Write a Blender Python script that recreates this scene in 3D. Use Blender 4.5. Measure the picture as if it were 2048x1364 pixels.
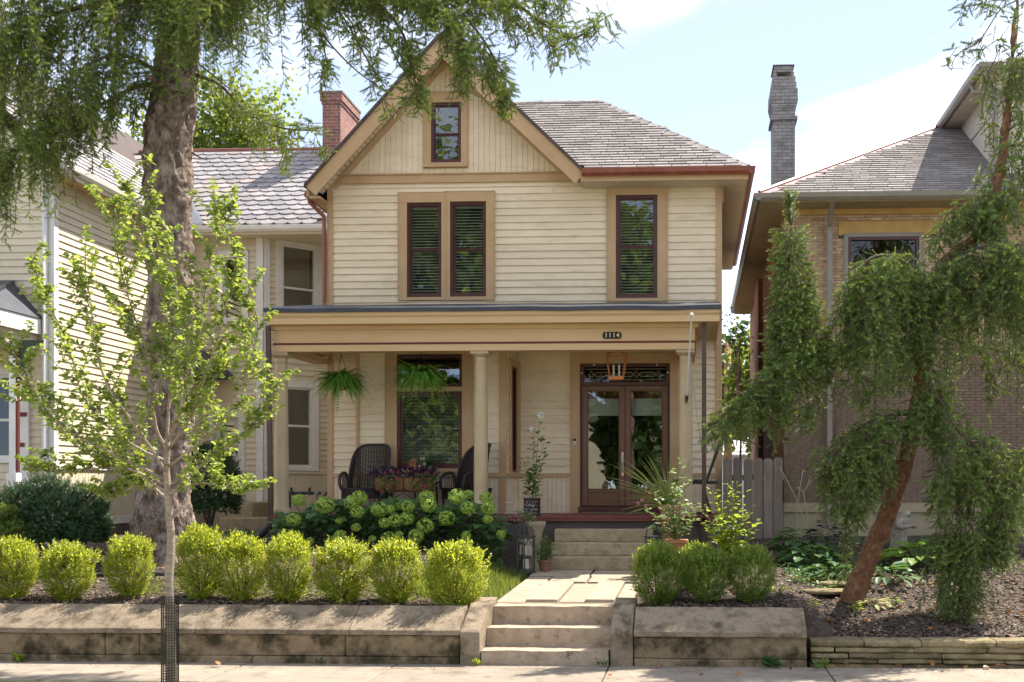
import bpy, math, random
import numpy as np
from mathutils import Matrix, Vector, noise as mnoise

for o in list(bpy.data.objects):
    bpy.data.objects.remove(o)
SC = bpy.context.scene
COL = SC.collection
R = math.radians

# ------------------------------------------------------------------ camera
FPX, CX, HY, YAW, CAMZ = 2360.0, 1264.0, 975.0, R(3.0), 1.88
cam_d = bpy.data.cameras.new('camera')
cam = bpy.data.objects.new('camera', cam_d)
COL.objects.link(cam)
cam.location = (0, 0, CAMZ)
cam.rotation_euler = (R(90), 0, YAW)
cam_d.sensor_width = 36
cam_d.lens = FPX / 2048 * 36
cam_d.shift_x = -(CX - 1024) / 2048
cam_d.shift_y = (HY - 682) / 2048
cam_d.clip_start = 0.1
cam_d.clip_end = 2000
SC.camera = cam

# ------------------------------------------------------------------ sky and sun
SUN = Vector((1.0, 0.90, 1.9)).normalized()           # towards the sun: right and behind the house
EL = math.asin(SUN.z)
AZ = math.atan2(SUN.x, SUN.y)
world = bpy.data.worlds.new('World')
SC.world = world
world.use_nodes = True
wn, wl = world.node_tree.nodes, world.node_tree.links
for n in list(wn):
    wn.remove(n)
w_out = wn.new('ShaderNodeOutputWorld')
w_bg = wn.new('ShaderNodeBackground')
w_bg.inputs['Strength'].default_value = 0.15
w_sky = wn.new('ShaderNodeTexSky')
w_sky.sky_type = 'NISHITA'
w_sky.sun_disc = False
w_sky.sun_elevation = EL
w_sky.sun_rotation = AZ
w_sky.altitude = 3000
w_sky.air_density = 0.6
w_sky.dust_density = 0.0
w_sky.ozone_density = 2.5
# thin high cloud, all round the sky
w_tc = wn.new('ShaderNodeTexCoord')
w_map = wn.new('ShaderNodeMapping')
w_map.inputs['Scale'].default_value = (1.0, 1.0, 2.6)
w_map.inputs['Rotation'].default_value = (0.2, 0.5, 0.9)
w_map.inputs['Location'].default_value = (4.9, 2.2, 6.4)
w_no = wn.new('ShaderNodeTexNoise')
w_no.inputs['Scale'].default_value = 2.3
w_no.inputs['Detail'].default_value = 9
w_no.inputs['Roughness'].default_value = 0.62
w_no.inputs['Distortion'].default_value = 0.5
w_cr = wn.new('ShaderNodeValToRGB')
w_cr.color_ramp.elements[0].color = (0.20, 0.20, 0.20, 1)
w_cr.color_ramp.elements[0].position = 0.45
w_cr.color_ramp.elements[1].position = 0.74
w_cr.color_ramp.elements[1].color = (0.92, 0.92, 0.92, 1)
w_mix = wn.new('ShaderNodeMixRGB')
w_mix.inputs['Color2'].default_value = (3.5, 3.56, 3.64, 1)
wl.new(w_tc.outputs['Generated'], w_map.inputs['Vector'])
wl.new(w_map.outputs['Vector'], w_no.inputs['Vector'])
wl.new(w_no.outputs['Fac'], w_cr.inputs['Fac'])
wl.new(w_cr.outputs['Color'], w_mix.inputs['Fac'])
w_dim = wn.new('ShaderNodeMixRGB'); w_dim.blend_type = 'MULTIPLY'; w_dim.inputs['Fac'].default_value = 1.0
w_dim.inputs['Color2'].default_value = (0.40, 0.40, 0.40, 1)      # sky at about 0.07, bright thin cloud over it
wl.new(w_sky.outputs['Color'], w_dim.inputs['Color1'])
wl.new(w_dim.outputs['Color'], w_mix.inputs['Color1'])
wl.new(w_mix.outputs['Color'], w_bg.inputs['Color'])
wl.new(w_bg.outputs['Background'], w_out.inputs['Surface'])

sun_d = bpy.data.lights.new('sun', 'SUN')
sun_d.energy = 2.3
sun_d.angle = R(0.5)
sun_d.color = (1.0, 0.93, 0.80)
sun = bpy.data.objects.new('sun', sun_d)
COL.objects.link(sun)
sun.rotation_euler = SUN.to_track_quat('Z', 'Y').to_euler()
sun.location = (20, 20, 40)

SC.view_settings.view_transform = 'Standard'
SC.view_settings.look = 'None'
SC.view_settings.exposure = 2.45
SC.view_settings.gamma = 1.0
SC.view_settings.use_curve_mapping = False
SC.render.engine = 'CYCLES'
SC.cycles.use_denoising = True
SC.cycles.max_bounces = 7
SC.cycles.diffuse_bounces = 4
SC.cycles.glossy_bounces = 4
SC.cycles.transparent_max_bounces = 12
SC.cycles.sample_clamp_indirect = 6
SC.cycles.caustics_reflective = False
SC.cycles.caustics_refractive = False

# ------------------------------------------------------------------ photo point -> place
_c, _s = math.cos(YAW), math.sin(YAW)
def X(px, Y):
    u = (px - CX) / FPX
    return Y * (u * _c - _s) / (_c + u * _s)
def DEP(px, Y):
    return -X(px, Y) * _s + Y * _c
def Z(py, Y, px=1024):
    return CAMZ - (py - HY) * DEP(px, Y) / FPX
def P(px, py, Y):
    return Vector((X(px, Y), Y, Z(py, Y, px)))

# ------------------------------------------------------------------ mesh helpers
def tag(o, label=None, cat=None, group=None, kind=None):
    if label: o['label'] = label
    if cat: o['category'] = cat
    if group: o['group'] = group
    if kind: o['kind'] = kind
    return o

def thing(name, label, cat, loc=(0, 0, 0), group=None):
    o = bpy.data.objects.new(name, None)
    o.empty_display_size = 0.1
    COL.objects.link(o)
    o.location = loc
    return tag(o, label, cat, group)

def link(name, me, parent=None, world_verts=True):
    o = bpy.data.objects.new(name, me)
    COL.objects.link(o)
    if parent is not None:
        o.parent = parent
        if world_verts:
            o.matrix_parent_inverse = WI(parent)
    return o

def WM(o):
    if o.parent is None:
        return o.matrix_basis.copy()
    return WM(o.parent) @ o.matrix_parent_inverse @ o.matrix_basis
def WI(o):
    return WM(o).inverted()

class MB:
    def __init__(s):
        s.v, s.f = [], []
    def add(s, vs, fs):
        b = len(s.v)
        s.v.extend([tuple(v) for v in vs])
        s.f.extend([tuple(i + b for i in f) for f in fs])
        return s
    def box(s, x0, x1, y0, y1, z0, z1, M=None):
        vs = [(x0,y0,z0),(x1,y0,z0),(x1,y1,z0),(x0,y1,z0),(x0,y0,z1),(x1,y0,z1),(x1,y1,z1),(x0,y1,z1)]
        if M is not None: vs = [M @ Vector(v) for v in vs]
        return s.add(vs, [(0,3,2,1),(4,5,6,7),(0,1,5,4),(1,2,6,5),(2,3,7,6),(3,0,4,7)])
    def bar(s, a, b, w, t, up=(0,0,1)):
        """rectangular bar from a to b, w wide, t thick"""
        a, b = Vector(a), Vector(b)
        d = (b - a); L = d.length; d.normalize()
        u = Vector(up)
        x = d.cross(u)
        if x.length < 1e-4: x = d.cross(Vector((1,0,0)))
        x.normalize(); z = x.cross(d)
        vs = []
        for p in (a, b):
            for sx, sz in ((-1,-1),(1,-1),(1,1),(-1,1)):
                vs.append(p + x*(sx*w/2) + z*(sz*t/2))
        return s.add(vs, [(0,1,2,3),(7,6,5,4),(0,4,5,1),(1,5,6,2),(2,6,7,3),(3,7,4,0)])
    def tube(s, pts, rad, n=8, cap=True):
        pts = [Vector(p) for p in pts]
        if not hasattr(rad, '__len__'): rad = [rad]*len(pts)
        rings = []
        prev = None
        for i, p in enumerate(pts):
            d = (pts[min(i+1, len(pts)-1)] - pts[max(i-1, 0)])
            if d.length < 1e-9: d = Vector((0,0,1))
            d.normalize()
            if prev is None:
                a = Vector((1,0,0)) if abs(d.x) < .9 else Vector((0,1,0))
                x = d.cross(a).normalized()
            else:
                x = (prev - d*prev.dot(d))
                x = x.normalized() if x.length > 1e-6 else d.cross(Vector((0,1,0))).normalized()
            prev = x
            y = d.cross(x)
            rings.append([p + (x*math.cos(2*math.pi*k/n) + y*math.sin(2*math.pi*k/n))*rad[i] for k in range(n)])
        vs = [v for r in rings for v in r]
        fs = []
        for i in range(len(rings)-1):
            for k in range(n):
                fs.append((i*n+k, i*n+(k+1)%n, (i+1)*n+(k+1)%n, (i+1)*n+k))
        if cap:
            fs.append(tuple(reversed(range(n))))
            fs.append(tuple((len(rings)-1)*n+k for k in range(n)))
        return s.add(vs, fs)
    def lathe(s, prof, n=16, c=(0,0,0), cap=True):
        vs, fs = [], []
        for r, z in prof:
            for k in range(n):
                a = 2*math.pi*k/n
                vs.append((c[0]+r*math.cos(a), c[1]+r*math.sin(a), c[2]+z))
        m = len(prof)
        for i in range(m-1):
            for k in range(n):
                fs.append((i*n+k, i*n+(k+1)%n, (i+1)*n+(k+1)%n, (i+1)*n+k))
        if cap:
            fs.append(tuple(reversed(range(n))))
            fs.append(tuple((m-1)*n+k for k in range(n)))
        return s.add(vs, fs)
    def prism(s, poly, d):
        """extrude a planar polygon by vector d"""
        d = Vector(d); n = len(poly)
        vs = [Vector(p) for p in poly] + [Vector(p)+d for p in poly]
        fs = [tuple(range(n)), tuple(reversed(range(n, 2*n)))]
        for k in range(n):
            fs.append((k, n+k, n+(k+1)%n, (k+1)%n))
        return s.add(vs, fs)
    def mesh(s, name, mat, smooth=False):
        me = bpy.data.meshes.new(name)
        me.from_pydata(s.v, [], s.f)
        if mat is not None: me.materials.append(mat)
        if smooth:
            me.polygons.foreach_set('use_smooth', [True]*len(me.polygons))
        me.update()
        fixn(me)
        return me
    def build(s, name, mat, parent=None, smooth=False, kind=None):
        o = link(name, s.mesh(name, mat, smooth), parent)
        if kind: o['kind'] = kind
        return o

import bmesh
def fixn(me):
    bm = bmesh.new(); bm.from_mesh(me)
    bmesh.ops.recalc_face_normals(bm, faces=bm.faces)
    bm.to_mesh(me); bm.free()

def inst(name, me, parent, M):
    """one piece: shares mesh data, placed by world matrix M"""
    o = bpy.data.objects.new(name, me)
    COL.objects.link(o)
    o.parent = parent
    if parent is not None: o.matrix_parent_inverse = WI(parent)
    o.matrix_basis = M
    return o

def bevel_obj(o, w=0.01, seg=1):
    m = o.modifiers.new('bevel', 'BEVEL')
    m.width = w; m.segments = seg; m.limit_method = 'ANGLE'; m.angle_limit = R(40)
    return o

class Fac:
    """a wall plane: u along it (to the right as seen), z up, w out of it"""
    def __init__(s, origin, right, out):
        r, o = Vector(right).normalized(), Vector(out).normalized()
        s.M = Matrix(((r.x, o.x, 0, origin[0]), (r.y, o.y, 0, origin[1]), (r.z, o.z, 1, origin[2]), (0,0,0,1)))
    def box(s, mb, u0, u1, z0, z1, w0, w1):
        return mb.box(u0, u1, w0, w1, z0, z1, s.M)
    def pt(s, u, z, w=0.0):
        return s.M @ Vector((u, w, z))

# big soups of small faces, made with numpy
def soup(name, V, Fc, mat, parent=None, kind=None, smooth=False):
    V = np.asarray(V, np.float32).reshape(-1, 3)
    Fc = np.asarray(Fc, np.int32)
    k = Fc.shape[1]
    me = bpy.data.meshes.new(name)
    me.vertices.add(len(V)); me.vertices.foreach_set('co', V.ravel())
    me.loops.add(Fc.size); me.loops.foreach_set('vertex_index', Fc.ravel())
    me.polygons.add(len(Fc))
    me.polygons.foreach_set('loop_start', np.arange(0, Fc.size, k, dtype=np.int32))
    if smooth: me.polygons.foreach_set('use_smooth', np.ones(len(Fc), bool))
    me.update(calc_edges=True)
    if mat is not None:
        for m in (mat if isinstance(mat, (list, tuple)) else [mat]): me.materials.append(m)
    o = link(name, me, parent)
    if kind: o['kind'] = kind
    return o

def frames(D, roll=None, rng=None):
    """N x 3 x 3 matrices whose y axis is D"""
    D = D / (np.linalg.norm(D, axis=1, keepdims=True) + 1e-9)
    a = np.tile(np.array([[0., 0., 1.]]), (len(D), 1))
    a[np.abs(D[:, 2]) > .93] = (1, 0, 0)
    x = np.cross(D, a); x /= np.linalg.norm(x, axis=1, keepdims=True) + 1e-9
    z = np.cross(x, D)
    if roll is not None:
        c, s = np.cos(roll)[:, None], np.sin(roll)[:, None]
        x, z = x*c + z*s, z*c - x*s
    return np.stack([x, D, z], axis=2)

def scatter(tv, tf, pos, M, scale):
    """copies of a small template: pos N x 3, M N x 3 x 3, scale N or N x 3"""
    tv = np.asarray(tv, float); tf = np.asarray(tf, int)
    N = len(pos)
    scale = np.asarray(scale, float)
    if scale.ndim == 1: scale = scale[:, None]
    loc = tv[None, :, :] * scale[:, None, :]
    V = np.einsum('nij,nkj->nki', M, loc) + np.asarray(pos)[:, None, :]
    F_ = (tf[None] + (np.arange(N) * len(tv))[:, None, None])
    return V.reshape(-1, 3), F_.reshape(-1, tf.shape[1])

def joinsoup(parts):
    Vs, Fs, b = [], [], 0
    for V, F_ in parts:
        Vs.append(V); Fs.append(F_ + b); b += len(V)
    return np.concatenate(Vs), np.concatenate(Fs)

# ------------------------------------------------------------------ materials
_mats = {}
def _nt(name):
    m = bpy.data.materials.new(name); m.use_nodes = True
    nt = m.node_tree
    return m, nt.nodes, nt.links, nt.nodes['Principled BSDF']

def pmat(name, c1, c2=None, scale=4.0, rough=0.7, bump=0.0, bscale=40.0, rand=0.0, spec=0.3, metal=0.0,
         stretch=None, c3=None, s3=1.2, t3=(0.5, 0.7), island=False, detail=5.0, contrast=(0.35, 0.65), bdist=0.02):
    """procedural surface: two-tone noise, optional third patchy tone, per-piece brightness, fine bump"""
    if name in _mats: return _mats[name]
    m, N, L, b = _nt(name)
    b.inputs['Roughness'].default_value = rough
    b.inputs['Metallic'].default_value = metal
    b.inputs['Specular IOR Level'].default_value = spec
    tc = N.new('ShaderNodeTexCoord')
    gp = N.new('ShaderNodeNewGeometry')
    vec = gp.outputs['Position']
    if stretch:
        mp = N.new('ShaderNodeMapping'); mp.inputs['Scale'].default_value = stretch
        L.new(vec, mp.inputs['Vector']); vec = mp.outputs['Vector']
    c2 = c2 or tuple(x*0.85 for x in c1)
    no = N.new('ShaderNodeTexNoise'); no.inputs['Scale'].default_value = scale; no.inputs['Detail'].default_value = detail
    no.inputs['Roughness'].default_value = 0.6
    L.new(vec, no.inputs['Vector'])
    rp = N.new('ShaderNodeMapRange'); rp.inputs['From Min'].default_value = contrast[0]; rp.inputs['From Max'].default_value = contrast[1]
    L.new(no.outputs['Fac'], rp.inputs['Value'])
    mx = N.new('ShaderNodeMixRGB'); mx.inputs['Color1'].default_value = (*c1, 1); mx.inputs['Color2'].default_value = (*c2, 1)
    L.new(rp.outputs['Result'], mx.inputs['Fac'])
    out = mx.outputs['Color']
    if c3:
        n3 = N.new('ShaderNodeTexNoise'); n3.inputs['Scale'].default_value = s3; n3.inputs['Detail'].default_value = 8
        n3.inputs['Roughness'].default_value = 0.65
        L.new(vec, n3.inputs['Vector'])
        r3 = N.new('ShaderNodeMapRange'); r3.inputs['From Min'].default_value = t3[0]; r3.inputs['From Max'].default_value = t3[1]
        L.new(n3.outputs['Fac'], r3.inputs['Value'])
        m3 = N.new('ShaderNodeMixRGB'); m3.inputs['Color2'].default_value = (*c3, 1)
        L.new(r3.outputs['Result'], m3.inputs['Fac']); L.new(out, m3.inputs['Color1'])
        out = m3.outputs['Color']
    if rand:
        rd = gp.outputs['Random Per Island'] if island else N.new('ShaderNodeObjectInfo').outputs['Random']
        r4 = N.new('ShaderNodeMapRange'); r4.inputs['To Min'].default_value = 1-rand; r4.inputs['To Max'].default_value = 1+rand
        L.new(rd, r4.inputs['Value'])
        hv = N.new('ShaderNodeHueSaturation')
        L.new(r4.outputs['Result'], hv.inputs['Value']); L.new(out, hv.inputs['Color'])
        out = hv.outputs['Color']
    L.new(out, b.inputs['Base Color'])
    if bump:
        n2 = N.new('ShaderNodeTexNoise'); n2.inputs['Scale'].default_value = bscale; n2.inputs['Detail'].default_value = 6
        L.new(vec, n2.inputs['Vector'])
        bp = N.new('ShaderNodeBump'); bp.inputs['Strength'].default_value = min(1.0, bump); bp.inputs['Distance'].default_value = bdist
        L.new(n2.outputs['Fac'], bp.inputs['Height'])
        L.new(bp.outputs['Normal'], b.inputs['Normal'])
    _mats[name] = m
    return m

def leafmat(name, c1, c2, trans=0.45, tcol=None, rough=0.5, rand=0.35, spec=0.3, clump=3.0):
    """leaf: reflects and lets light through; each leaf its own shade"""
    if name in _mats: return _mats[name]
    m = bpy.data.materials.new(name); m.use_nodes = True
    N, L = m.node_tree.nodes, m.node_tree.links
    b = N['Principled BSDF']; out = N['Material Output']
    gp = N.new('ShaderNodeNewGeometry')
    mx = N.new('ShaderNodeMixRGB'); mx.inputs['Color1'].default_value = (*c1, 1); mx.inputs['Color2'].default_value = (*c2, 1)
    L.new(gp.outputs['Random Per Island'], mx.inputs['Fac'])
    ml = N.new('ShaderNodeMath'); ml.operation = 'MULTIPLY'; ml.inputs[1].default_value = 7.31
    fr = N.new('ShaderNodeMath'); fr.operation = 'FRACT'
    L.new(gp.outputs['Random Per Island'], ml.inputs[0]); L.new(ml.outputs[0], fr.inputs[0])
    r4 = N.new('ShaderNodeMapRange'); r4.inputs['To Min'].default_value = 1-rand; r4.inputs['To Max'].default_value = 1+rand
    L.new(fr.outputs[0], r4.inputs['Value'])
    cn = N.new('ShaderNodeTexNoise'); cn.inputs['Scale'].default_value = clump; cn.inputs['Detail'].default_value = 2
    L.new(gp.outputs['Position'], cn.inputs['Vector'])
    cm = N.new('ShaderNodeMapRange'); cm.inputs['From Min'].default_value = .3; cm.inputs['From Max'].default_value = .7
    cm.inputs['To Min'].default_value = .72; cm.inputs['To Max'].default_value = 1.28
    L.new(cn.outputs['Fac'], cm.inputs['Value'])
    vm = N.new('ShaderNodeMath'); vm.operation = 'MULTIPLY'; L.new(r4.outputs['Result'], vm.inputs[0]); L.new(cm.outputs['Result'], vm.inputs[1])
    hv = N.new('ShaderNodeHueSaturation'); L.new(mx.outputs['Color'], hv.inputs['Color']); L.new(vm.outputs[0], hv.inputs['Value'])
    L.new(hv.outputs['Color'], b.inputs['Base Color'])
    b.inputs['Roughness'].default_value = rough
    b.inputs['Specular IOR Level'].default_value = spec
    tr = N.new('ShaderNodeBsdfTranslucent')
    tcol = tcol or tuple(min(1, x*1.8) for x in c2)
    t2 = N.new('ShaderNodeHueSaturation'); t2.inputs['Color'].default_value = (*tcol, 1)
    L.new(r4.outputs['Result'], t2.inputs['Value']); L.new(t2.outputs['Color'], tr.inputs['Color'])
    ms = N.new('ShaderNodeMixShader'); ms.inputs['Fac'].default_value = trans
    L.new(b.outputs['BSDF'], ms.inputs[1]); L.new(tr.outputs['BSDF'], ms.inputs[2])
    L.new(ms.outputs['Shader'], out.inputs['Surface'])
    _mats[name] = m
    return m

def glassmat(name='window_glass', refl=0.13, tint=(0.80, 0.84, 0.83), wav=0.25):
    if name in _mats: return _mats[name]
    m = bpy.data.materials.new(name); m.use_nodes = True
    N, L = m.node_tree.nodes, m.node_tree.links
    N.remove(N['Principled BSDF'])
    out = N['Material Output']
    tr = N.new('ShaderNodeBsdfTransparent'); tr.inputs['Color'].default_value = (*tint, 1)
    gl = N.new('ShaderNodeBsdfGlossy'); gl.inputs['Roughness'].default_value = 0.015
    gp = N.new('ShaderNodeNewGeometry')
    no = N.new('ShaderNodeTexNoise'); no.inputs['Scale'].default_value = 2.5; no.inputs['Detail'].default_value = 2
    L.new(gp.outputs['Position'], no.inputs['Vector'])
    bp = N.new('ShaderNodeBump'); bp.inputs['Strength'].default_value = wav; bp.inputs['Distance'].default_value = 0.004
    L.new(no.outputs['Fac'], bp.inputs['Height']); L.new(bp.outputs['Normal'], gl.inputs['Normal'])
    ms = N.new('ShaderNodeMixShader'); ms.inputs['Fac'].default_value = refl
    L.new(tr.outputs[0], ms.inputs[1]); L.new(gl.outputs[0], ms.inputs[2]); L.new(ms.outputs[0], out.inputs['Surface'])
    _mats[name] = m
    return m

def flat(name, c, rough=0.6, spec=0.3, metal=0.0):
    return pmat(name, c, tuple(x*0.88 for x in c), scale=9, rough=rough, spec=spec, metal=metal)
# ================================================================== materials used widely
rng = np.random.default_rng(7)
random.seed(11)
M_CREAM  = pmat('cream_paint', (0.755, 0.625, 0.45), (0.685, 0.555, 0.385), scale=1.6, rough=0.55, bump=0.06, bscale=25, rand=0.035,
                c3=(0.47, 0.36, 0.23), s3=2.6, t3=(0.53, 0.92), stretch=(1, 1, 3))
M_CREAM2 = pmat('pale_siding_paint', (0.64, 0.56, 0.42), (0.57, 0.49, 0.36), scale=1.6, rough=0.55, bump=0.06, bscale=25, rand=0.03)
M_TAN    = pmat('tan_trim_paint', (0.50, 0.33, 0.18), (0.45, 0.29, 0.155), scale=3, rough=0.5, bump=0.05, bscale=30,
                c3=(0.33, 0.20, 0.09), s3=3.5, t3=(0.62, 0.95))
M_TANLT  = pmat('porch_beam_paint', (0.64, 0.45, 0.25), (0.59, 0.40, 0.215), scale=2, rough=0.5, bump=0.05, bscale=30,
                c3=(0.42, 0.27, 0.12), s3=2.6, t3=(0.6, 0.95), stretch=(0.35, 1, 2))
M_COLUMN = pmat('column_paint', (0.50, 0.385, 0.235), (0.44, 0.33, 0.195), scale=3, rough=0.45, bump=0.04)
M_OXBLOOD= pmat('oxblood_paint', (0.085, 0.022, 0.016), (0.06, 0.016, 0.013), scale=6, rough=0.35, spec=0.45)
M_REDLINE= pmat('red_moulding_paint', (0.16, 0.03, 0.02), (0.12, 0.02, 0.015), scale=6, rough=0.4)
M_GUTTER = pmat('red_gutter_metal', (0.26, 0.075, 0.045), (0.19, 0.05, 0.03), scale=5, rough=0.4, spec=0.5)
M_BROWNM = pmat('brown_metal', (0.075, 0.04, 0.028), (0.06, 0.03, 0.022), scale=5, rough=0.4, spec=0.5)
M_WHITE  = pmat('white_trim_paint', (0.72, 0.70, 0.66), (0.64, 0.62, 0.58), scale=4, rough=0.5, c3=(0.5, 0.46, 0.4), s3=3, t3=(0.62, 0.95))
M_DARK   = pmat('dark_interior', (0.05, 0.04, 0.035), (0.035, 0.03, 0.026), scale=1, rough=0.9)
M_GLASS  = glassmat()
M_BLIND  = pmat('blind_slats', (0.82, 0.80, 0.75), (0.78, 0.76, 0.71), scale=5, rough=0.6)
M_BLACK  = pmat('black_iron', (0.02, 0.02, 0.022), (0.012, 0.012, 0.013), scale=12, rough=0.45, spec=0.5)
M_CONC   = pmat('weathered_concrete', (0.30, 0.225, 0.14), (0.215, 0.155, 0.095), scale=9, rough=0.95, bump=0.9, bscale=55,
                c3=(0.045, 0.038, 0.018), s3=3.1, t3=(0.45, 0.62), rand=0.08)
M_COPE   = pmat('coping_concrete', (0.32, 0.25, 0.18), (0.25, 0.195, 0.14), scale=30, rough=0.95, bump=0.9, bscale=110, rand=0.10,
                c3=(0.10, 0.075, 0.05), s3=5.0, t3=(0.47, 0.66))
M_STEP   = pmat('limestone_step', (0.42, 0.33, 0.245), (0.33, 0.25, 0.18), scale=7, rough=0.85, bump=0.6, bscale=35, rand=0.05,
                c3=(0.17, 0.12, 0.085), s3=13.0, t3=(0.54, 0.70))
M_STEP2  = pmat('mossy_limestone', (0.40, 0.33, 0.22), (0.30, 0.24, 0.15), scale=8, rough=0.9, bump=0.6, bscale=40, rand=0.06,
                c3=(0.14, 0.11, 0.05), s3=7.0, t3=(0.56, 0.75))
M_SLAB   = pmat('flagstone', (0.36, 0.29, 0.22), (0.29, 0.235, 0.175), scale=4, rough=0.85, bump=0.3, bscale=40, rand=0.12)
M_WALK   = pmat('sidewalk_concrete', (0.285, 0.24, 0.195), (0.235, 0.195, 0.155), scale=3, rough=0.9, bump=0.35, bscale=110, rand=0.06,
                c3=(0.16, 0.13, 0.10), s3=3.5, t3=(0.52, 0.68))
M_FIELD  = pmat('fieldstone', (0.27, 0.215, 0.125), (0.18, 0.14, 0.075), scale=6, rough=0.9, bump=0.9, bscale=30, rand=0.30,
                c3=(0.10, 0.09, 0.04), s3=5.0, t3=(0.48, 0.68))
M_SOIL   = pmat('dark_soil', (0.050, 0.038, 0.030), (0.085, 0.064, 0.048), scale=14, rough=1.0, bump=0.8, bscale=50)
M_ROAD   = pmat('pale_bounce_road', (0.46, 0.42, 0.365), (0.40, 0.365, 0.315), scale=30, rough=0.9, bump=0.4, bscale=150)  # unseen road kept pale to bounce sun onto the house
M_CHIP   = pmat('mulch_chip', (0.19, 0.135, 0.105), (0.085, 0.060, 0.052), scale=20, rough=0.85, rand=0.65, island=True)
M_GRASS  = leafmat('grass_blade', (0.075, 0.13, 0.025), (0.15, 0.19, 0.035), trans=0.45, tcol=(0.30, 0.36, 0.05))

# ================================================================== ground
def sstep(a, b, t):
    t = min(1, max(0, (t-a)/(b-a))); return t*t*(3-2*t)
def path_z(y): return 0.57 + 0.03*(min(max(y, 13.2), 17.2)-13.3)
def g(x, y):
    """height of the yard"""
    if y < 12.795: return -0.03
    zl = 0.555 + 0.130*(min(y, 16.5)-12.8)
    zm = 0.555 + 0.100*(min(y, 17.0)-12.8)
    zr = 0.245 + 0.165*(min(y, 17.8)-12.8)
    zp = path_z(y) - 0.05
    if y < 13.32 and -2.37 < x < -0.77: return -0.03
    z = zl
    t = sstep(-3.5, -2.3, x)
    z = zl*(1-t) + zp*t
    t = sstep(-0.72, -0.2, x)
    z = z*(1-t) + zm*t
    t = sstep(1.16, 1.42, x) if y < 13.4 else sstep(1.16 - (y-13.4)*.35, 1.42+(y-13.4)*.25, x)
    z = z*(1-t) + zr*t
    n = 0.025*mnoise.noise((x*1.3, y*1.3, 0.3)) + 0.012*mnoise.noise((x*4, y*4, 2.3))
    return z + n*(1 if abs(x+1.5) > .95 else .25)*(1 if y > 13 else .4)

def axis(segs):
    out = []
    for a, b, st in segs:
        n = max(1, int(round((b-a)/st)))
        out += [a + (b-a)*i/n for i in range(n)]
    return out + [segs[-1][1]]
gx = axis([(-700, -60, 160), (-60, -16, 6), (-16, 9, 0.22), (9, 60, 6), (60, 700, 160)])
gy = axis([(-120, -20, 25), (-20, 12.78, 4), (12.78, 12.81, 0.03), (12.81, 21, 0.22), (21, 60, 5), (60, 1200, 190)])
gx = sorted(gx + [-2.40, -2.365, -.775, -.74]); gy = sorted(gy + [13.30, 13.335])
gv = [(x, y, g(x, y)) for y in gy for x in gx]
nx = len(gx)
gf = [(j*nx+i, j*nx+i+1, (j+1)*nx+i+1, (j+1)*nx+i) for j in range(len(gy)-1) for i in range(nx-1)]
gmb = MB(); gmb.add(gv, gf)
ground = gmb.build('ground', M_SOIL, smooth=True, kind='structure')

# road with kerb, and grass strip where the sapling stands
mb = MB(); mb.box(-120, 120, -5.5, 7.6, -0.2, -0.012)
road = mb.build('road', M_ROAD, kind='structure')
mb = MB(); mb.box(-120, 120, 7.6, 7.78, -0.2, 0.10)
bevel_obj(mb.build('kerb', M_WALK, kind='structure'), 0.02)
M_TURF = pmat('turf', (0.15, 0.17, 0.06), (0.21, 0.19, 0.085), scale=8, rough=1.0, bump=0.6, bscale=60)
mb = MB(); mb.box(-120, 120, 7.78, 11.2, -0.2, -0.006)
mb.build('grass_strip', M_TURF, kind='structure')
mb = MB(); mb.box(-120, 120, -60, -5.5, -0.2, -0.008)
mb.build('added_far_lawn', M_TURF, kind='structure')  # lawn added out of view to bounce sun onto the house

# sidewalk: concrete slabs with open joints
mb = MB(); mb.box(-120, 120, 11.2, 12.42, -0.25, -0.022)
sidewalk = mb.build('sidewalk', M_SOIL, kind='structure')
edges = [-120, -60, -30]
x = -24.0
sx = [X(773, 12.0)]
while sx[0] > -20: sx.insert(0, sx[0]-1.62)
while sx[-1] < 12: sx.append(sx[-1] + (X(1212, 12.0)-X(773, 12.0)))
for i in range(len(sx)-1):
    mb = MB()
    t = random.uniform(-.002, .003)
    mb.box(sx[i]+.006, sx[i+1]-.006, 11.2, 12.43, -0.2, t)
    bevel_obj(mb.build('concrete_slab', M_WALK, sidewalk), 0.012, 2)

# ================================================================== retaining walls and street steps
def noisy(o, amp, sc, cuts=0):
    """roughen a mesh in place"""
    bm = bmesh.new(); bm.from_mesh(o.data)
    if cuts:
        bmesh.ops.subdivide_edges(bm, edges=[e for e in bm.edges if e.calc_length() > 0.06], cuts=cuts, use_grid_fill=True)
    for v in bm.verts:
        p = v.co
        v.co = p + Vector(mnoise.noise_vector(p*sc))*amp + Vector(mnoise.noise_vector(p*sc*3.1))*amp*.4
    bm.to_mesh(o.data); bm.free(); o.data.update()
    return o

WF = 12.44                                             # face of the wall
def cope_prof(y0=12.40, z0=0.312, z1=0.374, y2=12.80, z2=0.585):
    return [(y0, z0), (y0, z1-.012), (y0+.015, z1), (y2-.02, z2-.008), (y2, z2), (y2+.06, z2-.01), (y2+.06, z0)]
def coping(parent, xa, xb, skew=0.0):
    mb = MB()
    pr = cope_prof()
    pts = lambda x, k: [(x + skew*k*(y-12.4)/.4, y, z) for y, z in pr]
    n = len(pr); nseg = max(2, int((xb-xa)/.12))
    vs = []
    for i in range(nseg+1):
        t = i/nseg
        vs += pts(xa+(xb-xa)*t, t)
    fs = [tuple(range(n)), tuple(nseg*n+k for k in reversed(range(n)))]
    for i in range(nseg):
        for k in range(n):
            fs.append((i*n+k, (i+1)*n+k, (i+1)*n+(k+1) % n, i*n+(k+1) % n))
    mb.add(vs, fs)
    return noisy(mb.build('coping_stone', M_COPE, parent), .006, 3.0)

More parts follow.
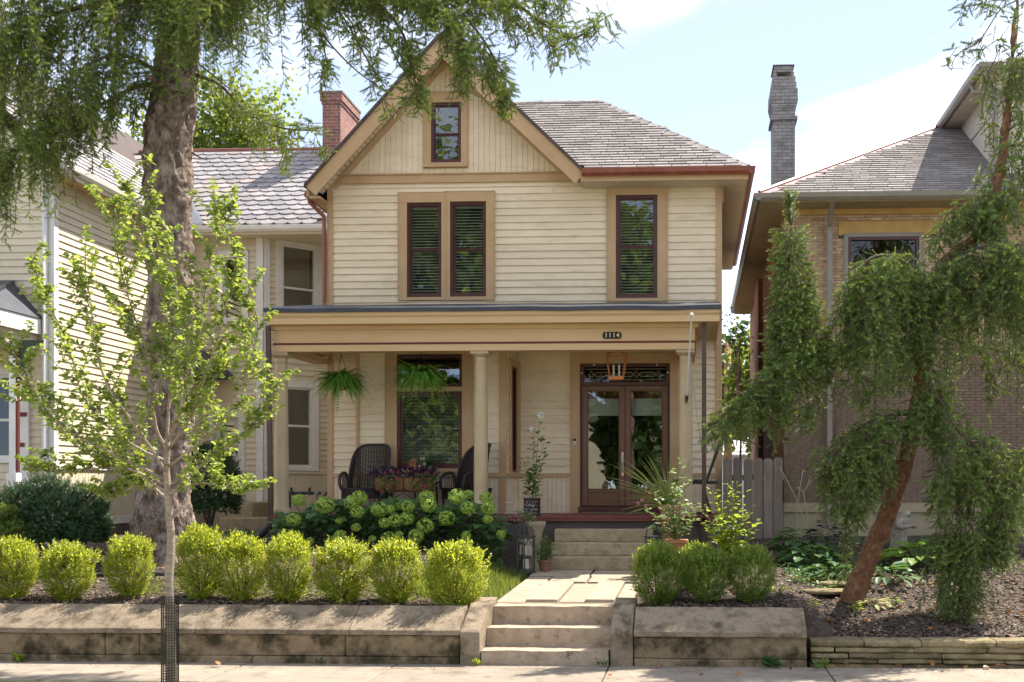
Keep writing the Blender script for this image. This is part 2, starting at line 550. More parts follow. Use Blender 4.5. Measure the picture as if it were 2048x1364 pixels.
def wall_run(label, xs_cope, xs_block, x_end):
    t = thing('retaining_wall', label, 'retaining wall', ((xs_cope[0]+xs_cope[-1])/2, 12.6, 0), 'concrete walls along the sidewalk')
    for a, b in zip(xs_cope[:-1], xs_cope[1:]): coping(t, a+.004, b-.004)
    for a, b in zip(xs_block[:-1], xs_block[1:]):
        mb = MB(); mb.box(a+.003, b-.003, WF+random.uniform(-.006, .006), 12.78, 0.075, 0.310)
        noisy(bevel_obj(mb.build('wall_block', M_CONC, t), .01), .006, 4.0, 3)
    a, b = xs_block[0], xs_block[-1]
    n = max(1, int((b-a)/2.2))
    for i in range(n):
        mb = MB(); mb.box(a+(b-a)*i/n+.003, a+(b-a)*(i+1)/n-.003, WF-.018, 12.78, -0.06, 0.073)
        noisy(bevel_obj(mb.build('footing', M_CONC, t), .012), .006, 4.0, 3)
    return t
pxx = lambda *a: [X(p, 12.42) for p in a]
wall_run('long weathered concrete wall with sloped coping below the boxwood row, left of the steps',
         pxx(-700, -380, -80, 214, 392, 456, 700, 920), pxx(-700, -420, -100, 209, 277, 690, 920), 0)
wr = wall_run('short mossy concrete wall with sloped coping, right of the street steps', pxx(1267, 1614), pxx(1267, 1614), 0)

steps = thing('street_steps', 'three pale limestone steps rising from the sidewalk to the front path', 'steps', (X(1090, 12.6), 12.6, 0))
for i, (zt, y0, xa, xb) in enumerate(((0.152, 12.42, 962, 1217), (0.357, 12.74, 970, 1222), (0.560, 13.05, 985, 1236))):
    mb = MB(); mb.box(X(xa, y0), X(xb, y0), y0, y0+.62 if i < 2 else y0+.34, zt-.205 if i else -.05, zt)
    o = mb.build('step', M_STEP, steps)
    bm = bmesh.new(); bm.from_mesh(o.data)
    bmesh.ops.subdivide_edges(bm, edges=[e for e in bm.edges if e.calc_length() > .6], cuts=24, use_grid_fill=True)
    bmesh.ops.subdivide_edges(bm, edges=[e for e in bm.edges if e.calc_length() > .1], cuts=4, use_grid_fill=True)
    bm.to_mesh(o.data); bm.free()
    noisy(o, .008, 5.0)
    for q in range(2 if i else 1):                      # chipped corner bits at the ends
        pass
for nm, xa, xb, lab in (('left', 921, 960, 'sloped concrete cheek block left of the street steps'),
                        ('right', 1221, 1266, 'sloped concrete cheek block right of the street steps')):
    t = MB()
    a, b = X(xa, 12.43), X(xb, 12.43)
    prof = [(12.40, -.05), (12.40, .345), (12.43, .372), (12.86, .60), (13.30, .64), (13.34, .3), (13.34, -.05)]
    xs = [a + (b-a)*k/4 for k in range(5)]
    sh = 0.10 if nm == 'left' else 0.0
    vs = [(x + (0.05 if nm == 'left' else 0)*(y-12.4), y, z) for x in xs for y, z in prof]
    n = len(prof)
    fs = [tuple(range(n)), tuple(4*n+k for k in reversed(range(n)))]
    for i in range(4):
        for k in range(n): fs.append((i*n+k, (i+1)*n+k, (i+1)*n+(k+1) % n, i*n+(k+1) % n))
    t.add(vs, fs)
    o = t.build('cheek_block', M_COPE)
    noisy(bevel_obj(o, .012, 2), .007, 4.0, 2)
    tag(o, lab, 'cheek block', 'blocks beside the street steps')

# dry stone wall on the right
dsw = thing('dry_stone_wall', 'low dry wall of flat stacked fieldstones along the right flower bed', 'stone wall', (2.8, 12.65, 0))
z = -.03
xr0, xr1 = X(1622, 12.5), 9.0
first = [[(1622,1728),(1730,1843),(1845,1993),(1995,2120)],
         [(1622,1668),(1672,1828),(1829,1975),(1977,2100)],
         [(1623,1696),(1699,1883),(1885,2060),(2062,2160)],
         [(1624,1660),(1663,1755),(1757,1885),(1888,2010),(2012,2110)]]
def stone(parent, xa, xb, z0, z1, y0=12.50, y1=12.86):
    mb = MB(); nseg = max(4, int((xb-xa)/.07))
    vs = []; ring = 8
    for i in range(nseg+1):
        t = i/nseg; x = xa+(xb-xa)*t
        e = min(1, 4.5*min(t, 1-t)+.42)
        h = (z1-z0)/2*(.86+.14*e); zc = (z0+z1)/2 + .006*mnoise.noise((x*5, z0*9, 1))
        d = (.02 + .03*(1-e)) + .03*mnoise.noise((x*4, z0*30, 5)) + .012*mnoise.noise((x*13, z0*50, 9))
        pr = [(y0+d+.018, -h), (y0+d, -h*.45), (y0+d+.002, h*.4), (y0+d+.022, h*.94), ((y0+y1)/2, h), (y1, h*.9), (y1, -h*.9), ((y0+y1)/2, -h)]
        vs += [(x, yy, zc+zz + .004*mnoise.noise((x*11, yy*9, z0*40))) for yy, zz in pr]
    fs = [tuple(range(ring)), tuple(nseg*ring+k for k in reversed(range(ring)))]
    for i in range(nseg):
        for k in range(ring): fs.append((i*ring+k, (i+1)*ring+k, (i+1)*ring+(k+1) % ring, i*ring+(k+1) % ring))
    mb.add(vs, fs)
    return mb.build('stone', M_FIELD, parent)
rowz = [(.196, .272), (.137, .194), (.073, .134), (.022, .071)]
for (z0, z1), row in zip(rowz, first):
    xl = None
    for a, b in row:
        stone(dsw, X(a, 12.52), X(b, 12.52), z0+.002, z1+random.uniform(-.004, .01))
        xl = X(b, 12.52)
    while xl < 7.5:
        L = random.uniform(.5, 1.1); stone(dsw, xl+.012, xl+L, z0+.002, z1); xl += L
x = xr0
while x < 7.5:
    L = random.uniform(.5, 1.0); stone(dsw, x, x+L-.012, -.03, .020, 12.53); x += L

# ================================================================== front path: flagstones
mb = MB()
mb.add([(-2.34, 13.36, .52), (-.66, 13.36, .52), (-.66, 17.1, path_z(17.1)-.05), (-2.34, 17.1, path_z(17.1)-.05)], [(0, 1, 2, 3)])
path = mb.build('front_path', M_SOIL, kind='structure')
def slab(xa, xb, ya, yb, dz=0.0, tilt=0.0):
    mb = MB()
    j = lambda: random.uniform(-.006, .006)
    pts = [(xa+j(), ya+j()), (xb+j(), ya+j()), (xb+j(), yb+j()), (xa+j(), yb+j())]
    top = [(x, y, path_z(y)+dz+tilt*(x-xa)) for x, y in pts]
    vs = [(x, y, z-.07) for x, y, z in top] + top
    mb.add(vs, [(0,3,2,1),(4,5,6,7),(0,1,5,4),(1,2,6,5),(2,3,7,6),(3,0,4,7)])
    return bevel_obj(mb.build('flagstone', M_SLAB, path), .008, 2)
xs = [-2.27, -1.93, -1.55, -1.24, -.90, -.70]
lift = [0, .030, .004, .034, .002]
for i in range(5):
    slab(xs[i]+.006, xs[i+1]-.006, 13.40, 15.35+random.uniform(-.1, .1) if i else 14.5, lift[i])
slab(-2.27, -1.95, 14.52, 16.1, .0)
yb = 15.47
for (xa, xb) in ((-1.92, -1.42), (-1.40, -.70)):
    slab(xa+.006, xb-.006, yb, 16.22, random.uniform(0, .01))
slab(-2.27, -1.45, 16.25, 17.05, .004); slab(-1.43, -.68, 16.25, 17.05, .0)
mb = MB(); mb.box(-2.27, -.72, 13.33, 13.385, .5, .568)
bevel_obj(mb.build('flagstone', M_SLAB, path), .006)
# ================================================================== builders for walls, siding, windows
def wall_core(F, name, parent, u0, u1, z0, z1, holes, mat, t=0.15):
    us = sorted({u0, u1, *[h[0] for h in holes], *[h[1] for h in holes]})
    zs = sorted({z0, z1, *[h[2] for h in holes], *[h[3] for h in holes]})
    mb = MB()
    for i in range(len(us)-1):
        run = None
        for j in range(len(zs)-1):
            uc, zc = (us[i]+us[i+1])/2, (zs[j]+zs[j+1])/2
            if u0 <= uc <= u1 and z0 <= zc <= z1 and not any(h[0] < uc < h[1] and h[2] < zc < h[3] for h in holes):
                F.box(mb, us[i], us[i+1], zs[j], zs[j+1], -t, 0)
    return mb.build(name, mat, parent)

_board = {}
def siding(F, wall, u0, u1, z0, z1, expo, holes, mat, name='siding_board'):
    """clapboards, one object each, cut at the openings"""
    key = (round(expo, 4), mat.name)
    if key not in _board:
        mb = MB(); h = expo*1.12
        mb.add([(0,.001,0),(1,.001,0),(1,.029,0),(0,.029,0),(0,.001,h),(1,.001,h),(1,.005,h),(0,.005,h)],
               [(0,3,2,1),(4,5,6,7),(0,1,5,4),(1,2,6,5),(2,3,7,6),(3,0,4,7)])
        _board[key] = mb.mesh('siding_board', mat)
    n = int(math.ceil((z1-z0)/expo - .02))
    for i in range(n):
        a = z0 + i*expo; b = a + expo
        segs = [(u0, u1)]
        for h in holes:
            if h[3] > a+.004 and h[2] < b-.004:
                ns = []
                for s0, s1 in segs:
                    if h[1] <= s0 or h[0] >= s1: ns.append((s0, s1)); continue
                    if h[0] > s0: ns.append((s0, h[0]))
                    if h[1] < s1: ns.append((h[1], s1))
                segs = ns
        hh = min(1.0, (z1-a)/(expo*1.12)) if b*1.0 > z1-.001 else 1.0
        cut = []
        for s0, s1 in segs:                               # butt joints in the long runs
            while s1-s0 > 2.6:
                c_ = s0 + random.uniform(1.1, 2.3); cut.append((s0, c_-.0015)); s0 = c_+.0015
            cut.append((s0, s1))
        for s0, s1 in cut:
            if s1-s0 < .02: continue
            inst(name, _board[key], wall, F.M @ Matrix.Translation((s0, random.uniform(0, .0015), a)) @ Matrix.Diagonal((s1-s0, 1, hh, 1)))

def wainscot(F, wall, u0, u1, z0, z1, wd, mat, name='wainscot_board', topf=None, w0=.002, th=.016):
    """vertical boards, one object each"""
    key = ('v', round(wd, 4), mat.name, th)
    if key not in _board:
        mb = MB(); e = .006
        mb.add([(0,0,0),(wd,0,0),(wd,th-e,0),(wd-e,th,0),(e,th,0),(0,th-e,0),(0,0,1),(wd,0,1),(wd,th-e,1),(wd-e,th,1),(e,th,1),(0,th-e,1)],
               [(0,5,4,3,2,1),(6,7,8,9,10,11)] + [(k,(k+1)%6,6+(k+1)%6,6+k) for k in range(6)])
        _board[key] = mb.mesh('vertical_board', mat)
    n = max(1, int(round((u1-u0)/wd))); st = (u1-u0)/n
    for i in range(n):
        u = u0+i*st
        zt = topf(u, u+st) if topf else z1
        if zt - z0 < .02: continue
        inst(name, _board[key], wall, F.M @ Matrix.Translation((u+.001, w0, z0)) @ Matrix.Diagonal(((st-.002)/wd, 1, zt-z0, 1)))

def slats(F, u0, u1, z0, z1, w, pitch=.045, depth=.03, tilt=.5):
    mb = MB()
    n = int((z1-z0)/pitch)
    for i in range(n):
        z = z1 - (i+.5)*pitch
        dy, dz = depth/2*math.cos(tilt), depth/2*math.sin(tilt)
        vs = [F.pt(u0, z+dz, w-dy), F.pt(u1, z+dz, w-dy), F.pt(u1, z-dz, w+dy), F.pt(u0, z-dz, w+dy)]
        mb.add(vs, [(0, 1, 2, 3)])
    F.box(mb, u0, u1, z1-.012, z1+.03, w-.02, w+.02)
    return mb

def window(F, parent, u0, u1, z0, z1, case, casemat, sashmat, sash=.045, rail=None, proud=.05, blind=None, name='window',
           sill=0.0, glass=None, curtain=None, inner=None, low_blind=False):
    """casing (the part) with sash frame, panes and blind under it; case = left, right, bottom, top widths"""
    l, r, b, t = case
    mb = MB()
    if l: F.box(mb, u0-l, u0, z0, z1, 0.001, proud)
    if r: F.box(mb, u1, u1+r, z0, z1, 0.001, proud)
    if t: F.box(mb, u0-l, u1+r, z1, z1+t, 0.001, proud+.002)
    if b: F.box(mb, u0-l, u1+r, z0-b, z0, 0.001, proud+.002)
    if sill: F.box(mb, u0-l-.015, u1+r+.015, z0-b-.01, z0-b+sill, 0.003, proud+.045)
    # thin outer bead round the casing
    bd = .014
    for (a0, a1, c0, c1) in ((u0-l-bd, u0-l, z0-b, z1+t+bd), (u1+r, u1+r+bd, z0-b, z1+t+bd), (u0-l-bd, u1+r+bd, z1+t, z1+t+bd)):
        if (a1-a0) > 0: F.box(mb, a0, a1, c0, c1, 0.002, proud+.008)
    o = mb.build(name, casemat, parent)
    fb = MB()
    s = sash
    F.box(fb, u0, u0+s, z0, z1, -.10, .016); F.box(fb, u1-s, u1, z0, z1, -.10, .016)
    F.box(fb, u0+s, u1-s, z1-s, z1, -.10, .014); F.box(fb, u0+s, u1-s, z0, z0+s*1.25, -.10, .014)
    if inner:
        q = inner
        zr = rail if rail else z1
        for (za, zb, ww) in (((z0+s*1.25, zr, -.04), (zr, z1-s, -.018)) if rail else ((z0+s*1.25, z1-s, -.02),)):
            F.box(fb, u0+s, u0+s+q, za, zb, ww-.03, ww); F.box(fb, u1-s-q, u1-s, za, zb, ww-.03, ww)
            F.box(fb, u0+s+q, u1-s-q, za, za+q, ww-.03, ww-.001); F.box(fb, u0+s+q, u1-s-q, zb-q, zb, ww-.03, ww-.001)
    elif rail:
        F.box(fb, u0+s, u1-s, rail-.022, rail+.022, -.07, -.005)
    fr = fb.build('sash_frame', sashmat, o)
    gm = glass or M_GLASS
    for (za, zb, ww) in (((z0+s, rail, -.058), (rail, z1-s, -.034)) if rail else ((z0+s, z1-s, -.036),)):
        pb = MB(); F.box(pb, u0+s-.004, u1-s+.004, za, zb, ww-.003, ww)
        pb.build('pane', gm, o)
    if blind:
        zb = z0+s if not low_blind else low_blind
        slats(F, u0+s+.004, u1-s-.004, zb, z1-s-.02, -.088, *blind).build('blind', M_BLIND, o)
    if curtain:
        cb = MB(); nn = 40
        vs = []
        for i in range(nn+1):
            u = u0+s + (u1-u0-2*s)*i/nn
            ww = -.16 + .018*math.sin(i*1.7) + .008*math.sin(i*4.1)
            vs += [F.pt(u, curtain[0], ww), F.pt(u, curtain[1], ww)]
        cb.add(vs, [(2*i, 2*i+2, 2*i+3, 2*i+1) for i in range(nn)])
        cb.build('curtain', curtain[2], o, smooth=True)
    return o

M_ROOF  = pmat('asphalt_shingle', (0.27, 0.24, 0.23), (0.195, 0.175, 0.17), scale=26, rough=0.9, bump=0.3, bscale=120, rand=0.24)
M_ROOFB = pmat('roof_underlay', (0.10, 0.078, 0.072), (0.075, 0.06, 0.055), scale=9, rough=0.95)
_tab = {}
def shingle_plane(parent, O, A, B, wA, wB, tabw, expo, inside, mat, jitter=.01, thick=.0125, name='shingle', scallop=False, lap=1.25, cap=300):
    """tabs laid in courses on a plane: O origin at the eave, A unit along the eave, B unit up the slope"""
    A, B = Vector(A).normalized(), Vector(B).normalized(); Nn = A.cross(B).normalized()
    if Nn.z < 0: Nn = -Nn
    key = (round(tabw, 3), round(expo, 3), mat.name, scallop)
    if key not in _tab:
        mb = MB(); L = expo*lap
        if scallop:
            prof = [(0, L), (0, expo*.42)] + [(tabw*(.5-.5*math.cos(math.pi*k/6)), expo*.42*(1-math.sin(math.pi*k/6))) for k in range(1, 6)] + [(tabw, expo*.42), (tabw, L)]
        else:
            prof = [(0, L), (0, 0), (tabw-.010, 0), (tabw-.010, L)]
        n = len(prof)
        zf = lambda y: thick*(1.9 - 1.7*y/L)
        vs = [(x, y, 0) for x, y in prof] + [(x, y, zf(y)) for x, y in prof]
        mb.add(vs, [tuple(range(n)), tuple(reversed(range(n, 2*n)))] + [(k, n+k, n+(k+1) % n, (k+1) % n) for k in range(n)])
        _tab[key] = mb.mesh(name, mat)
    me = _tab[key]
    rot = Matrix(((A.x, B.x, Nn.x, 0), (A.y, B.y, Nn.y, 0), (A.z, B.z, Nn.z, 0), (0, 0, 0, 1)))
    rows = int(wB/expo); spots = []
    for j in range(rows):
        off = (0.5 if j % 2 else 0.0)*tabw + (0 if scallop else random.choice((0, .17, .33))*tabw)
        n = int(wA/tabw)+2
        for i in range(n):
            a, b = i*tabw - off, j*expo
            c = O + A*(a+tabw/2) + B*(b+expo*.5)
            if inside(c):
                spots.append((a, b))
    O = Vector(O)
    dist = lambda s: (O + A*s[0] + B*s[1]).length
    spots.sort(key=dist)
    rest = []
    for q, (a, b) in enumerate(spots):
        M_ = Matrix.Translation(O + A*(a+.003) + B*b + Nn*(.004+random.uniform(0, .003))) @ rot @ Matrix.Rotation(random.uniform(-jitter, jitter), 4, 'Z')
        if q < cap: inst(name, me, parent, M_)
        else: rest.append(M_)
    if rest:
        mb = MB()
        vv = [v.co.copy() for v in me.vertices]; ff = [tuple(p.vertices) for p in me.polygons]
        for M_ in rest: mb.add([M_ @ v for v in vv], ff)
        mb.build(name+'_field', mat, parent, kind='stuff')

# ================================================================== the cream house
HY0 = 20.0
house = thing('house', 'cream clapboard house with front gable, tan trim and full-width porch', 'house', (-3.0, 20.0, 1.0))
FM = Fac((0, HY0, 0), (1, 0, 0), (0, -1, 0))
hx = lambda px: X(px, HY0)
hz = lambda py, px=1050: Z(py, HY0, px)
XL, XR = hx(656), hx(1444)
ZFL = 1.445                                             # porch floor
ZFRZ = hz(366, 900)                                      # bottom of the gable band
ZBAND = hz(350, 900)
# openings (u0,u1,z0,z1)
W_DL = (hx(815), hx(884), hz(595, 850), hz(406, 850))
W_DR = (hx(901), hx(973), hz(594, 930), hz(404, 930))
W_R  = (hx(1232), hx(1315), hz(597, 1270), hz(391, 1270))
D_O  = (hx(1160), hx(1340), hz(1013, 1250), hz(727, 1250))
BAYL, BAYR = X(713, 19.4), X(1013, 19.4)
bay_hole = (BAYL+.12, -3.12, ZFL, 4.15)
holes = [W_DL, W_DR, W_R, D_O, bay_hole]
wall = wall_core(FM, 'front_wall', house, XL, XR, 0.9, ZBAND+.06, holes, M_CREAM)
E = .1225
siding(FM, wall, XL+.09, XR-.10, 4.93, ZFRZ, E, [W_DL, (W_DL[1]-.01, W_DR[0]+.01, W_DL[2], W_DL[3]), W_DR, W_R], M_CREAM)
WC = hz(950, 1080)                                       # wainscot cap height
siding(FM, wall, XL+.09, BAYL-.01, WC+.03, 4.2, E, [], M_CREAM)
siding(FM, wall, -2.98, XR-.10, WC+.03, 4.2, E, [(D_O[0]-.10, D_O[1]+.1, D_O[2]-.3, D_O[3]+.1)], M_CREAM)
wainscot(FM, wall, XL+.09, BAYL-.01, ZFL, WC, .085, M_CREAM)
wainscot(FM, wall, -2.98, D_O[0]-.15, ZFL, WC, .085, M_CREAM)
wainscot(FM, wall, D_O[1]+.15, XR-.10, ZFL-.3, WC, .085, M_CREAM)
for a, b in ((XL+.09, BAYL), (-2.98, D_O[0]-.16), (D_O[1]+.16, XR-.10)):
    mb = MB(); FM.box(mb, a, b, WC-.035, WC+.03, .003, .045); mb.build('chair_rail', M_TAN, house)
for a, b in ((XL, XL+.095), (XR-.105, XR)):
    mb = MB(); FM.box(mb, a, b, 0.95, ZFRZ, .002, .042); mb.build('corner_board', M_TAN, house)
mb = MB(); FM.box(mb, XL-.02, hx(1168), ZFRZ, ZBAND, .003, .05); FM.box(mb, XL-.02, hx(1168), ZBAND, ZBAND+.022, .003, .075)
mb.build('gable_band', M_TAN, house)
mb = MB(); FM.box(mb, hx(1168), XR, ZFRZ-.05, ZBAND+.03, .003, .03)
mb.build('frieze_board', M_TAN, house)
# other walls, floors: a closed shell
mb = MB()
mb.box(XL, XL+.15, HY0+.15, 28, .9, 6.9); mb.box(XR-.15, XR, HY0+.15, 28, .9, 6.9)
mb.build('side_wall', M_CREAM, house)
mb = MB(); mb.box(XL, XR, 28, 28.15, .9, 6.9); mb.build('rear_wall', M_CREAM, house)
mb = MB()
mb.box(XL+.15, XR-.15, HY0+.15, 28, ZFL-.15, ZFL-.01); mb.box(XL+.15, XR-.15, HY0+.16, 28, 4.45, 4.6)
mb.box(XL+.15, XR-.15, HY0+.16, 28, 6.85, 6.95); mb.box(XL+.15, XR-.15, 23.5, 23.6, ZFL, 6.84)
mb.build('interior', M_DARK, house)

# --- second-floor windows
BL = (.05, .036, .55)
window(FM, house, *W_DL, (hx(815)-hx(799), (W_DR[0]-W_DL[1])/2-.0005, hz(598)-hz(604), hz(386, 850)-hz(405, 850)), M_TAN, M_OXBLOOD, .05, rail=hz(500, 850), blind=BL, sill=0, inner=.022)
window(FM, house, *W_DR, ((W_DR[0]-W_DL[1])/2-.0005, hx(989)-hx(973), hz(597)-hz(604), hz(385, 930)-hz(404, 930)), M_TAN, M_OXBLOOD, .05, rail=hz(499, 930), blind=BL, sill=0, inner=.022)
window(FM, house, *W_R, (hx(1232)-hx(1215), hx(1334)-hx(1315), hz(598)-hz(604), hz(373, 1270)-hz(391, 1270)), M_TAN, M_OXBLOOD, .055, rail=hz(493, 1270), blind=BL, inner=.022)

# --- gable
GY = 19.5
EL_, PK, ER_ = P(613, 371, GY), P(880, 74, GY), P(1167, 345, GY)
slope = lambda u: (EL_.z + (PK.z-EL_.z)*(u-EL_.x)/(PK.x-EL_.x)) if u < PK.x else (ER_.z + (PK.z-ER_.z)*(ER_.x-u)/(ER_.x-PK.x))
W_G = (hx(863), hx(923), hz(326, 890), hz(206, 890))
gz = lambda u: slope(u) - .12
# gable wall sheet with an opening for the window
mb = MB()
zc0 = ZBAND+.06
def gwall(mb, ua, ub, za):
    mb.prism([(ua, HY0, za), (ub, HY0, za), (ub, HY0, max(za+.001, gz(ub))), (ua, HY0, max(za+.001, gz(ua)))], (0, .12, 0))
ulo = EL_.x + (PK.x-EL_.x)*(zc0+.12-EL_.z)/(PK.z-EL_.z); uhi = ER_.x - (ER_.x-PK.x)*(zc0+.12-ER_.z)/(PK.z-ER_.z)
gwall(mb, ulo, W_G[0], zc0); gwall(mb, W_G[1], uhi, zc0)
pz = W_G[3]
mb.prism([(W_G[0], HY0, pz), (W_G[1], HY0, pz), (W_G[1], HY0, gz(W_G[1])), (PK.x, HY0, gz(PK.x)), (W_G[0], HY0, gz(W_G[0]))], (0, .12, 0))
mb.box(W_G[0], W_G[1], HY0, HY0+.12, zc0, W_G[2])
gable = mb.build('gable_wall', M_CREAM, house)
tf = lambda a, b: min(gz(a), gz(b)) - .02
wainscot(FM, gable, ulo+.02, W_G[0]-.135, ZBAND+.022, 0, .093, M_CREAM, 'gable_board', topf=tf, w0=.004)
wainscot(FM, gable, W_G[1]+.115, uhi-.02, ZBAND+.022, 0, .093, M_CREAM, 'gable_board', topf=tf, w0=.004)
wainscot(FM, gable, W_G[0]-.135, W_G[1]+.115, ZBAND+.022, W_G[2]-.10, .093, M_CREAM, 'gable_board', w0=.004)
wainscot(FM, gable, W_G[0]-.135, W_G[1]+.115, W_G[3]+.16, 0, .093, M_CREAM, 'gable_board', topf=tf, w0=.004)
window(FM, house, *W_G, (hx(863)-hx(849), hx(935)-hx(923), .075, .17), M_TAN, M_OXBLOOD, .045, rail=hz(268, 890), inner=.02, sill=.03, proud=.045)
mb = MB(); mb.box(W_G[0]-.5, W_G[1]+.5, 21.6, 21.7, 7.0, 8.9); mb.build('attic_partition', M_DARK, house)

def rake(ea, pk, sgn):
    """barge board, soffit boards, inner trim along one slope"""
    d = (pk-ea).normalized(); n = Vector((-d.z*1, 0, d.x)) if sgn > 0 else Vector((d.z, 0, -d.x))
    if n.z > 0: n = -n                                   # down-inward normal
    H = .225
    ext = d*-.02
    mb = MB()
    a0, p0 = ea+ext, pk.copy()
    # plumb cut at the peak
    dz = Vector((0, 0, -H/abs(n.z)))
    mb.prism([a0, p0, p0+dz, a0+n*H], (0, .035, 0))
    mb.build('barge_board', M_TAN, house)
    L = (pk-ea).length; w = .105; k = 0; s = .06
    mbs = MB(); mbs.add([(0,0,0),(w-.012,0,0),(w-.012,.43,0),(0,.43,0),(0,0,.012),(w-.012,0,.012),(w-.012,.43,.012),(0,.43,.012)],
                        [(0,3,2,1),(4,5,6,7),(0,1,5,4),(1,2,6,5),(2,3,7,6),(3,0,4,7)])
    me = mbs.mesh('soffit_board', M_CREAM)
    up = -n
    while s < L - .1:
        p = ea + d*s + n*(.115) + Vector((0, .045, 0))
        M_ = Matrix(((d.x, 0, up.x, p.x), (d.y, 1, up.y, p.y), (d.z, 0, up.z, p.z), (0, 0, 0, 1)))
        inst('soffit_board', me, house, M_); s += w
    # trim against the wall
    mb = MB()
    q = Vector((0, HY0-GY-.02, 0))
    a1 = ea + d*.28 + n*.135 + q; b1 = pk + Vector((0, 0, -.135/abs(n.z))) + q
    mb.prism([a1, b1, b1+Vector((0, 0, -.085/abs(n.z))), a1+n*.085], (0, -.03, 0))
    mb.build('rake_trim', M_TAN, house)
    # roof slab
    mb = MB(); up = -n
    a2, p2 = ea + d*-.05 + up*.002, pk + up*0 + Vector((0, 0, .003))
    th = Vector((0, 0, .07))
    mb.prism([a2 + Vector((0, -.04, 0)), p2 + Vector((0, -.04, 0)), p2 + th + Vector((0, -.04, 0)), a2 + th*.8 + Vector((0, -.04, 0))], (0, 7.6, 0))
    mb.build('gable_roof', M_ROOFB, house)
    # boards under the roof, seen from outside the eave
    return d, n
rake(EL_, PK, 1); rake(ER_, PK, -1)
# left eave: tan soffit and fascia running back
mb = MB(); mb.box(EL_.x+.0, XL, 19.56, 27, EL_.z-.20, EL_.z-.16); mb.box(EL_.x-.02, EL_.x+.02, 19.56, 27, EL_.z-.20, EL_.z-.02)
mb.build('eave_soffit', M_TAN, house)
mb = MB(); mb.tube([(EL_.x-.07, 19.75, EL_.z-.09), (EL_.x-.07, 27, EL_.z-.06)], .06, 8)
lg = mb.build('gutter', M_GUTTER, house)
mb = MB(); mb.tube([(EL_.x-.06, 19.78, EL_.z-.10), (EL_.x-.05, 19.80, EL_.z-.20), (XL-.05, 19.92, EL_.z-.42), (XL-.045, 19.93, EL_.z-.6), (XL-.045, 19.93, 5.05)], .036, 8)
mb.build('downspout', M_GUTTER, house)

# --- main hip roof
HC = P(1497, 334, GY)
Wd = 2.68
RX, RY, RZ = HC.x-Wd, GY+Wd, Z(203, GY+Wd, 1197)
LX = -6.42
mb = MB()
yb = 28.6
gs = (PK.z-ER_.z)/(ER_.x-PK.x)                          # slope of the gable's right side
xv = ER_.x - (RZ-ER_.z)/gs                               # valley top, where that side reaches the ridge height
vs = [(ER_.x+.02, GY, HC.z), (HC.x, GY, HC.z), (HC.x, yb, HC.z), (xv, yb, HC.z),
      (xv, RY, RZ), (RX, RY, RZ), (RX, yb-Wd, RZ), (xv, yb-Wd, RZ)]
mb.add(vs, [(0,1,5,4), (1,2,6,5), (2,3,7,6), (4,5,6,7)])
mroof = mb.build('main_roof', M_ROOFB, house)
Bv = Vector((0, Wd, RZ-HC.z)).normalized()
def in_front(c):
    if c.x > HC.x - (c.y-GY) - .06: return False
    if c.y > RY - .03: return False
    if c.x < ER_.x + .02: 
        return c.z > ER_.z + (PK.z-ER_.z)*(ER_.x-c.x)/(ER_.x-PK.x) - .02
    return True
shingle_plane(mroof, Vector((PK.x-.1, GY-.03, HC.z)), (1, 0, 0), Bv, HC.x-PK.x+.2, 3.36, .29, .118, in_front, M_ROOF)
# hip and ridge caps
def caps(parent, a, b, n, mat, w=.14, name='hip_cap'):
    a, b = Vector(a), Vector(b)
    d = (b-a)/n
    for i in range(n):
        p, q = a+d*i, a+d*(i+1.12)
        mb = MB(); dn = d.normalized(); sd = dn.cross(Vector((0, 0, 1))).normalized()
        up = sd.cross(dn)
        if up.z < 0: up = -up
        vs = []
        for r, hh in ((p, .035), (q, .016)):
            vs += [r - sd*w - up*.045, r + up*hh, r + sd*w - up*.045]
        vs2 = [v + up*.008 for v in vs]
        mb.add(vs+vs2, [(6,7,10,9), (7,8,11,10), (0,3,4,1), (1,4,5,2), (0,1,7,6), (1,2,8,7), (0,6,9,3), (2,5,11,8)])
        mb.build(name, mat, parent)
caps(mroof, (HC.x, GY-.02, HC.z), (RX, RY, RZ), 16, M_ROOF)
caps(mroof, (RX, RY, RZ), (RX-1.6, RY, RZ), 6, M_ROOF)
# step flashing where the gable meets the roof
mb = MB(); mb.add([ER_+Vector((.01, .05, .10)), ER_+Vector((.24, .02, .10)), ER_+Vector((.02, .35, .36)), ER_+Vector((-.1, .3, .3))], [(0, 1, 2, 3)])
mb.build('flashing', M_WHITE, house)
# gutters: front right and along the right side
def gutter_prof(mb, a, b, out):
    a, b, o = Vector(a), Vector(b), Vector(out)
    pr = [(0, 0), (.0, -.10), (.055, -.115), (.10, -.07), (.115, 0.0), (.105, .004), (.10, -.01), (.012, -.01)]
    vs = [a + o*x + Vector((0, 0, z)) for x, z in pr] + [b + o*x + Vector((0, 0, z)) for x, z in pr]
    n = len(pr)
    mb.add(vs, [tuple(range(n)), tuple(reversed(range(n, 2*n)))] + [(k, n+k, n+(k+1) % n, (k+1) % n) for k in range(n)])
mb = MB(); gutter_prof(mb, (ER_.x-.02, GY, HC.z-.01), (HC.x+.1, GY, HC.z-.01), (0, -1, 0)); mb.build('gutter', M_GUTTER, house)
mb = MB(); gutter_prof(mb, (HC.x, GY-.1, HC.z-.012), (HC.x, 27.6, HC.z-.012), (1, 0, 0)); mb.build('gutter', M_GUTTER, house)
mb = MB(); mb.box(ER_.x-.05, HC.x-.001, GY+.002, GY+.03, HC.z-.20, HC.z-.012); mb.box(HC.x-.03, HC.x-.001, GY+.03, 27.6, HC.z-.20, HC.z-.014)
mb.build('fascia', M_TAN, house)
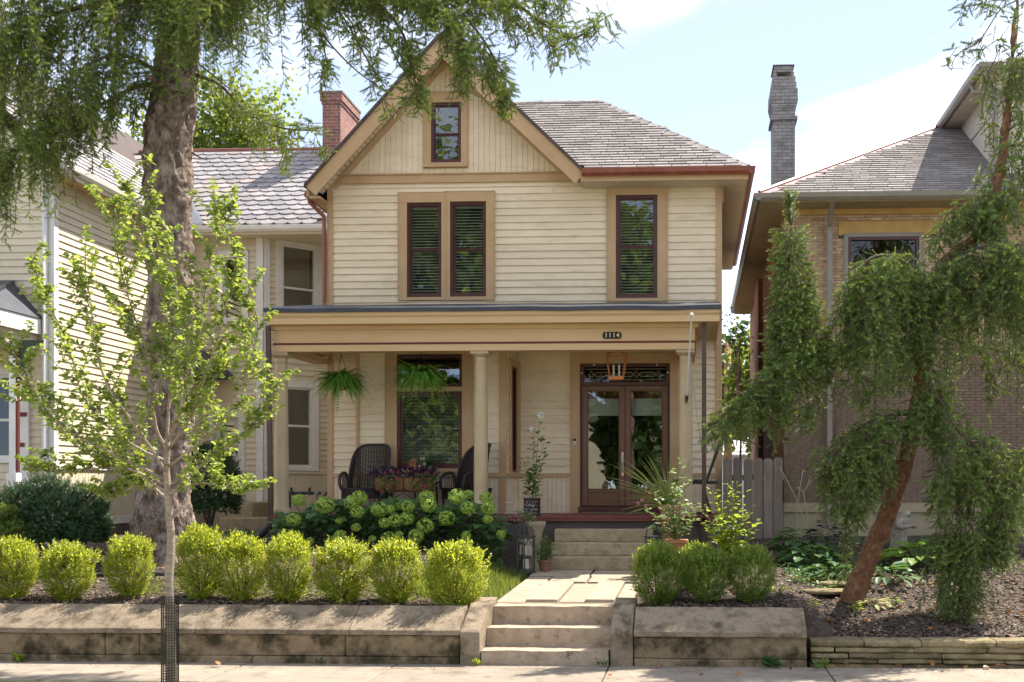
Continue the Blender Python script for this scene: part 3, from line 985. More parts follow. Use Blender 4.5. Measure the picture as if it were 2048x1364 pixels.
mb = MB(); mb.box(ER_.x-.05, HC.x-.031, GY+.031, HY0-.052, HC.z-.20, HC.z-.17); mb.box(XR+.002, HC.x-.031, HY0-.052, 27.6, HC.z-.201, HC.z-.171)
mb.build('eave_soffit', M_CREAM2, house)
mb = MB(); mb.box(XR+.002, XR+.03, HY0, 27.6, HC.z-.45, HC.z-.203); mb.build('side_frieze', M_TAN, house)

# --- porch bay
FB = Fac((0, 19.4, 0), (1, 0, 0), (0, -1, 0))
bx = lambda px: X(px, 19.4)
bz = lambda py: Z(py, 19.4, 860)
W_BT = (bx(795), bx(925), bz(774), bz(709))
W_BM = (bx(795), bx(925), bz(937), bz(783))
bw = wall_core(FB, 'bay_wall', house, BAYL, BAYR, ZFL, 4.16, [W_BT, W_BM], M_CREAM, .12)
siding(FB, bw, BAYL+.055, bx(999), WC+.03, 4.16, E, [(W_BM[0]-.12, W_BM[1]+.12, W_BM[2]-.1, 4.5)], M_CREAM)
wainscot(FB, bw, BAYL+.055, bx(999), ZFL, WC, .085, M_CREAM)
for a, b in ((BAYL, BAYL+.055), (bx(999), BAYR)):
    mb = MB(); FB.box(mb, a, b, ZFL, 4.16, .002, .043); mb.build('corner_board', M_TAN, house)
mb = MB(); FB.box(mb, BAYL, BAYR, WC-.035, WC+.03, .044, .066); FB.box(mb, BAYL+.055, bx(999), WC-.03, WC+.025, .002, .036); mb.build('chair_rail', M_TAN, house)
window(FB, house, *W_BM, (bx(795)-bx(773), bx(945)-bx(925), .06, .0), M_TAN, M_OXBLOOD, .045, blind=(.024, .02, .45), inner=.03)
window(FB, house, *W_BT, (bx(795)-bx(773), bx(945)-bx(925), (W_BT[2]-W_BM[3]), .12), M_TAN, M_OXBLOOD, .05, name='transom_window')
sd = Vector((-3.0-BAYR, .6, 0)).normalized()
FS = Fac((BAYR, 19.4, 0), sd, (sd.y, -sd.x, 0))
SL = Vector((-3.0-BAYR, .6, 0)).length
SW = (.16, SL-.12, WC+.05, 3.9)
sw_ = wall_core(FS, 'bay_wall', house, 0.0, SL, ZFL, 4.16, [SW], M_CREAM, .10)
siding(FS, sw_, .02, SL, WC+.03, 4.16, E, [(SW[0]-.1, SW[1]+.1, SW[2]-.2, 5)], M_CREAM)
window(FS, house, *SW, (.09, .09, .05, .1), M_TAN, M_OXBLOOD, .035)
mb = MB(); FS.box(mb, 0, SL, WC-.035, WC+.03, .003, .05); mb.build('chair_rail', M_TAN, house)
mb = MB(); mb.box(BAYL, BAYL+.1, 19.52, 20.0, ZFL, 4.16); mb.build('bay_wall', M_CREAM, house)

# --- front door
M_DOOR = pmat('brown_door_paint', (0.17, 0.072, 0.036), (0.135, 0.056, 0.028), scale=5, rough=0.38, spec=0.45)
M_LEAD = pmat('leaded_came', (0.22, 0.19, 0.12), (0.16, 0.14, 0.09), scale=20, rough=0.5)
M_RED  = pmat('red_fabric', (0.20, 0.02, 0.022), (0.14, 0.014, 0.016), scale=8, rough=0.8)
M_GLASSD = glassmat('door_glass', refl=0.13, tint=(0.8, 0.84, 0.8), wav=.35)
M_STAINED = glassmat('leaded_glass', refl=0.07, tint=(0.42, 0.28, 0.24), wav=.8)
u0, u1, z0, z1 = D_O
mb = MB()
cl, cr = hx(1160)-hx(1143), hx(1357)-hx(1340)
FM.box(mb, u0-cl, u0, ZFL, z1, .003, .05); FM.box(mb, u1, u1+cr, ZFL, z1, .003, .05); FM.box(mb, u0-cl, u1+cr, z1, z1+.155, .003, .052)
FM.box(mb, u0-cl-.016, u0-cl, ZFL, z1+.17, .003, .06); FM.box(mb, u0-cl, u1+cr, z1+.155, z1+.17, .003, .061)
door = mb.build('front_door', M_TAN, house)
ZT = hz(771, 1250)                                       # head of the leaves
mb = MB(); fw = .03
FM.box(mb, u0, u0+fw, z0, z1, -.1, .02); FM.box(mb, u1-fw, u1, z0, z1, -.1, .02)
FM.box(mb, u0+fw, u1-fw, z1-.05, z1, -.1, .02); FM.box(mb, u0+fw, u1-fw, ZT, ZT+.06, -.1, .03)
FM.box(mb, u0+fw, u0+fw+.04, ZT+.06, z1-.05, -.08, 0); FM.box(mb, u1-fw-.04, u1-fw, ZT+.06, z1-.05, -.08, 0)
FM.box(mb, u0-.02, u1+.02, ZFL+.001, z0, -.1, .10)
mb.build('door_frame', M_OXBLOOD, door)
mb = MB(); FM.box(mb, u0+fw+.04, u1-fw-.04, ZT+.06, z1-.05, -.05, -.045); mb.build('transom_pane', M_STAINED, door)
mb = MB()                                                # leading: pattern of lozenges and bars
ta, tb, t0, t1 = u0+fw+.05, u1-fw-.05, ZT+.07, z1-.06
tm = (t0+t1)/2
def came(a, b):
    mb.bar(FM.pt(a[0], a[1], -.04), FM.pt(b[0], b[1], -.04), .012, .008, up=(0, 1, 0))
came((ta, t0+.03), (tb, t0+.03)); came((ta, t1-.03), (tb, t1-.03))
wT = tb-ta
for k in range(4):
    c = ta + wT*(.08+.28*k)
    r = .045
    for (p, q) in (((c-r, tm), (c, tm+.06)), ((c, tm+.06), (c+r, tm)), ((c+r, tm), (c, tm-.06)), ((c, tm-.06), (c-r, tm))): came(p, q)
    if k < 3:
        e = ta + wT*(.08+.28*(k+1))
        came((c+r, tm), (c+r+.04, tm+.035)); came((c+r+.04, tm+.035), (e-r-.04, tm+.035)); came((e-r-.04, tm+.035), (e-r, tm))
        came((c+r, tm), (c+r+.04, tm-.035)); came((c+r+.04, tm-.035), (e-r-.04, tm-.035)); came((e-r-.04, tm-.035), (e-r, tm))
mb.build('leading', M_LEAD, door)
um = (u0+u1)/2
for (a, b, side) in ((u0+fw+.004, um-.003, 0), (um+.003, u1-fw-.004, 1)):
    st = .085 if side == 0 else .10
    ga, gb = a+.09, b-.09
    gz0, gz1 = hz(979, 1250), hz(781, 1250)
    mb = MB()
    FM.box(mb, a, ga, z0+.01, ZT-.004, -.06, -.015); FM.box(mb, gb, b, z0+.01, ZT-.004, -.06, -.015)
    FM.box(mb, ga, gb, gz1, ZT-.004, -.06, -.015); FM.box(mb, ga, gb, z0+.01, gz0, -.06, -.03)
    FM.box(mb, ga, gb, gz0-.05, gz0, -.03, -.014); FM.box(mb, ga, gb, z0+.01, z0+.075, -.03, -.014)
    for (c0, c1, e0, e1) in ((ga, ga+.014, gz0, gz1), (gb-.014, gb, gz0, gz1), (ga+.014, gb-.014, gz0, gz0+.014), (ga+.014, gb-.014, gz1-.014, gz1)):
        FM.box(mb, c0, c1, e0, e1, -.03, -.010)
    bevel_obj(mb.build('door_leaf', M_DOOR, door), .004)
    mb = MB(); FM.box(mb, ga, gb, gz0, gz1, -.045, -.040); mb.build('pane', M_GLASSD, door)
    mb = MB(); FM.box(mb, ga+.02, gb-.02, gz1-.42, gz1-.13, -.13, -.125); mb.build('shade', M_BLIND, door)
    mb = MB(); FM.box(mb, ga-.02, gb+.02, gz1-.13, gz1+.02, -.14, -.12); mb.build('valance', M_RED, door)
M_STEEL = pmat('satin_metal', (0.45, 0.43, 0.40), (0.38, 0.36, 0.33), scale=20, rough=0.3, metal=1.0)
mb = MB()
hu = um - .04
FM.box(mb, hu-.018, hu+.018, hz(952), hz(905), -.014, -.004)
mb.tube([FM.pt(hu, hz(912), -.004), FM.pt(hu, hz(912), .05), FM.pt(hu, hz(925), .055), FM.pt(hu, hz(940), .03), FM.pt(hu, hz(945), -.004)], .009, 6)
mb.build('handle', M_STEEL, door)
mb = MB()
for px, py in ((1188, 731), (1314, 731), (1164, 747), (1336, 747)):
    p = FM.pt(hx(px), hz(py), .021); mb.box(p.x-.012, p.x+.012, p.y-.006, p.y, p.z-.012, p.z+.012)
mb.build('bulb', M_WHITE, door)
mb = MB()
du, dz_ = hx(1150), hz(884)
FM.box(mb, du-.026, du+.026, dz_-.055, dz_+.055, .051, .075); bell = bevel_obj(mb.build('doorbell', pmat('grey_plastic', (.55,.55,.55), rough=.4), house), .008)
mb = MB(); FM.box(mb, du-.024, du+.024, dz_+.01, dz_+.053, .0755, .08); mb.build('camera_cover', M_BLACK, bell)
mb = MB(); mb.tube([FM.pt(du, dz_-.025, .0755), FM.pt(du, dz_-.025, .08)], .014, 10); mb.build('button', M_STEEL, bell)

# --- porch
M_MEMB = pmat('dark_roof_membrane', (0.045, 0.052, 0.075), (0.030, 0.034, 0.048), scale=4, rough=0.45, spec=0.5, bump=0.2, bscale=6)
M_PFLOOR = pmat('red_floor_paint', (0.20, 0.055, 0.055), (0.15, 0.04, 0.04), scale=4, rough=0.5, c3=(.10, .05, .045), s3=5, t3=(.55, .8))
M_SKIRT = pmat('grey_masonry_paint', (0.105, 0.085, 0.075), (0.08, 0.065, 0.057), scale=5, rough=0.8, bump=0.2)
M_CEIL = pmat('porch_ceiling_paint', (0.76, 0.68, 0.54), (0.71, 0.63, 0.49), scale=3, rough=0.6)
pl, pr = X(528, 17.7), X(1443, 17.7)
NW = 36
mb = MB()
vs = []
for i in range(NW+1):
    x = pl + (pr-pl)*i/NW; sag = .016*mnoise.noise((x*1.3, 0, 0)) - .02*math.sin(math.pi*i/NW)*0
    for (y, z) in ((17.66, 4.545), (17.655, 4.605), (17.75, 4.632), (18.9, 4.83), (20.0, 5.02), (20.0, 4.95), (17.76, 4.55)):
        vs.append((x, y, z + sag*(1 if y < 19 else .5)))
n = 7
mb.add(vs, [tuple(range(n)), tuple(NW*n+k for k in reversed(range(n)))] + [(i*n+k, (i+1)*n+k, (i+1)*n+(k+1) % n, i*n+(k+1) % n) for i in range(NW) for k in range(n)])
mb.build('porch_roof', M_MEMB, house, smooth=False)
def band(name, mat, parts):
    mb = MB()
    for p in parts: mb.box(*p)
    return mb.build(name, mat, house)
fl_, fr_ = X(548, 18.02), X(1390, 18.02)
# cornice
mb = MB()
pc = [(17.70, 4.548), (17.70, 4.50), (17.735, 4.465), (17.735, 4.375), (17.76, 4.375), (17.76, 4.548)]
vs = [(pl+.02, y, z) for y, z in pc] + [(pr-.03, y, z) for y, z in pc]
mb.add(vs, [tuple(range(6)), tuple(reversed(range(6, 12)))] + [(k, 6+k, 6+(k+1) % 6, (k+1) % 6) for k in range(6)])
mb.box(pl+.02, pl+.05, 17.762, 20.0, 4.378, 4.60); mb.box(pr-.06, pr-.03, 17.762, 19.96, 4.378, 4.60)
mb.build('cornice', M_TANLT, house)
band('porch_soffit', M_TANLT, [(pl+.05, pr-.06, 17.762, 18.04, 4.38, 4.40), (pl+.05, fl_+.02, 18.04, 19.97, 4.38, 4.40), (fr_-.02, pr-.06, 18.04, 19.97, 4.38, 4.40)])
band('bed_moulding', M_TANLT, [(fl_-.05, fr_+.05, 17.975, 18.02, 4.32, 4.379), (fr_+.001, fr_+.05, 18.02, 19.96, 4.32, 4.379), (fl_-.05, fl_-.001, 18.02, 19.96, 4.32, 4.379)])
band('porch_frieze', M_TANLT, [(fl_, fr_, 18.02, 18.30, 4.122, 4.379), (fl_, fl_+.26, 18.30, 19.97, 4.122, 4.379), (fr_-.26, fr_, 18.30, 19.97, 4.122, 4.379)])
band('red_moulding', M_REDLINE, [(fl_-.012, fr_+.012, 18.006, 18.06, 4.093, 4.121), (fr_-.05, fr_+.012, 18.06, 19.97, 4.093, 4.121), (fl_-.012, fl_+.05, 18.06, 19.97, 4.093, 4.121)])
band('porch_beam', M_TANLT, [(fl_+.004, fr_-.004, 18.022, 18.29, 3.99, 4.092), (fl_+.004, fl_+.25, 18.29, 19.965, 3.99, 4.092), (fr_-.25, fr_-.004, 18.29, 19.965, 3.99, 4.092)])
# ceiling boards
mb = MB(); cb_ = []
x = fl_+.27
ceil = band('porch_ceiling', M_CEIL, [(fl_+.26, fr_-.26, 18.30, 19.97, 4.20, 4.24)])
mbx = MB(); mbx.box(0, 1, 0, .118, 0, .012); mc = mbx.mesh('ceiling_board', M_CEIL)
y = 18.31
while y < 19.9:
    inst('ceiling_board', mc, ceil, Matrix.Translation((fl_+.27, y, 4.186)) @ Matrix.Diagonal((fr_-fl_-.54, 1, 1, 1))); y += .125
# columns
def column(px, y=18.18):
    x = X(px, y)
    rb, rt = .112, .092
    H = 3.99 - ZFL
    mb = MB()
    mb.box(x-.155, x+.155, y-.155, y+.155, ZFL+.001, ZFL+.05)
    prof = [(.15, .05), (.155, .07), (.15, .095), (.125, .10), (.122, .125), (rb, .14)]
    for k in range(1, 9):
        t = k/8; prof.append((rb + (rt-rb)*(t**1.6), .14 + (H-.14-.16)*t))
    prof += [(rt+.012, H-.158), (rt+.012, H-.142), (rt, H-.138), (rt, H-.09), (rt+.02, H-.08), (rt+.05, H-.055), (rt+.05, H-.05)]
    mb.lathe([(r, z+ZFL) for r, z in prof], 28, (x, y, 0))
    o = mb.build('column', M_COLUMN, house, smooth=True)
    m = o.modifiers.new('edges', 'EDGE_SPLIT'); m.split_angle = R(35)
    cap = MB(); cap.box(x-.145, x+.145, y-.145, y+.145, 3.94, 3.989)
    bevel_obj(cap.build('abacus', M_COLUMN, o), .008)
for px in (563, 962, 1371): column(px)
# floor and skirt
f0, f1 = X(541, 17.9), .44
pf = band('porch_floor', M_PFLOOR, [(f0, f1, 17.9, 19.96, ZFL-.075, ZFL-.03)])
mbx = MB(); mbx.box(0, .086, 0, 1, 0, .0295); mfl = mbx.mesh('floor_board', M_PFLOOR)
x = f0
while x < f1-.05:
    inst('floor_board', mfl, pf, Matrix.Translation((x+.001, 17.885+random.uniform(0, .006), ZFL-.0295)) @ Matrix.Diagonal((1, 2.07, 1, 1))); x += .088
band('porch_skirt', M_SKIRT, [(f0+.05, f1-.03, 17.96, 18.1, .4, ZFL-.076), (f0+.05, f0+.2, 18.1, 19.95, .4, ZFL-.077), (f1-.15, f1-.03, 18.1, 19.95, .4, ZFL-.077)])
band('foundation', M_SKIRT, [(XL, XR, 20.001, 20.15, .3, .9), (XL, XL+.15, 20.15, 28, .3, .9), (XR-.15, XR, 20.15, 28, .3, .9)])
# downspouts of the porch
mb = MB()
dx = X(1408, 17.95)
mb.box(dx-.034, dx+.034, 17.90, 17.955, .60, 4.38)
mb.build('downspout', M_BROWNM, house)
mb = MB()
dx = X(535, 17.9)
mb.bar((dx, 17.93, 4.38), (dx+.045, 17.93, 1.12), .07, .055, up=(0, 1, 0))
mb.build('downspout', M_BROWNM, house)
# house number
M_PLATE = pmat('number_plate', (0.03, 0.018, 0.014), (0.02, 0.012, 0.01), scale=20, rough=0.5)
M_DIGIT = pmat('number_digits', (0.62, 0.55, 0.42), (0.55, 0.48, 0.36), scale=20, rough=0.5)
na, nb, nz0, nz1 = X(1205, 18.0), X(1243, 18.0), Z(677.5, 18.0, 1224), Z(663.5, 18.0, 1224)
c = .028
mb = MB(); mb.prism([(na+c, 18.018, nz0), (nb-c, 18.018, nz0), (nb, 18.018, nz0+c), (nb, 18.018, nz1-c), (nb-c, 18.018, nz1), (na+c, 18.018, nz1), (na, 18.018, nz1-c), (na, 18.018, nz0+c)], (0, -.014, 0))
plate = mb.build('house_number', M_PLATE, house)
def text_mesh(s, size, mat, depth=.003, bold=.0):
    cu = bpy.data.curves.new('t', 'FONT'); cu.body = s; cu.size = size; cu.extrude = depth; cu.align_x = 'CENTER'; cu.align_y = 'CENTER'; cu.offset = bold
    o = bpy.data.objects.new('t', cu); COL.objects.link(o)
    dg = bpy.context.evaluated_depsgraph_get()
    me = bpy.data.meshes.new_from_object(o.evaluated_get(dg))
    bpy.data.objects.remove(o); bpy.data.curves.remove(cu)
    me.materials.clear(); me.materials.append(mat)
    return me
for k, ch in enumerate('1114'):
    me = text_mesh(ch, .092, M_DIGIT, .003, .0035)
    inst('digit', me, plate, Matrix.Translation((na + (nb-na)*(.19+.207*k), 18.001, (nz0+nz1)/2)) @ Matrix.Rotation(R(90), 4, 'X'))

# --- porch steps
ps = thing('porch_steps', 'limestone steps with mossy risers climbing from the path to the porch', 'steps', (-1.4, 17.4, path_z(17)))
for k in range(3):
    zt = path_z(17) + .191*(k+1); y0 = 17.05 + .28*k
    mb = MB(); mb.box(-2.13+.02*k, -.60, y0, 17.955 if k == 2 else y0+.4, zt-.19, zt)
    o = bevel_obj(mb.build('step', M_STEP2, ps), .012, 2); noisy(o, .006, 5, 5)
# ================================================================== helpers for oblique walls
def kx(px):
    u = (px - CX)/FPX
    return (u*_c - _s)/(_c + u*_s)
def u_on(F, px):
    o = F.M.translation; r = F.M.col[0]
    k = kx(px)
    return (k*o.y - o.x)/(r.x - k*r.y)
def z_on(F, px, py):
    u = u_on(F, px); p = F.pt(u, 0)
    return Z(py, p.y, px)
def brickmat(name, c1, c2, mortar, bw, bh, axis='XZ', rough=.85):
    m, N, L, b = _nt(name)
    gp = N.new('ShaderNodeNewGeometry'); sp = N.new('ShaderNodeSeparateXYZ'); cb = N.new('ShaderNodeCombineXYZ')
    L.new(gp.outputs['Position'], sp.inputs[0])
    if axis == 'XY+Z':
        ad = N.new('ShaderNodeMath'); ad.operation = 'ADD'
        L.new(sp.outputs['X'], ad.inputs[0]); L.new(sp.outputs['Y'], ad.inputs[1]); L.new(ad.outputs[0], cb.inputs['X'])
    else: L.new(sp.outputs[axis[0]], cb.inputs['X'])
    L.new(sp.outputs['Z'], cb.inputs['Y'])
    br = N.new('ShaderNodeTexBrick')
    br.inputs['Color1'].default_value = (*c1, 1); br.inputs['Color2'].default_value = (*c2, 1); br.inputs['Mortar'].default_value = (*mortar, 1)
    br.inputs['Scale'].default_value = 1.0; br.inputs['Brick Width'].default_value = bw; br.inputs['Row Height'].default_value = bh
    br.inputs['Mortar Size'].default_value = bh*.09; br.inputs['Mortar Smooth'].default_value = .3
    L.new(cb.outputs[0], br.inputs['Vector'])
    no = N.new('ShaderNodeTexNoise'); no.inputs['Scale'].default_value = 5; no.inputs['Detail'].default_value = 6
    L.new(gp.outputs['Position'], no.inputs['Vector'])
    mr = N.new('ShaderNodeMapRange'); mr.inputs['From Min'].default_value = .3; mr.inputs['From Max'].default_value = .7; mr.inputs['To Min'].default_value = .7; mr.inputs['To Max'].default_value = 1.15
    L.new(no.outputs['Fac'], mr.inputs['Value'])
    hv = N.new('ShaderNodeHueSaturation'); L.new(br.outputs['Color'], hv.inputs['Color']); L.new(mr.outputs['Result'], hv.inputs['Value'])
    L.new(hv.outputs['Color'], b.inputs['Base Color'])
    b.inputs['Roughness'].default_value = rough
    bp = N.new('ShaderNodeBump'); bp.inputs['Strength'].default_value = .7; bp.inputs['Distance'].default_value = .012; bp.invert = True
    L.new(br.outputs['Fac'], bp.inputs['Height']); L.new(bp.outputs['Normal'], b.inputs['Normal'])
    return m

# ================================================================== left neighbour
M_SLATE = pmat('scalloped_slate', (0.30, 0.28, 0.285), (0.22, 0.21, 0.225), scale=7, rough=0.75, bump=0.25, bscale=50, rand=0.22,
               c3=(0.38, 0.30, 0.26), s3=1.5, t3=(.5, .72))
M_SHADE = pmat('window_shade', (0.50, 0.44, 0.35), (0.44, 0.38, 0.30), scale=3, rough=0.8)
M_CURT  = pmat('brown_curtain', (0.16, 0.115, 0.085), (0.11, 0.08, 0.06), scale=4, rough=0.9)
M_BASEST= pmat('old_foundation_stone', (0.16, 0.12, 0.09), (0.10, 0.08, 0.06), scale=4, rough=0.95, bump=.8, bscale=12)
M_DKRED = pmat('dark_red_post_paint', (0.16, 0.03, 0.022), (0.12, 0.022, 0.017), scale=5, rough=.5)
M_DKGRN = pmat('dark_green_trim_paint', (0.035, 0.05, 0.025), (0.028, 0.04, 0.02), scale=5, rough=.5)
XN, YN = X(107, 19.0), 19.0
nb = thing('neighbour_house', 'pale clapboard house with white trim and scalloped slate roof, left of the cream house', 'house', (XN-2, 21, 1.0))
FR = Fac((XN, YN, 0), (0, 1, 0), (1, 0, 0))              # wall facing the cream house
ZE = 7.08
side = wall_core(FR, 'side_wall', nb, 0, 6.2, .8, ZE, [], M_CREAM2)
siding(FR, side, .10, 4.55, 2.24, ZE-.02, .1175, [], M_CREAM2)
wainscot(FR, side, .10, 4.55, 1.35, 2.20, .11, M_CREAM2)
mb = MB(); FR.box(mb, 0, 4.6, 2.19, 2.24, .003, .05); FR.box(mb, 0, 4.6, 1.22, 1.35, .003, .04); mb.build('water_table', M_WHITE, nb)
mb = MB(); FR.box(mb, -.001, .10, 1.35, ZE, .002, .03); mb.build('corner_board', M_WHITE, nb)
mb = MB(); FR.box(mb, -.01, 4.6, .5, 1.22, -.2, .02)
noisy(mb.build('foundation', M_BASEST, nb), .02, 4, 5)
FF = Fac((0, YN, 0), (1, 0, 0), (0, -1, 0))
W_N = (X(-30, YN), X(28, YN), 2.35, 3.75)
front = wall_core(FF, 'front_wall', nb, XN-6, XN, .8, ZE, [W_N], M_CREAM2)
siding(FF, front, XN-6, XN-.18, 1.9, ZE, .1175, [W_N], M_CREAM2)
mb = MB(); FF.box(mb, XN-.18, XN+.03, 1.2, ZE, .002, .035); mb.build('corner_board', M_WHITE, nb)
mb = MB(); p = FF.pt(XN-.10, 0, .08)
mb.tube([(p.x, p.y, 7.0), (p.x, p.y, 1.5), (p.x+.05, p.y-.12, 1.3)], .042, 10); mb.build('downspout', M_WHITE, nb, smooth=True)
mb = MB(); mb.prism([(XN-6.6, YN, ZE), (XN, YN, ZE), (XN-3.2, YN, ZE+3.0)], (0, .15, 0)); mb.build('gable_wall', M_CREAM2, nb)
mb = MB(); mb.box(XN-6, XN-.16, YN+1.6, YN+1.7, .8, ZE); mb.build('interior', M_DARK, nb)
# main roof, right slope, with boxed eave
ex = XN+.38
mb = MB()
mb.add([(ex, 18.55, ZE+.05), (ex, 31, ZE+.05), (XN-3.2, 31, ZE+3.4), (XN-3.2, 18.55, ZE+3.4), (XN-7, 18.55, ZE+.05), (XN-7, 31, ZE+.05)], [(0, 1, 2, 3), (3, 2, 5, 4)])
nroof = mb.build('main_roof', M_ROOFB, nb)
Bn = Vector((XN-3.2-ex, 0, 3.35)).normalized()
shingle_plane(nroof, Vector((ex, 18.56, ZE+.055)), (0, 1, 0), Bn, 7.0, 2.6, .27, .21, lambda c: c.y < 25.2, M_SLATE, scallop=True, thick=.014, name='slate', cap=170)
mb = MB(); mb.box(XN+.005, ex-.02, 18.6, 23.4, ZE-.10, ZE-.07); mb.build('eave_soffit', M_TAN, nb)
mb = MB(); mb.box(ex-.02, ex+.005, 18.55, 23.4, ZE-.12, ZE+.045); mb.build('fascia', M_WHITE, nb)
mb = MB(); gutter_prof(mb, (ex+.006, 18.5, ZE+.05), (ex+.006, 23.4, ZE+.05), (1, 0, 0)); mb.build('gutter', M_WHITE, nb)
# wing with canted bay
YW = 23.5
FW = Fac((0, YW, 0), (1, 0, 0), (0, -1, 0))
WX1 = X(527, YW)
ZWE = Z(470, 23.3, 540)
wz = lambda py, px=480: Z(py, YW, px)
WU = (X(447, YW), X(487, YW), wz(640), wz(515))
DU = (X(430, YW), X(478, YW), wz(1000), wz(835))
ww = wall_core(FW, 'wing_wall', nb, XN, WX1, .9, ZWE, [WU, DU], M_CREAM2)
siding(FW, ww, XN+.15, WX1-.13, 2.1, ZWE, .1175, [WU, (DU[0]-.05, DU[1]+.05, DU[2], DU[3])], M_CREAM2)
window(FW, nb, *WU, (.10, .10, .08, .12), M_WHITE, M_WHITE, .04, rail=(WU[2]+WU[3])/2, sill=.03)
mb = MB(); FW.box(mb, WX1-.14, WX1, 1.2, ZWE, .003, .035); mb.build('corner_board', M_WHITE, nb)
mb = MB(); FW.box(mb, DU[0]-.12, DU[0], DU[2], DU[3], .003, .05); FW.box(mb, DU[1], DU[1]+.13, DU[2], DU[3], .003, .05); FW.box(mb, DU[0]-.12, DU[1]+.13, DU[3], DU[3]+.14, .003, .052)
nd = mb.build('side_door', M_WHITE, nb)
mb = MB(); FW.box(mb, DU[0], DU[1], DU[2], DU[2]+.75, -.06, -.02); FW.box(mb, DU[0], DU[0]+.1, DU[2]+.75, DU[3], -.06, -.02); FW.box(mb, DU[1]-.1, DU[1], DU[2]+.75, DU[3], -.06, -.02); FW.box(mb, DU[0]+.1, DU[1]-.1, DU[3]-.1, DU[3], -.06, -.02)
mb.build('door_leaf', pmat('storm_door_paint', (.6, .57, .5), rough=.5), nd)
mb = MB(); FW.box(mb, DU[0]+.1, DU[1]-.1, DU[2]+.75, DU[3]-.1, -.045, -.04); mb.build('pane', M_GLASS, nd)
mb = MB(); mb.tube([FW.pt(DU[1]-.05, DU[2]+.95, .0), FW.pt(DU[1]-.05, DU[2]+1.05, .05), FW.pt(DU[1]-.05, DU[2]+1.1, .0)], .012, 6); mb.build('handle', M_BLACK, nd)
mb = MB(); mb.prism([(XN+.2, YW-.05, wz(760)), (X(470, YW), YW-.05, wz(760)), (X(470, YW), YW-.05, wz(752)), (X(420, YW), YW-.05, wz(705)), (XN+.2, YW-.05, wz(705))], (0, -.9, 0))
mb.build('door_hood', M_MEMB, nb)
r45 = math.sqrt(.5)
FC = Fac((WX1, YW, 0), (r45, r45, 0), (r45, -r45, 0))
CL = 2.1
def cw(pxa, pxb, pya, pyb):
    return (u_on(FC, pxa), u_on(FC, pxb), z_on(FC, (pxa+pxb)/2, pyb), z_on(FC, (pxa+pxb)/2, pya))
CU, CD = cw(563, 632, 493, 614), cw(566, 624, 775, 935)
CU = (CU[0], CU[1], z_on(FC, 600, 640), CU[3])
cant = wall_core(FC, 'bay_wall', nb, 0, CL, .9, ZWE, [CU, CD], M_CREAM2)
siding(FC, cant, .10, CL, z_on(FC, 600, 944), ZWE, .1175, [CU, CD], M_CREAM2)
wainscot(FC, cant, .10, CL, 1.35, z_on(FC, 600, 946)-.02, .12, M_CREAM2)
mb = MB(); FC.box(mb, 0, CL, z_on(FC, 600, 948), z_on(FC, 600, 943), .003, .045); FC.box(mb, 0, CL, 1.22, 1.36, .003, .04); mb.build('water_table', M_CREAM2, nb)
mb = MB(); FC.box(mb, 0, .12, 1.2, ZWE, .003, .035); mb.build('corner_board', M_WHITE, nb)
window(FC, nb, *CU, (.11, .11, .09, .14), M_WHITE, M_WHITE, .045, rail=z_on(FC, 600, 578), curtain=(z_on(FC, 600, 572), CU[3], M_SHADE))
window(FC, nb, *CD, (.11, .11, .07, .14), M_WHITE, M_WHITE, .045, rail=z_on(FC, 600, 852), curtain=(CD[2], CD[3], M_CURT))
mb = MB(); mb.box(XN+.15, WX1+1.4, YW+1.2, YW+1.3, 1, 7); mb.build('interior', M_DARK, nb)
# wing roof: front slope in scalloped slates
YE, YR = 23.15, 26.0
ZR_ = Z(302, YR, 520)
xw0, xw1 = XN-.3, X(668, YE)+1.2
mb = MB()
mb.add([(xw0, YE, ZWE+.16), (xw1, YE, ZWE+.16), (xw1, YR, ZR_), (xw0-2, YR, ZR_), (xw1, YR+2.6, ZWE+.2), (xw0-2, YR+2.6, ZWE+.2)], [(0, 1, 2, 3), (3, 2, 4, 5)])
wroof = mb.build('wing_roof', M_ROOFB, nb)
Bw = Vector((0, YR-YE, ZR_-ZWE-.16)).normalized()
Lw = Vector((0, YR-YE, ZR_-ZWE-.16)).length
# seen part starts where the main roof's slope crosses
def in_wing(c):
    zm = ZE+.05 + (ex-c.x)*3.35/(3.2+.38)
    return c.z > zm - .1 and c.x < X(680, 24.5)
shingle_plane(wroof, Vector((xw0-1.5, YE, ZWE+.165)), (1, 0, 0), Bw, 7.0, Lw, .285, .215, in_wing, M_SLATE, scallop=True, thick=.016, name='slate', cap=300, jitter=.03)
mb = MB(); mb.tube([(xw0-1.6, YR, ZR_+.01), (xw1, YR, ZR_+.01)], .06, 8); mb.build('ridge_roll', M_GUTTER, nb)
mb = MB(); mb.box(ex+.01, xw1, YE-.02, YE+.02, ZWE-.02, ZWE+.12); mb.box(ex+.01, xw1, YE+.02, YW+1.2, ZWE-.02, ZWE+.0); mb.build('eave_box', M_CREAM2, nb)
mb = MB(); gutter_prof(mb, (ex+.02, YE-.02, ZWE+.14), (xw1, YE-.02, ZWE+.14), (0, -1, 0)); mb.build('gutter', M_WHITE, nb)
mb = MB(); a = Vector((ex, YE, ZWE+.2)); mb.prism([(ex+.05, YE-.05, ZWE+.18), (ex+.42, YE-.05, ZWE+.18), (ex-.35, YE+1.0, ZWE+1.05), (ex-.6, YE+1.0, ZWE+1.1)], (0, 0, .03)); mb.build('valley_flashing', M_STEEL, nb)
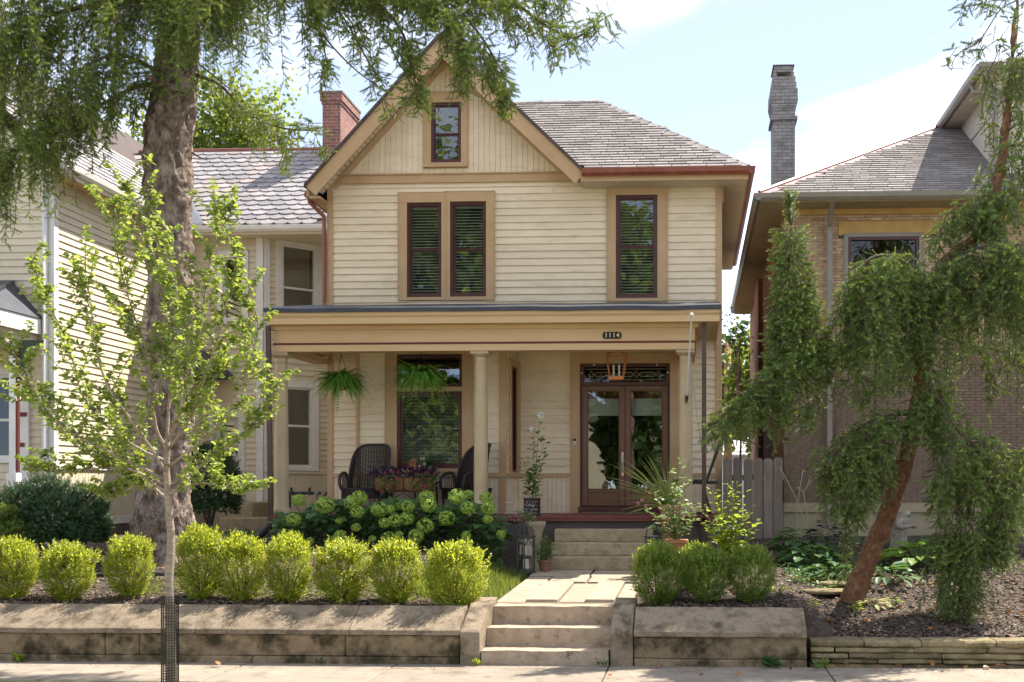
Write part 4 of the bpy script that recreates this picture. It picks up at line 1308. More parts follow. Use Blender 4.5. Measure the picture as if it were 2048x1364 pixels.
# brick chimney
M_REDBRICK = brickmat('old_red_brick', (0.30, 0.11, 0.075), (0.20, 0.085, 0.065), (0.33, 0.29, 0.26), .21, .072, 'XY+Z')
cx0, cx1, cy0, cy1 = X(645, 25.6), X(681, 25.6), 25.6, 26.95
zt = Z(183, 25.6, 660)
mb = MB(); mb.box(cx0, cx1, cy0, cy1, 7.5, zt-.28); mb.box(cx0-.02, cx1+.02, cy0-.02, cy1+.02, zt-.279, zt-.21); mb.box(cx0-.045, cx1+.045, cy0-.045, cy1+.045, zt-.209, zt-.05)
ch = mb.build('chimney', M_REDBRICK, nb)
mb = MB(); mb.box(cx0-.06, cx1+.06, cy0-.06, cy1+.06, zt-.049, zt); mb.build('cap', M_COPE, ch)
# front porch corner at the far left edge
pz_ = 4.5; px1 = -10.77
mb = MB(); mb.prism([(px1-4, 17.2, pz_+.16), (px1+.05, 17.2, pz_+.16), (px1-.45, 18.95, pz_+.75), (px1-4, 18.95, pz_+.75)], (0, .0, .06))
mb.add([(px1+.05, 17.2, pz_+.16), (px1+.05, 18.96, pz_+.16), (px1-.45, 18.95, pz_+.75)], [(0, 1, 2)])
mb.build('porch_roof', M_MEMB, nb)
mb = MB(); mb.box(px1-4, px1+.03, 17.24, 18.96, pz_-.10, pz_+.155); mb.build('porch_cornice', M_WHITE, nb)
mb = MB(); mb.box(px1-4, px1-.06, 17.34, 18.96, pz_-.36, pz_-.102); mb.build('porch_beam', M_CREAM2, nb)
for (qx, qy) in ((X(28, 17.5), 17.5),):
    mb = MB(); mb.box(qx-.05, qx+.05, qy-.05, qy+.05, 1.3, pz_-.365); mb.box(qx-.075, qx+.075, qy-.075, qy+.075, 1.3, 2.1); mb.box(qx-.07, qx+.07, qy-.07, qy+.07, 3.2, 3.28)
    post = mb.build('porch_post', M_WHITE, nb)
    mb = MB(); mb.box(qx+.051, qx+.075, qy-.03, qy+.03, 2.11, pz_-.37); mb.build('post_strip', M_DKRED, post)
    mb = MB(); mb.prism([(qx+.08, qy, pz_-.37), (qx+.45, qy, pz_-.37), (qx+.42, qy, pz_-.45), (qx+.18, qy, pz_-.62), (qx+.11, qy, pz_-1.0), (qx+.08, qy, pz_-1.0)], (0, .04, 0)); mb.build('bracket', M_DKGRN, post)
mb = MB(); FF.box(mb, XN-.62, XN-.38, 1.3, pz_-.4, .03, .09); pil = mb.build('pilaster', M_WHITE, nb)
mb = MB(); FF.box(mb, XN-.60, XN-.40, 3.05, 3.12, .091, .11); FF.box(mb, XN-.56, XN-.44, 2.55, 2.62, .091, .105); mb.build('pilaster_band', M_DKRED, pil)
window(FF, nb, W_N[0], W_N[1], W_N[2], W_N[3], (.09, .09, .06, .1), M_WHITE, M_WHITE, .05, rail=3.0, proud=.06, glass=glassmat('dim_glass', refl=.045, tint=(.6, .62, .6)))
mb = MB(); mb.box(px1-4, px1-.12, 17.45, 17.52, 2.12, 2.19); mb.build('rail', M_DKRED, nb)
# side stoop
stoop = thing('side_stoop', 'two worn concrete steps below the left neighbour\'s side door', 'steps', (X(470, 22.6), 22.6, 1.0))
for k, (a, b, y0, y1, z1) in enumerate(((428, 505, 22.3, 23.42, wz(1003)), (438, 535, 21.6, 22.29, Z(1035, 21.8, 480)))):
    mb = MB(); mb.box(X(a, y0), X(b, y0), y0, y1, .8, z1); bevel_obj(mb.build('step', M_STEP2, stoop), .02)

# ================================================================== brick house on the right
M_BRICKT = pmat('tan_roman_brick', (0.48, 0.335, 0.215), (0.40, 0.27, 0.165), scale=9, rough=0.85, bump=.3, bscale=50, rand=.20)
M_BRICKB = pmat('browner_roman_brick', (0.235, 0.165, 0.118), (0.18, 0.125, 0.09), scale=9, rough=0.85, bump=.3, bscale=50, rand=.20)  # browner tone for the lower courses
M_MORT  = pmat('mortar', (0.20, 0.14, 0.10), (0.16, 0.11, 0.08), scale=9, rough=0.95)
M_MORTB = pmat('dark_mortar', (0.15, 0.11, 0.09), (0.12, 0.09, 0.075), scale=9, rough=0.95)
M_SIDEBR= brickmat('side_brick', (0.38, 0.17, 0.075), (0.30, 0.125, 0.055), (0.25, 0.13, 0.08), .2, .055, 'YZ')
M_OCHRE = pmat('ochre_stone', (0.47, 0.29, 0.105), (0.40, 0.235, 0.08), scale=4, rough=.7, bump=.2)
M_BEIGE = pmat('beige_stone', (0.34, 0.28, 0.18), (0.28, 0.23, 0.145), scale=4, rough=.8, bump=.2)
M_TAUPE = pmat('taupe_gutter', (0.235, 0.205, 0.165), (0.20, 0.175, 0.14), scale=5, rough=.4, spec=.5)
M_GREYB = brickmat('grey_painted_brick', (0.30, 0.28, 0.26), (0.235, 0.215, 0.20), (0.15, 0.135, 0.125), .2, .075, 'XY+Z')
M_PINKFL= pmat('pink_flashing', (0.46, 0.30, 0.30), (0.36, 0.20, 0.21), scale=6, rough=.5)
YB = 20.0
XB = X(1567, YB)
rb = thing('brick_house', 'tan brick house with ochre stone lintels and hipped shingle roof on the right', 'house', (XB+2.5, 22, 1.0))
FBk = Fac((0, YB, 0), (1, 0, 0), (0, -1, 0))
kz = lambda py, px=1750: Z(py, YB, px)
ZB0, ZB1 = kz(1024), kz(430)
WB = (X(1696, YB), X(1838, YB), kz(648), kz(474))
WB2 = (X(1930, YB), X(2030, YB), kz(1010), kz(840))
XBE = 7.5
bwall = wall_core(FBk, 'front_wall', rb, XB, XBE, .7, ZB1+.4, [WB], M_MORTB, .2)
mbx = MB(); mbx.box(0, .185, .0005, .012, 0, .044); me1 = mbx.mesh('brick', M_BRICKT); 
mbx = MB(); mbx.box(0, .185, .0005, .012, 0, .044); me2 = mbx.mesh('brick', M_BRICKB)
spots = []
zz = ZB0; row = 0
while zz < ZB1:
    u = XB + .004 - (.096 if row % 2 else 0)
    while u < XBE-.1:
        segs = [(max(u, XB+.003), u+.185)]
        lint = (X(1676, YB), X(1878, YB), kz(470), kz(442))
        for h in (WB, lint):
            if h[2]-.025 < zz+.044 and h[3]+.004 > zz:
                segs = [q for (a_, b_) in segs for q in ((a_, min(b_, h[0]-.004)), (max(a_, h[1]+.004), b_)) if q[1]-q[0] > .02]
        for a_, b_ in segs: spots.append((a_, zz, (b_-a_)/.185))
        u += .193
    zz += .0505; row += 1
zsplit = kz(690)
vis = lambda s: abs(s[0]-X(1690, YB)) + .6*abs(s[1]-kz(520))
spots.sort(key=vis)
rest = {0: MB(), 1: MB()}
for q, (u, zz, sc) in enumerate(spots):
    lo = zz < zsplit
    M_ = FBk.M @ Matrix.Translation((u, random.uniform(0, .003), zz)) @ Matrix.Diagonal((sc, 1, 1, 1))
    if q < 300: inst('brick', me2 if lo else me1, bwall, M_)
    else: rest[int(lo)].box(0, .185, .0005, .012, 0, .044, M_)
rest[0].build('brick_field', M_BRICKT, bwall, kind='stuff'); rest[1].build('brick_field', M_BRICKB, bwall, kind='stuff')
mb = MB(); mb.box(XB, XB+.2, YB+.2, 31.8, .7, ZB1+.4); mb.build('side_wall', M_SIDEBR, rb)
for ya, yb_ in ((20.9, 21.5), (26, 27.5)):
    mb = MB(); mb.box(XB-.10, XB-.001, ya, yb_, .7, ZB1); mb.build('side_pilaster', M_SIDEBR, rb)
mb = MB(); FBk.box(mb, XB-.03, XBE, ZB1, kz(392), .003, .08); FBk.box(mb, XB-.05, XBE, kz(415), kz(404), .081, .14); mb.build('cornice', M_OCHRE, rb)
mb = MB(); FBk.box(mb, X(1676, YB), X(1878, YB), kz(470), kz(442), .003, .03); mb.build('lintel', M_OCHRE, rb)
mb = MB(); FBk.box(mb, X(1682, YB), X(1850, YB), kz(660), kz(648), .003, .06); mb.build('sill', M_OCHRE, rb)
window(FBk, rb, *WB, (.06, .06, .0, .05), M_TAUPE, M_OXBLOOD, .05, rail=kz(575), proud=.03, glass=glassmat('dim_glass', refl=.045, tint=(.6, .62, .6)))
mb = MB(); FBk.box(mb, XB-.01, XBE, kz(1024), kz(1006), .013, .09); FBk.box(mb, XB-.01, XBE, .6, kz(1024), .003, .05)
mb.build('water_table', M_BEIGE, rb)
mb = MB(); FBk.box(mb, XB-.01, XBE, zsplit-.06, zsplit+.05, .014, .04); mb.build('split_band', M_BRICKB, rb)  # band over the change of brick tone
mb = MB(); mb.box(XB+.22, XBE, YB+1.5, YB+1.6, 1, 7.3); mb.build('interior', M_DARK, rb)
GB = 19.4
ec = P(1521, 389, GB)
hw = 3.72
rx, ry = ec.x+hw, GB+hw
rz = Z(254, ry, 1885)
mb = MB()
mb.add([(ec.x, GB, ec.z), (XBE+2, GB, ec.z), (XBE+2, ry, rz), (rx, ry, rz), (ec.x, 32.0, ec.z), (rx, 32.0-hw, rz), (XBE+2, 32-hw, rz)],
       [(0, 1, 2, 3), (0, 3, 5, 4), (3, 2, 6, 5)])
broof = mb.build('main_roof', M_ROOFB, rb)
Bb = Vector((0, hw, rz-ec.z)).normalized()
shingle_plane(broof, Vector((ec.x, GB-.03, ec.z+.002)), (1, 0, 0), Bb, 5.2, Vector((0, hw, rz-ec.z)).length, .30, .128,
              lambda c: c.x > ec.x + (c.y-GB) + .12 and c.x < 5.9, M_ROOF, name='shingle', cap=300)
mb = MB(); a = Vector((ec.x-.02, GB-.02, ec.z)); b = Vector((rx, ry, rz)); up = Vector((0, 0, .03)); sdv = Vector((.10, -.10, -.03)); sdw = Vector((-.07, .07, -.03))
mb.add([a+up, b+up, b+sdv, a+sdv, b+sdw, a+sdw], [(0, 1, 2, 3), (0, 5, 4, 1)]); mb.build('hip_flashing', M_PINKFL, broof)
mb = MB(); mb.tube([a+Vector((0, 0, .04)), b+Vector((0, 0, .04))], .032, 6); mb.build('hip_roll', M_GUTTER, broof)
mb = MB(); gutter_prof(mb, (ec.x-.1, GB, ec.z), (XBE+1, GB, ec.z), (0, -1, 0)); mb.build('gutter', M_TAUPE, rb)
mb = MB(); gutter_prof(mb, (ec.x, GB-.1, ec.z-.002), (ec.x, 31.9, ec.z-.002), (-1, 0, 0)); mb.build('gutter', M_TAUPE, rb)
mb = MB(); mb.box(ec.x+.001, XBE, GB+.001, YB-.08, ec.z-.13, ec.z-.10); mb.box(ec.x+.001, XB-.001, YB-.08, 31.9, ec.z-.131, ec.z-.101); mb.build('eave_soffit', M_BEIGE, rb)
mb = MB(); x = X(1666, GB); mb.bar((x, 19.42, ec.z-.05), (x, 19.85, ec.z-.42), .085, .07, up=(0, 1, 0)); mb.bar((x, 19.87, ec.z-.42), (x, 19.87, 1.2), .085, .06, up=(0, 1, 0)); mb.build('downspout', M_TAUPE, rb)
# dormer block at the right edge
M_STUCCO = pmat('pale_stucco', (0.56, 0.50, 0.43), (0.50, 0.445, 0.38), scale=4, rough=.85, bump=.2)
dxl = rx + .30
dz = rz + .02
mb = MB(); mb.box(dxl, XBE, 20.2, 24, ec.z, dz-.05); mb.build('dormer_wall', M_STUCCO, rb)
mb = MB(); mb.box(dxl-.012, dxl-.001, 20.2, 22.3, dz-.62, dz-.59); mb.box(dxl+.05, XBE, 20.188, 20.199, dz-.5, dz-.47); mb.build('batten', M_TAUPE, rb)
mb = MB(); mb.add([(rx-.05, 19.75, dz), (XBE+1, 19.75, dz), (XBE+1, 22.2, dz+1.1), (dxl+1.6, 22.2, dz+1.1), (rx-.05, 24, dz), (dxl+1.6, 24, dz+1.1)], [(0, 1, 2, 3), (0, 3, 5, 4)]); mb.build('dormer_roof', M_ROOF, rb)
mb = MB(); mb.box(rx, XBE, 19.8, 24, dz-.10, dz-.06); mb.build('dormer_soffit', M_STUCCO, rb)
mb = MB(); gutter_prof(mb, (rx-.03, 19.75, dz+.0), (rx-.03, 23.2, dz+.0), (-1, 0, 0)); mb.build('dormer_gutter', M_TAUPE, rb)
mb = MB(); gutter_prof(mb, (rx-.13, 19.78, dz+.002), (XBE, 19.78, dz+.002), (0, -1, 0)); mb.build('dormer_gutter', M_TAUPE, rb)
mb = MB(); mb.tube([(rx-.06, 20.5, dz-.10), (rx-.02, 20.45, dz-.24), (dxl-.06, 20.15, dz-.30), (dxl-.05, 20.13, dz-.42), (dxl-.05, 20.13, ec.z+.3)], .045, 8); mb.build('dormer_downspout', M_TAUPE, rb)
# grey chimney
cy = 25.5
c0, c1 = X(1546, cy), X(1590, cy)
cz = lambda py: Z(py, cy, 1568)
mb = MB(); 
def ring(mb, e, za, zb): mb.box(c0-e, c1+e, cy-e, cy+.75+e, za, zb)
ring(mb, 0, 6.0, cz(240)); ring(mb, .05, cz(240)+.001, cz(233)); ring(mb, .005, cz(233)+.001, cz(222))
for k in range(5): ring(mb, .012+.012*k, cz(222-5*k)+.001, cz(217-5*k))
ring(mb, .055, cz(197)+.001, cz(178)); ring(mb, .03, cz(178)+.001, cz(165)); ring(mb, .01, cz(165)+.001, cz(153))
chm = mb.build('chimney', M_GREYB, rb)
mb = MB()
for (xa, ya) in ((c0+.05, cy+.05), (c1-.05, cy+.05), (c0+.05, cy+.7), (c1-.05, cy+.7)): mb.box(xa-.03, xa+.03, ya-.03, ya+.03, cz(153), cz(143))
mb.box(c0+.03, c1-.04, cy+.02, cy+.72, cz(143)+.001, cz(131)); mb.box(c0, c1-.01, cy-.01, cy+.75, cz(131)+.001, cz(129)); mb.build('chimney_cap', M_GREYB, chm)

# ================================================================== wooden fence between the houses
M_FENCE = pmat('weathered_cedar', (0.265, 0.215, 0.17), (0.19, 0.15, 0.12), scale=3, rough=.9, bump=.4, bscale=20, rand=.14, stretch=(9, 9, .7))
FY = 19.75
fence = thing('fence', 'grey weathered dog-eared picket fence between the two houses', 'fence', (X(1510, FY), FY, 1.0))
pxs = [1447, 1468, 1489, 1508, 1527, 1546]
for i, a in enumerate([1446, 1466, 1487, 1507, 1527, 1547]):
    w = X(a+18.4, FY)-X(a, FY); x0 = X(a, FY); zt = Z(916+random.uniform(-2, 2), FY, 1500); cc = .035
    mb = MB(); mb.prism([(x0, FY, .85), (x0+w, FY, .85), (x0+w, FY, zt-cc), (x0+w-cc, FY, zt), (x0+cc, FY, zt), (x0, FY, zt-cc)], (0, .02, 0))
    mb.build('picket', M_FENCE, fence)
for z0 in (1.2, 2.0):
    mb = MB(); mb.box(X(1446, FY), XB-.01, FY+.022, FY+.06, z0, z0+.09); mb.build('fence_rail', M_FENCE, fence)

# ================================================================== far things seen in the gap
pole = MB(); q = P(1457, 915, 38); top = P(1455, 686, 38)
pole.tube([(q.x, q.y, .9), top], [.15, .11], 10)
tag(pole.build('utility_pole', pmat('pole_wood', (.34, .19, .10), (.26, .14, .075), scale=5, rough=.9), smooth=True), 'brown wooden utility pole rising behind the fence', 'pole')
gar = thing('garage', 'small white garage with pale shingled roof behind the fence', 'garage', (3.2, 46, 1))
mb = MB(); mb.box(.8, 5.2, 46.0, 51, 1, Z(902, 46, 1490)); mb.build('wall', M_WHITE, gar)
zz0 = Z(913, 45.6, 1490); zz1 = Z(884, 48.5, 1490)
mb = MB(); mb.prism([(.5, 45.6, zz0), (5.5, 45.6, zz0), (5.5, 48.5, zz1), (.5, 48.5, zz1)], (0, 0, .08)); mb.build('roof', pmat('pale_shingles', (.42, .41, .41), (.36, .35, .35), scale=20, rough=.9), gar)
# ================================================================== leaf and twig templates
def twig_template(n=42, nl=.165, nw=.060, seed=1, tip=True):
    """a finger of needles: stubby, round-ended"""
    r = np.random.default_rng(seed); V, F_ = [], []
    for i in range(n):
        t = (i+.5)/n; a = i*2.39996 + r.uniform(-.3, .3)
        rad = np.array([math.cos(a), 0, math.sin(a)])
        fwd = .30 + 1.1*t**5
        d = rad + np.array([0, fwd, 0]); d /= np.linalg.norm(d)
        ln = nl*(1.08 - .35*t**6)*r.uniform(.85, 1.15)*(.75 if t < .06 else 1)
        b = np.array([0, t*.93, 0]); sd = np.cross(d, rad); sd /= np.linalg.norm(sd)+1e-9
        k = len(V)
        V += [b - sd*nw/2, b + sd*nw/2, b + d*ln]; F_.append((k, k+1, k+2))
    k = len(V)
    V += [np.array([math.cos(q)*.02, 0, math.sin(q)*.02]) for q in (0, 2.1, 4.2)] + [np.array([0, 1.0, 0])]
    F_ += [(k, k+1, k+3), (k+1, k+2, k+3), (k+2, k, k+3)]
    return np.array(V), np.array(F_)
TW = [twig_template(42, seed=s) for s in (1, 2, 3)]
LEAF = (np.array([(0,0,0), (-.27,.32,.07), (-.24,.68,.06), (0,1,-.06), (.24,.68,.06), (.27,.32,.07), (0,.5,-.01)], float),
        np.array([(0,6,1), (1,6,2), (2,6,3), (3,6,4), (4,6,5), (5,6,0)]))
LEAFW = (LEAF[0]*np.array([1.35, 1, 1.2]), LEAF[1])
LEAFN = (LEAF[0]*np.array([.6, 1, 1]), LEAF[1])
BLADE = (np.array([(-.5,0,0), (.5,0,0), (.35,.55,.02), (-.35,.55,.02), (0,1,.10)], float), np.array([(0,1,2), (0,2,3), (3,2,4)]))
QLEAF = (np.array([(0,0,0), (.5,.5,.12), (0,1,0), (-.5,.5,.12)], float), np.array([(0,1,2), (0,2,3)]))

def rdir(n, r):
    v = r.normal(size=(n, 3)); return v/np.linalg.norm(v, axis=1, keepdims=True)

def strew(name, tmpl, pos, D, scale, mat, parent, r, kind=None, smooth=False):
    """one crown mesh: template copies at pos along D"""
    pos, D = np.asarray(pos, float), np.asarray(D, float)
    M_ = frames(D, r.uniform(0, 2*np.pi, len(pos)))
    V, F_ = scatter(tmpl[0], tmpl[1], pos, M_, scale)
    return soup(name, V, F_, mat, parent, kind, smooth)

def lay(name, tmpl, pos, D, up, scale, mat, parent, kind=None, smooth=True):
    """like strew, but the leaf faces 'up' instead of rolling freely"""
    pos, D, up = np.asarray(pos, float), np.asarray(D, float), np.asarray(up, float)
    D = D/(np.linalg.norm(D, axis=1, keepdims=True)+1e-9)
    x = np.cross(D, up); x /= np.linalg.norm(x, axis=1, keepdims=True)+1e-9
    z = np.cross(x, D)
    V, F_ = scatter(tmpl[0], tmpl[1], pos, np.stack([x, D, z], axis=2), scale)
    return soup(name, V, F_, mat, parent, kind, smooth)

def poly_sample(pts, ds):
    pts = [np.array(p, float) for p in pts]; out = []
    tot = sum(np.linalg.norm(b-a) for a, b in zip(pts[:-1], pts[1:])); acc = 0
    for a, b in zip(pts[:-1], pts[1:]):
        L = np.linalg.norm(b-a); n = max(1, int(L/ds))
        for k in range(n):
            out.append((a+(b-a)*k/n, (b-a)/(L+1e-9), (acc+L*k/n)/tot))
        acc += L
    out.append((pts[-1], (pts[-1]-pts[-2])/np.linalg.norm(pts[-1]-pts[-2]), 1.0))
    return out
def smooth_poly(pts, n=6):
    """Catmull-Rom through the points"""
    pts = [np.array(p, float) for p in pts]
    q = [2*pts[0]-pts[1]] + pts + [2*pts[-1]-pts[-2]]; out = []
    for i in range(1, len(q)-2):
        for k in range(n):
            t = k/n
            out.append(.5*((2*q[i]) + (-q[i-1]+q[i+1])*t + (2*q[i-1]-5*q[i]+4*q[i+1]-q[i+2])*t*t + (-q[i-1]+3*q[i]-3*q[i+1]+q[i+2])*t**3))
    out.append(pts[-1]); return out

# ================================================================== big spruce on the left
M_BARK = pmat('spruce_bark', (0.25, 0.185, 0.145), (0.075, 0.052, 0.040), scale=12, rough=.95, bump=1.0, bscale=20, bdist=.07, stretch=(1, 1, .6),
              c3=(0.38, 0.32, 0.275), s3=7, t3=(.5, .68))
M_TWIGB = pmat('bare_twig_bark', (0.13, 0.09, 0.065), (0.09, 0.065, 0.05), scale=9, rough=.9)
M_SPR  = leafmat('spruce_needles', (0.115, 0.190, 0.048), (0.215, 0.280, 0.062), trans=.26, tcol=(.26, .30, .045), rand=.40, clump=2.2)
M_SPR2 = leafmat('weeping_spruce_needles', (0.090, 0.170, 0.058), (0.180, 0.255, 0.066), trans=.24, tcol=(.24, .26, .05), rand=.45, clump=2.6)

M_TIP = leafmat('spruce_tips', (0.20, 0.27, 0.06), (0.33, 0.36, 0.10), trans=.30, tcol=(.50, .52, .08), rand=.3, clump=2.2)
def rough_trunk(name, pts, rad, mat, parent, n=28, amp=.05, seed=0.0, per=.05, knots=()):
    P_ = poly_sample(smooth_poly(pts, 5), per)
    rr = np.interp([p[2] for p in P_], np.linspace(0, 1, len(rad)), rad)
    vs = []
    for (p, d, t), r_ in zip(P_, rr):
        d = Vector(d); x = d.cross(Vector((0, 1, 0))).normalized(); y = d.cross(x)
        for k in range(n):
            a = 2*math.pi*k/n
            q = Vector(p) + (x*math.cos(a)+y*math.sin(a))*r_
            w = mnoise.noise((q.x*3+seed, q.y*3, q.z*1.6))*amp*.8 - abs(mnoise.noise((q.x*14+seed, q.y*14, q.z*6)))*amp*.7 + mnoise.noise((q.x*9+seed, q.y*9, q.z*5))*amp*.45 + mnoise.noise((q.x*26, q.y*26, q.z*14+seed))*amp*.28
            if t < .10: w += (0.10-t)/.10*r_*.28*(1+.6*math.cos(5*a+seed))
            for (kp, kr, kh) in knots:
                dd = (q-kp).length/kr
                if dd < 1.6: w += kh*math.exp(-dd*dd*2.5) - kh*.7*math.exp(-dd*dd*14)
            vs.append(Vector(p) + (x*math.cos(a)+y*math.sin(a))*(r_+w))
    mb = MB(); m = len(P_)
    mb.add(vs, [(i*n+k, i*n+(k+1) % n, (i+1)*n+(k+1) % n, (i+1)*n+k) for i in range(m-1) for k in range(n)] + [tuple((m-1)*n+k for k in range(n))])
    return mb.build(name, mat, parent, smooth=True)

class Weeper:
    """collects hanging strands of needled twigs"""
    def __init__(s, seed, mul=1.5): s.mul = mul; s.r = np.random.default_rng(seed); s.pos, s.dir, s.sc, s.st = [], [], [], []
    def twig(s, p, d, L): s.pos.append(p); s.dir.append(d); s.sc.append(L)
    def strand(s, p, h, out, lean=(0, 0), tw=.14, step=.08, spread=.75):
        r = s.r; n = max(2, int(h/step)); q = np.array(p, float); pts = [q.copy()]
        sway = r.normal(0, .12, 2)
        for i in range(n):
            t = i/n
            d = np.array([out[0]*(1-t)**2*.9 + sway[0]*.5 + lean[0], out[1]*(1-t)**2*.9 + sway[1]*.5 + lean[1], -1.0*min(1, .25+1.6*t)])
            d /= np.linalg.norm(d)
            q = q + d*step; pts.append(q.copy())
            for c in range(2):
                a = r.uniform(0, 2*np.pi)
                td = d*r.uniform(.25, .95) + np.array([math.cos(a), math.sin(a), r.uniform(-.25, .5)])*spread
                s.twig(q + r.normal(0, .01, 3), td, tw*r.uniform(.6, 1.2)*(1.0-.3*t))
        s.st.append(pts)
    def limb(s, pts, h0, h1, bs=.17, lat=.22, tw=.14, top=1.0, dens=1.0, hs=None, lean=(0, 0)):
        """pts: polyline; bunches of strands hang along it, length h0..h1 (m); hs: length factor along the limb"""
        r = s.r
        for p, d, t in poly_sample(pts, bs):
            f = 1.0 if hs is None else float(np.interp(t, np.linspace(0, 1, len(hs)), hs))
            sdv = np.array([-d[1], d[0], 0]); sdv /= np.linalg.norm(sdv)+1e-6
            for k in range(max(1, int(round(dens*s.mul)))):
                if f <= .02: continue
                e = r.uniform(-1, 1)
                q = p + sdv*e*lat + d*r.uniform(-.5, .5)*bs + np.array([0, 0, -abs(e)*lat*.35 + r.normal(0, .03)])
                h = r.uniform(h0, h1)*f
                for m in range(4):
                    s.strand(q + r.normal(0, .055, 3), h*r.uniform(.55, 1.0), sdv[:2]*e*.8 + d[:2]*.25 + r.normal(0, .15, 2), lean, tw)
            for k in range(int(7*top*(1 if f > .02 else 0))):    # sprays along the top of the limb
                td = d*r.uniform(.2, 1) + np.array([r.normal(0, .6), r.normal(0, .6), r.uniform(-.25, .55)])
                s.twig(p + d*r.uniform(-.5, .5)*bs + np.array([r.normal(0, lat*.3), r.normal(0, lat*.3), r.uniform(-.02, .05)]), td, tw*r.uniform(.7, 1.15))
    def blob(s, px0, px1, py0, py1, Y0, dY, n, tw=.18, h=(.2, .5), shape=None):
        """a thick hanging mass filling a block of space"""
        r = s.r
        for k in range(n):
            px = r.uniform(px0, px1); t = r.uniform(0, 1)**1.2
            hh = r.uniform(*h); yy = Y0 + r.uniform(-dY, dY)
            top, bot = py0, py1
            if shape is not None:
                e = (px-px0)/(px1-px0); top = py0 + (py1-py0)*float(np.interp(e, np.linspace(0, 1, len(shape[0])), shape[0])); bot = py0 + (py1-py0)*float(np.interp(e, np.linspace(0, 1, len(shape[1])), shape[1]))
            py = top + max(0, bot-top-hh*165)*t
            s.strand(np.array(P(px, py, yy)), min(hh, max(.1, (bot-py)/165)), r.normal(0, .35, 2), tw=tw)
    def finish(s, parent, mat, crown='crown'):
        n = len(s.pos); pos, D, sc = np.array(s.pos), np.array(s.dir), np.array(s.sc)
        which = s.r.integers(0, 3, n); parts = []
        for k in range(3):
            m = which == k
            parts.append(scatter(TW[k][0], TW[k][1], pos[m], frames(D[m], s.r.uniform(0, 6.3, m.sum())), sc[m]))
        V, F_ = joinsoup(parts)
        o = soup(crown, V, F_, [mat, M_TIP], parent)
        nf = len(TW[0][1]); fi = np.arange(len(F_)) % nf; ti = np.arange(len(F_))//nf
        tipf = (fi > nf*.80) & (fi < nf-3) & (np.random.default_rng(3).random(n)[ti] < .6)
        o.data.polygons.foreach_set('material_index', tipf.astype(np.int32)); o.data.update()
        # the thin hanging wood inside the crown
        mb = MB()
        for pts in s.st:
            sub = pts[::5] + [pts[-1]]
            if len(sub) > 1: mb.tube(sub, [.006*(1-.6*i/len(sub)) for i in range(len(sub))], 3, cap=False)
        mb.build('hanging_twigs', M_TWIGB, parent, kind='stuff')
        print('twigs', n)

def pl(*a): return [np.array(P(x, y, yy)) for x, y, yy in a]
TY = 15.6
spr = thing('spruce_tree', 'towering spruce with thick rough grey-brown trunk in the left front yard', 'tree', tuple(P(325, 1112, TY)))
def kn(px, py, r, h):
    p = P(px, py, TY); return (Vector((p.x, p.y-.33, p.z)), r, h)
knots = [kn(335, 230, .10, .10), kn(315, 250, .08, .12), kn(372, 270, .08, .06), kn(330, 375, .09, .06), kn(375, 385, .10, .07), kn(298, 270, .10, .12), kn(350, 690, .10, .06), kn(340, 820, .1, .05)]
rough_trunk('trunk', pl((322, 1135, TY), (324, 1080, TY), (330, 980, TY), (340, 800, TY), (342, 600, TY), (338, 430, TY), (337, 300, TY), (345, 200, TY), (357, 100, TY), (360, 0, TY), (363, -160, TY), (365, -500, TY)),
            [.37, .345, .315, .29, .285, .30, .315, .275, .225, .19, .165, .10], M_BARK, spr, 64, .072, 1.7, .03, knots)
def branch(parent, pts, r0, r1, mat, n=7):
    sp = smooth_poly(pts, 5)
    mb = MB(); mb.tube(sp, [r0+(r1-r0)*i/(len(sp)-1) for i in range(len(sp))], n)
    return mb.build('branch', mat, parent, smooth=True)
W = Weeper(21, 1.1)
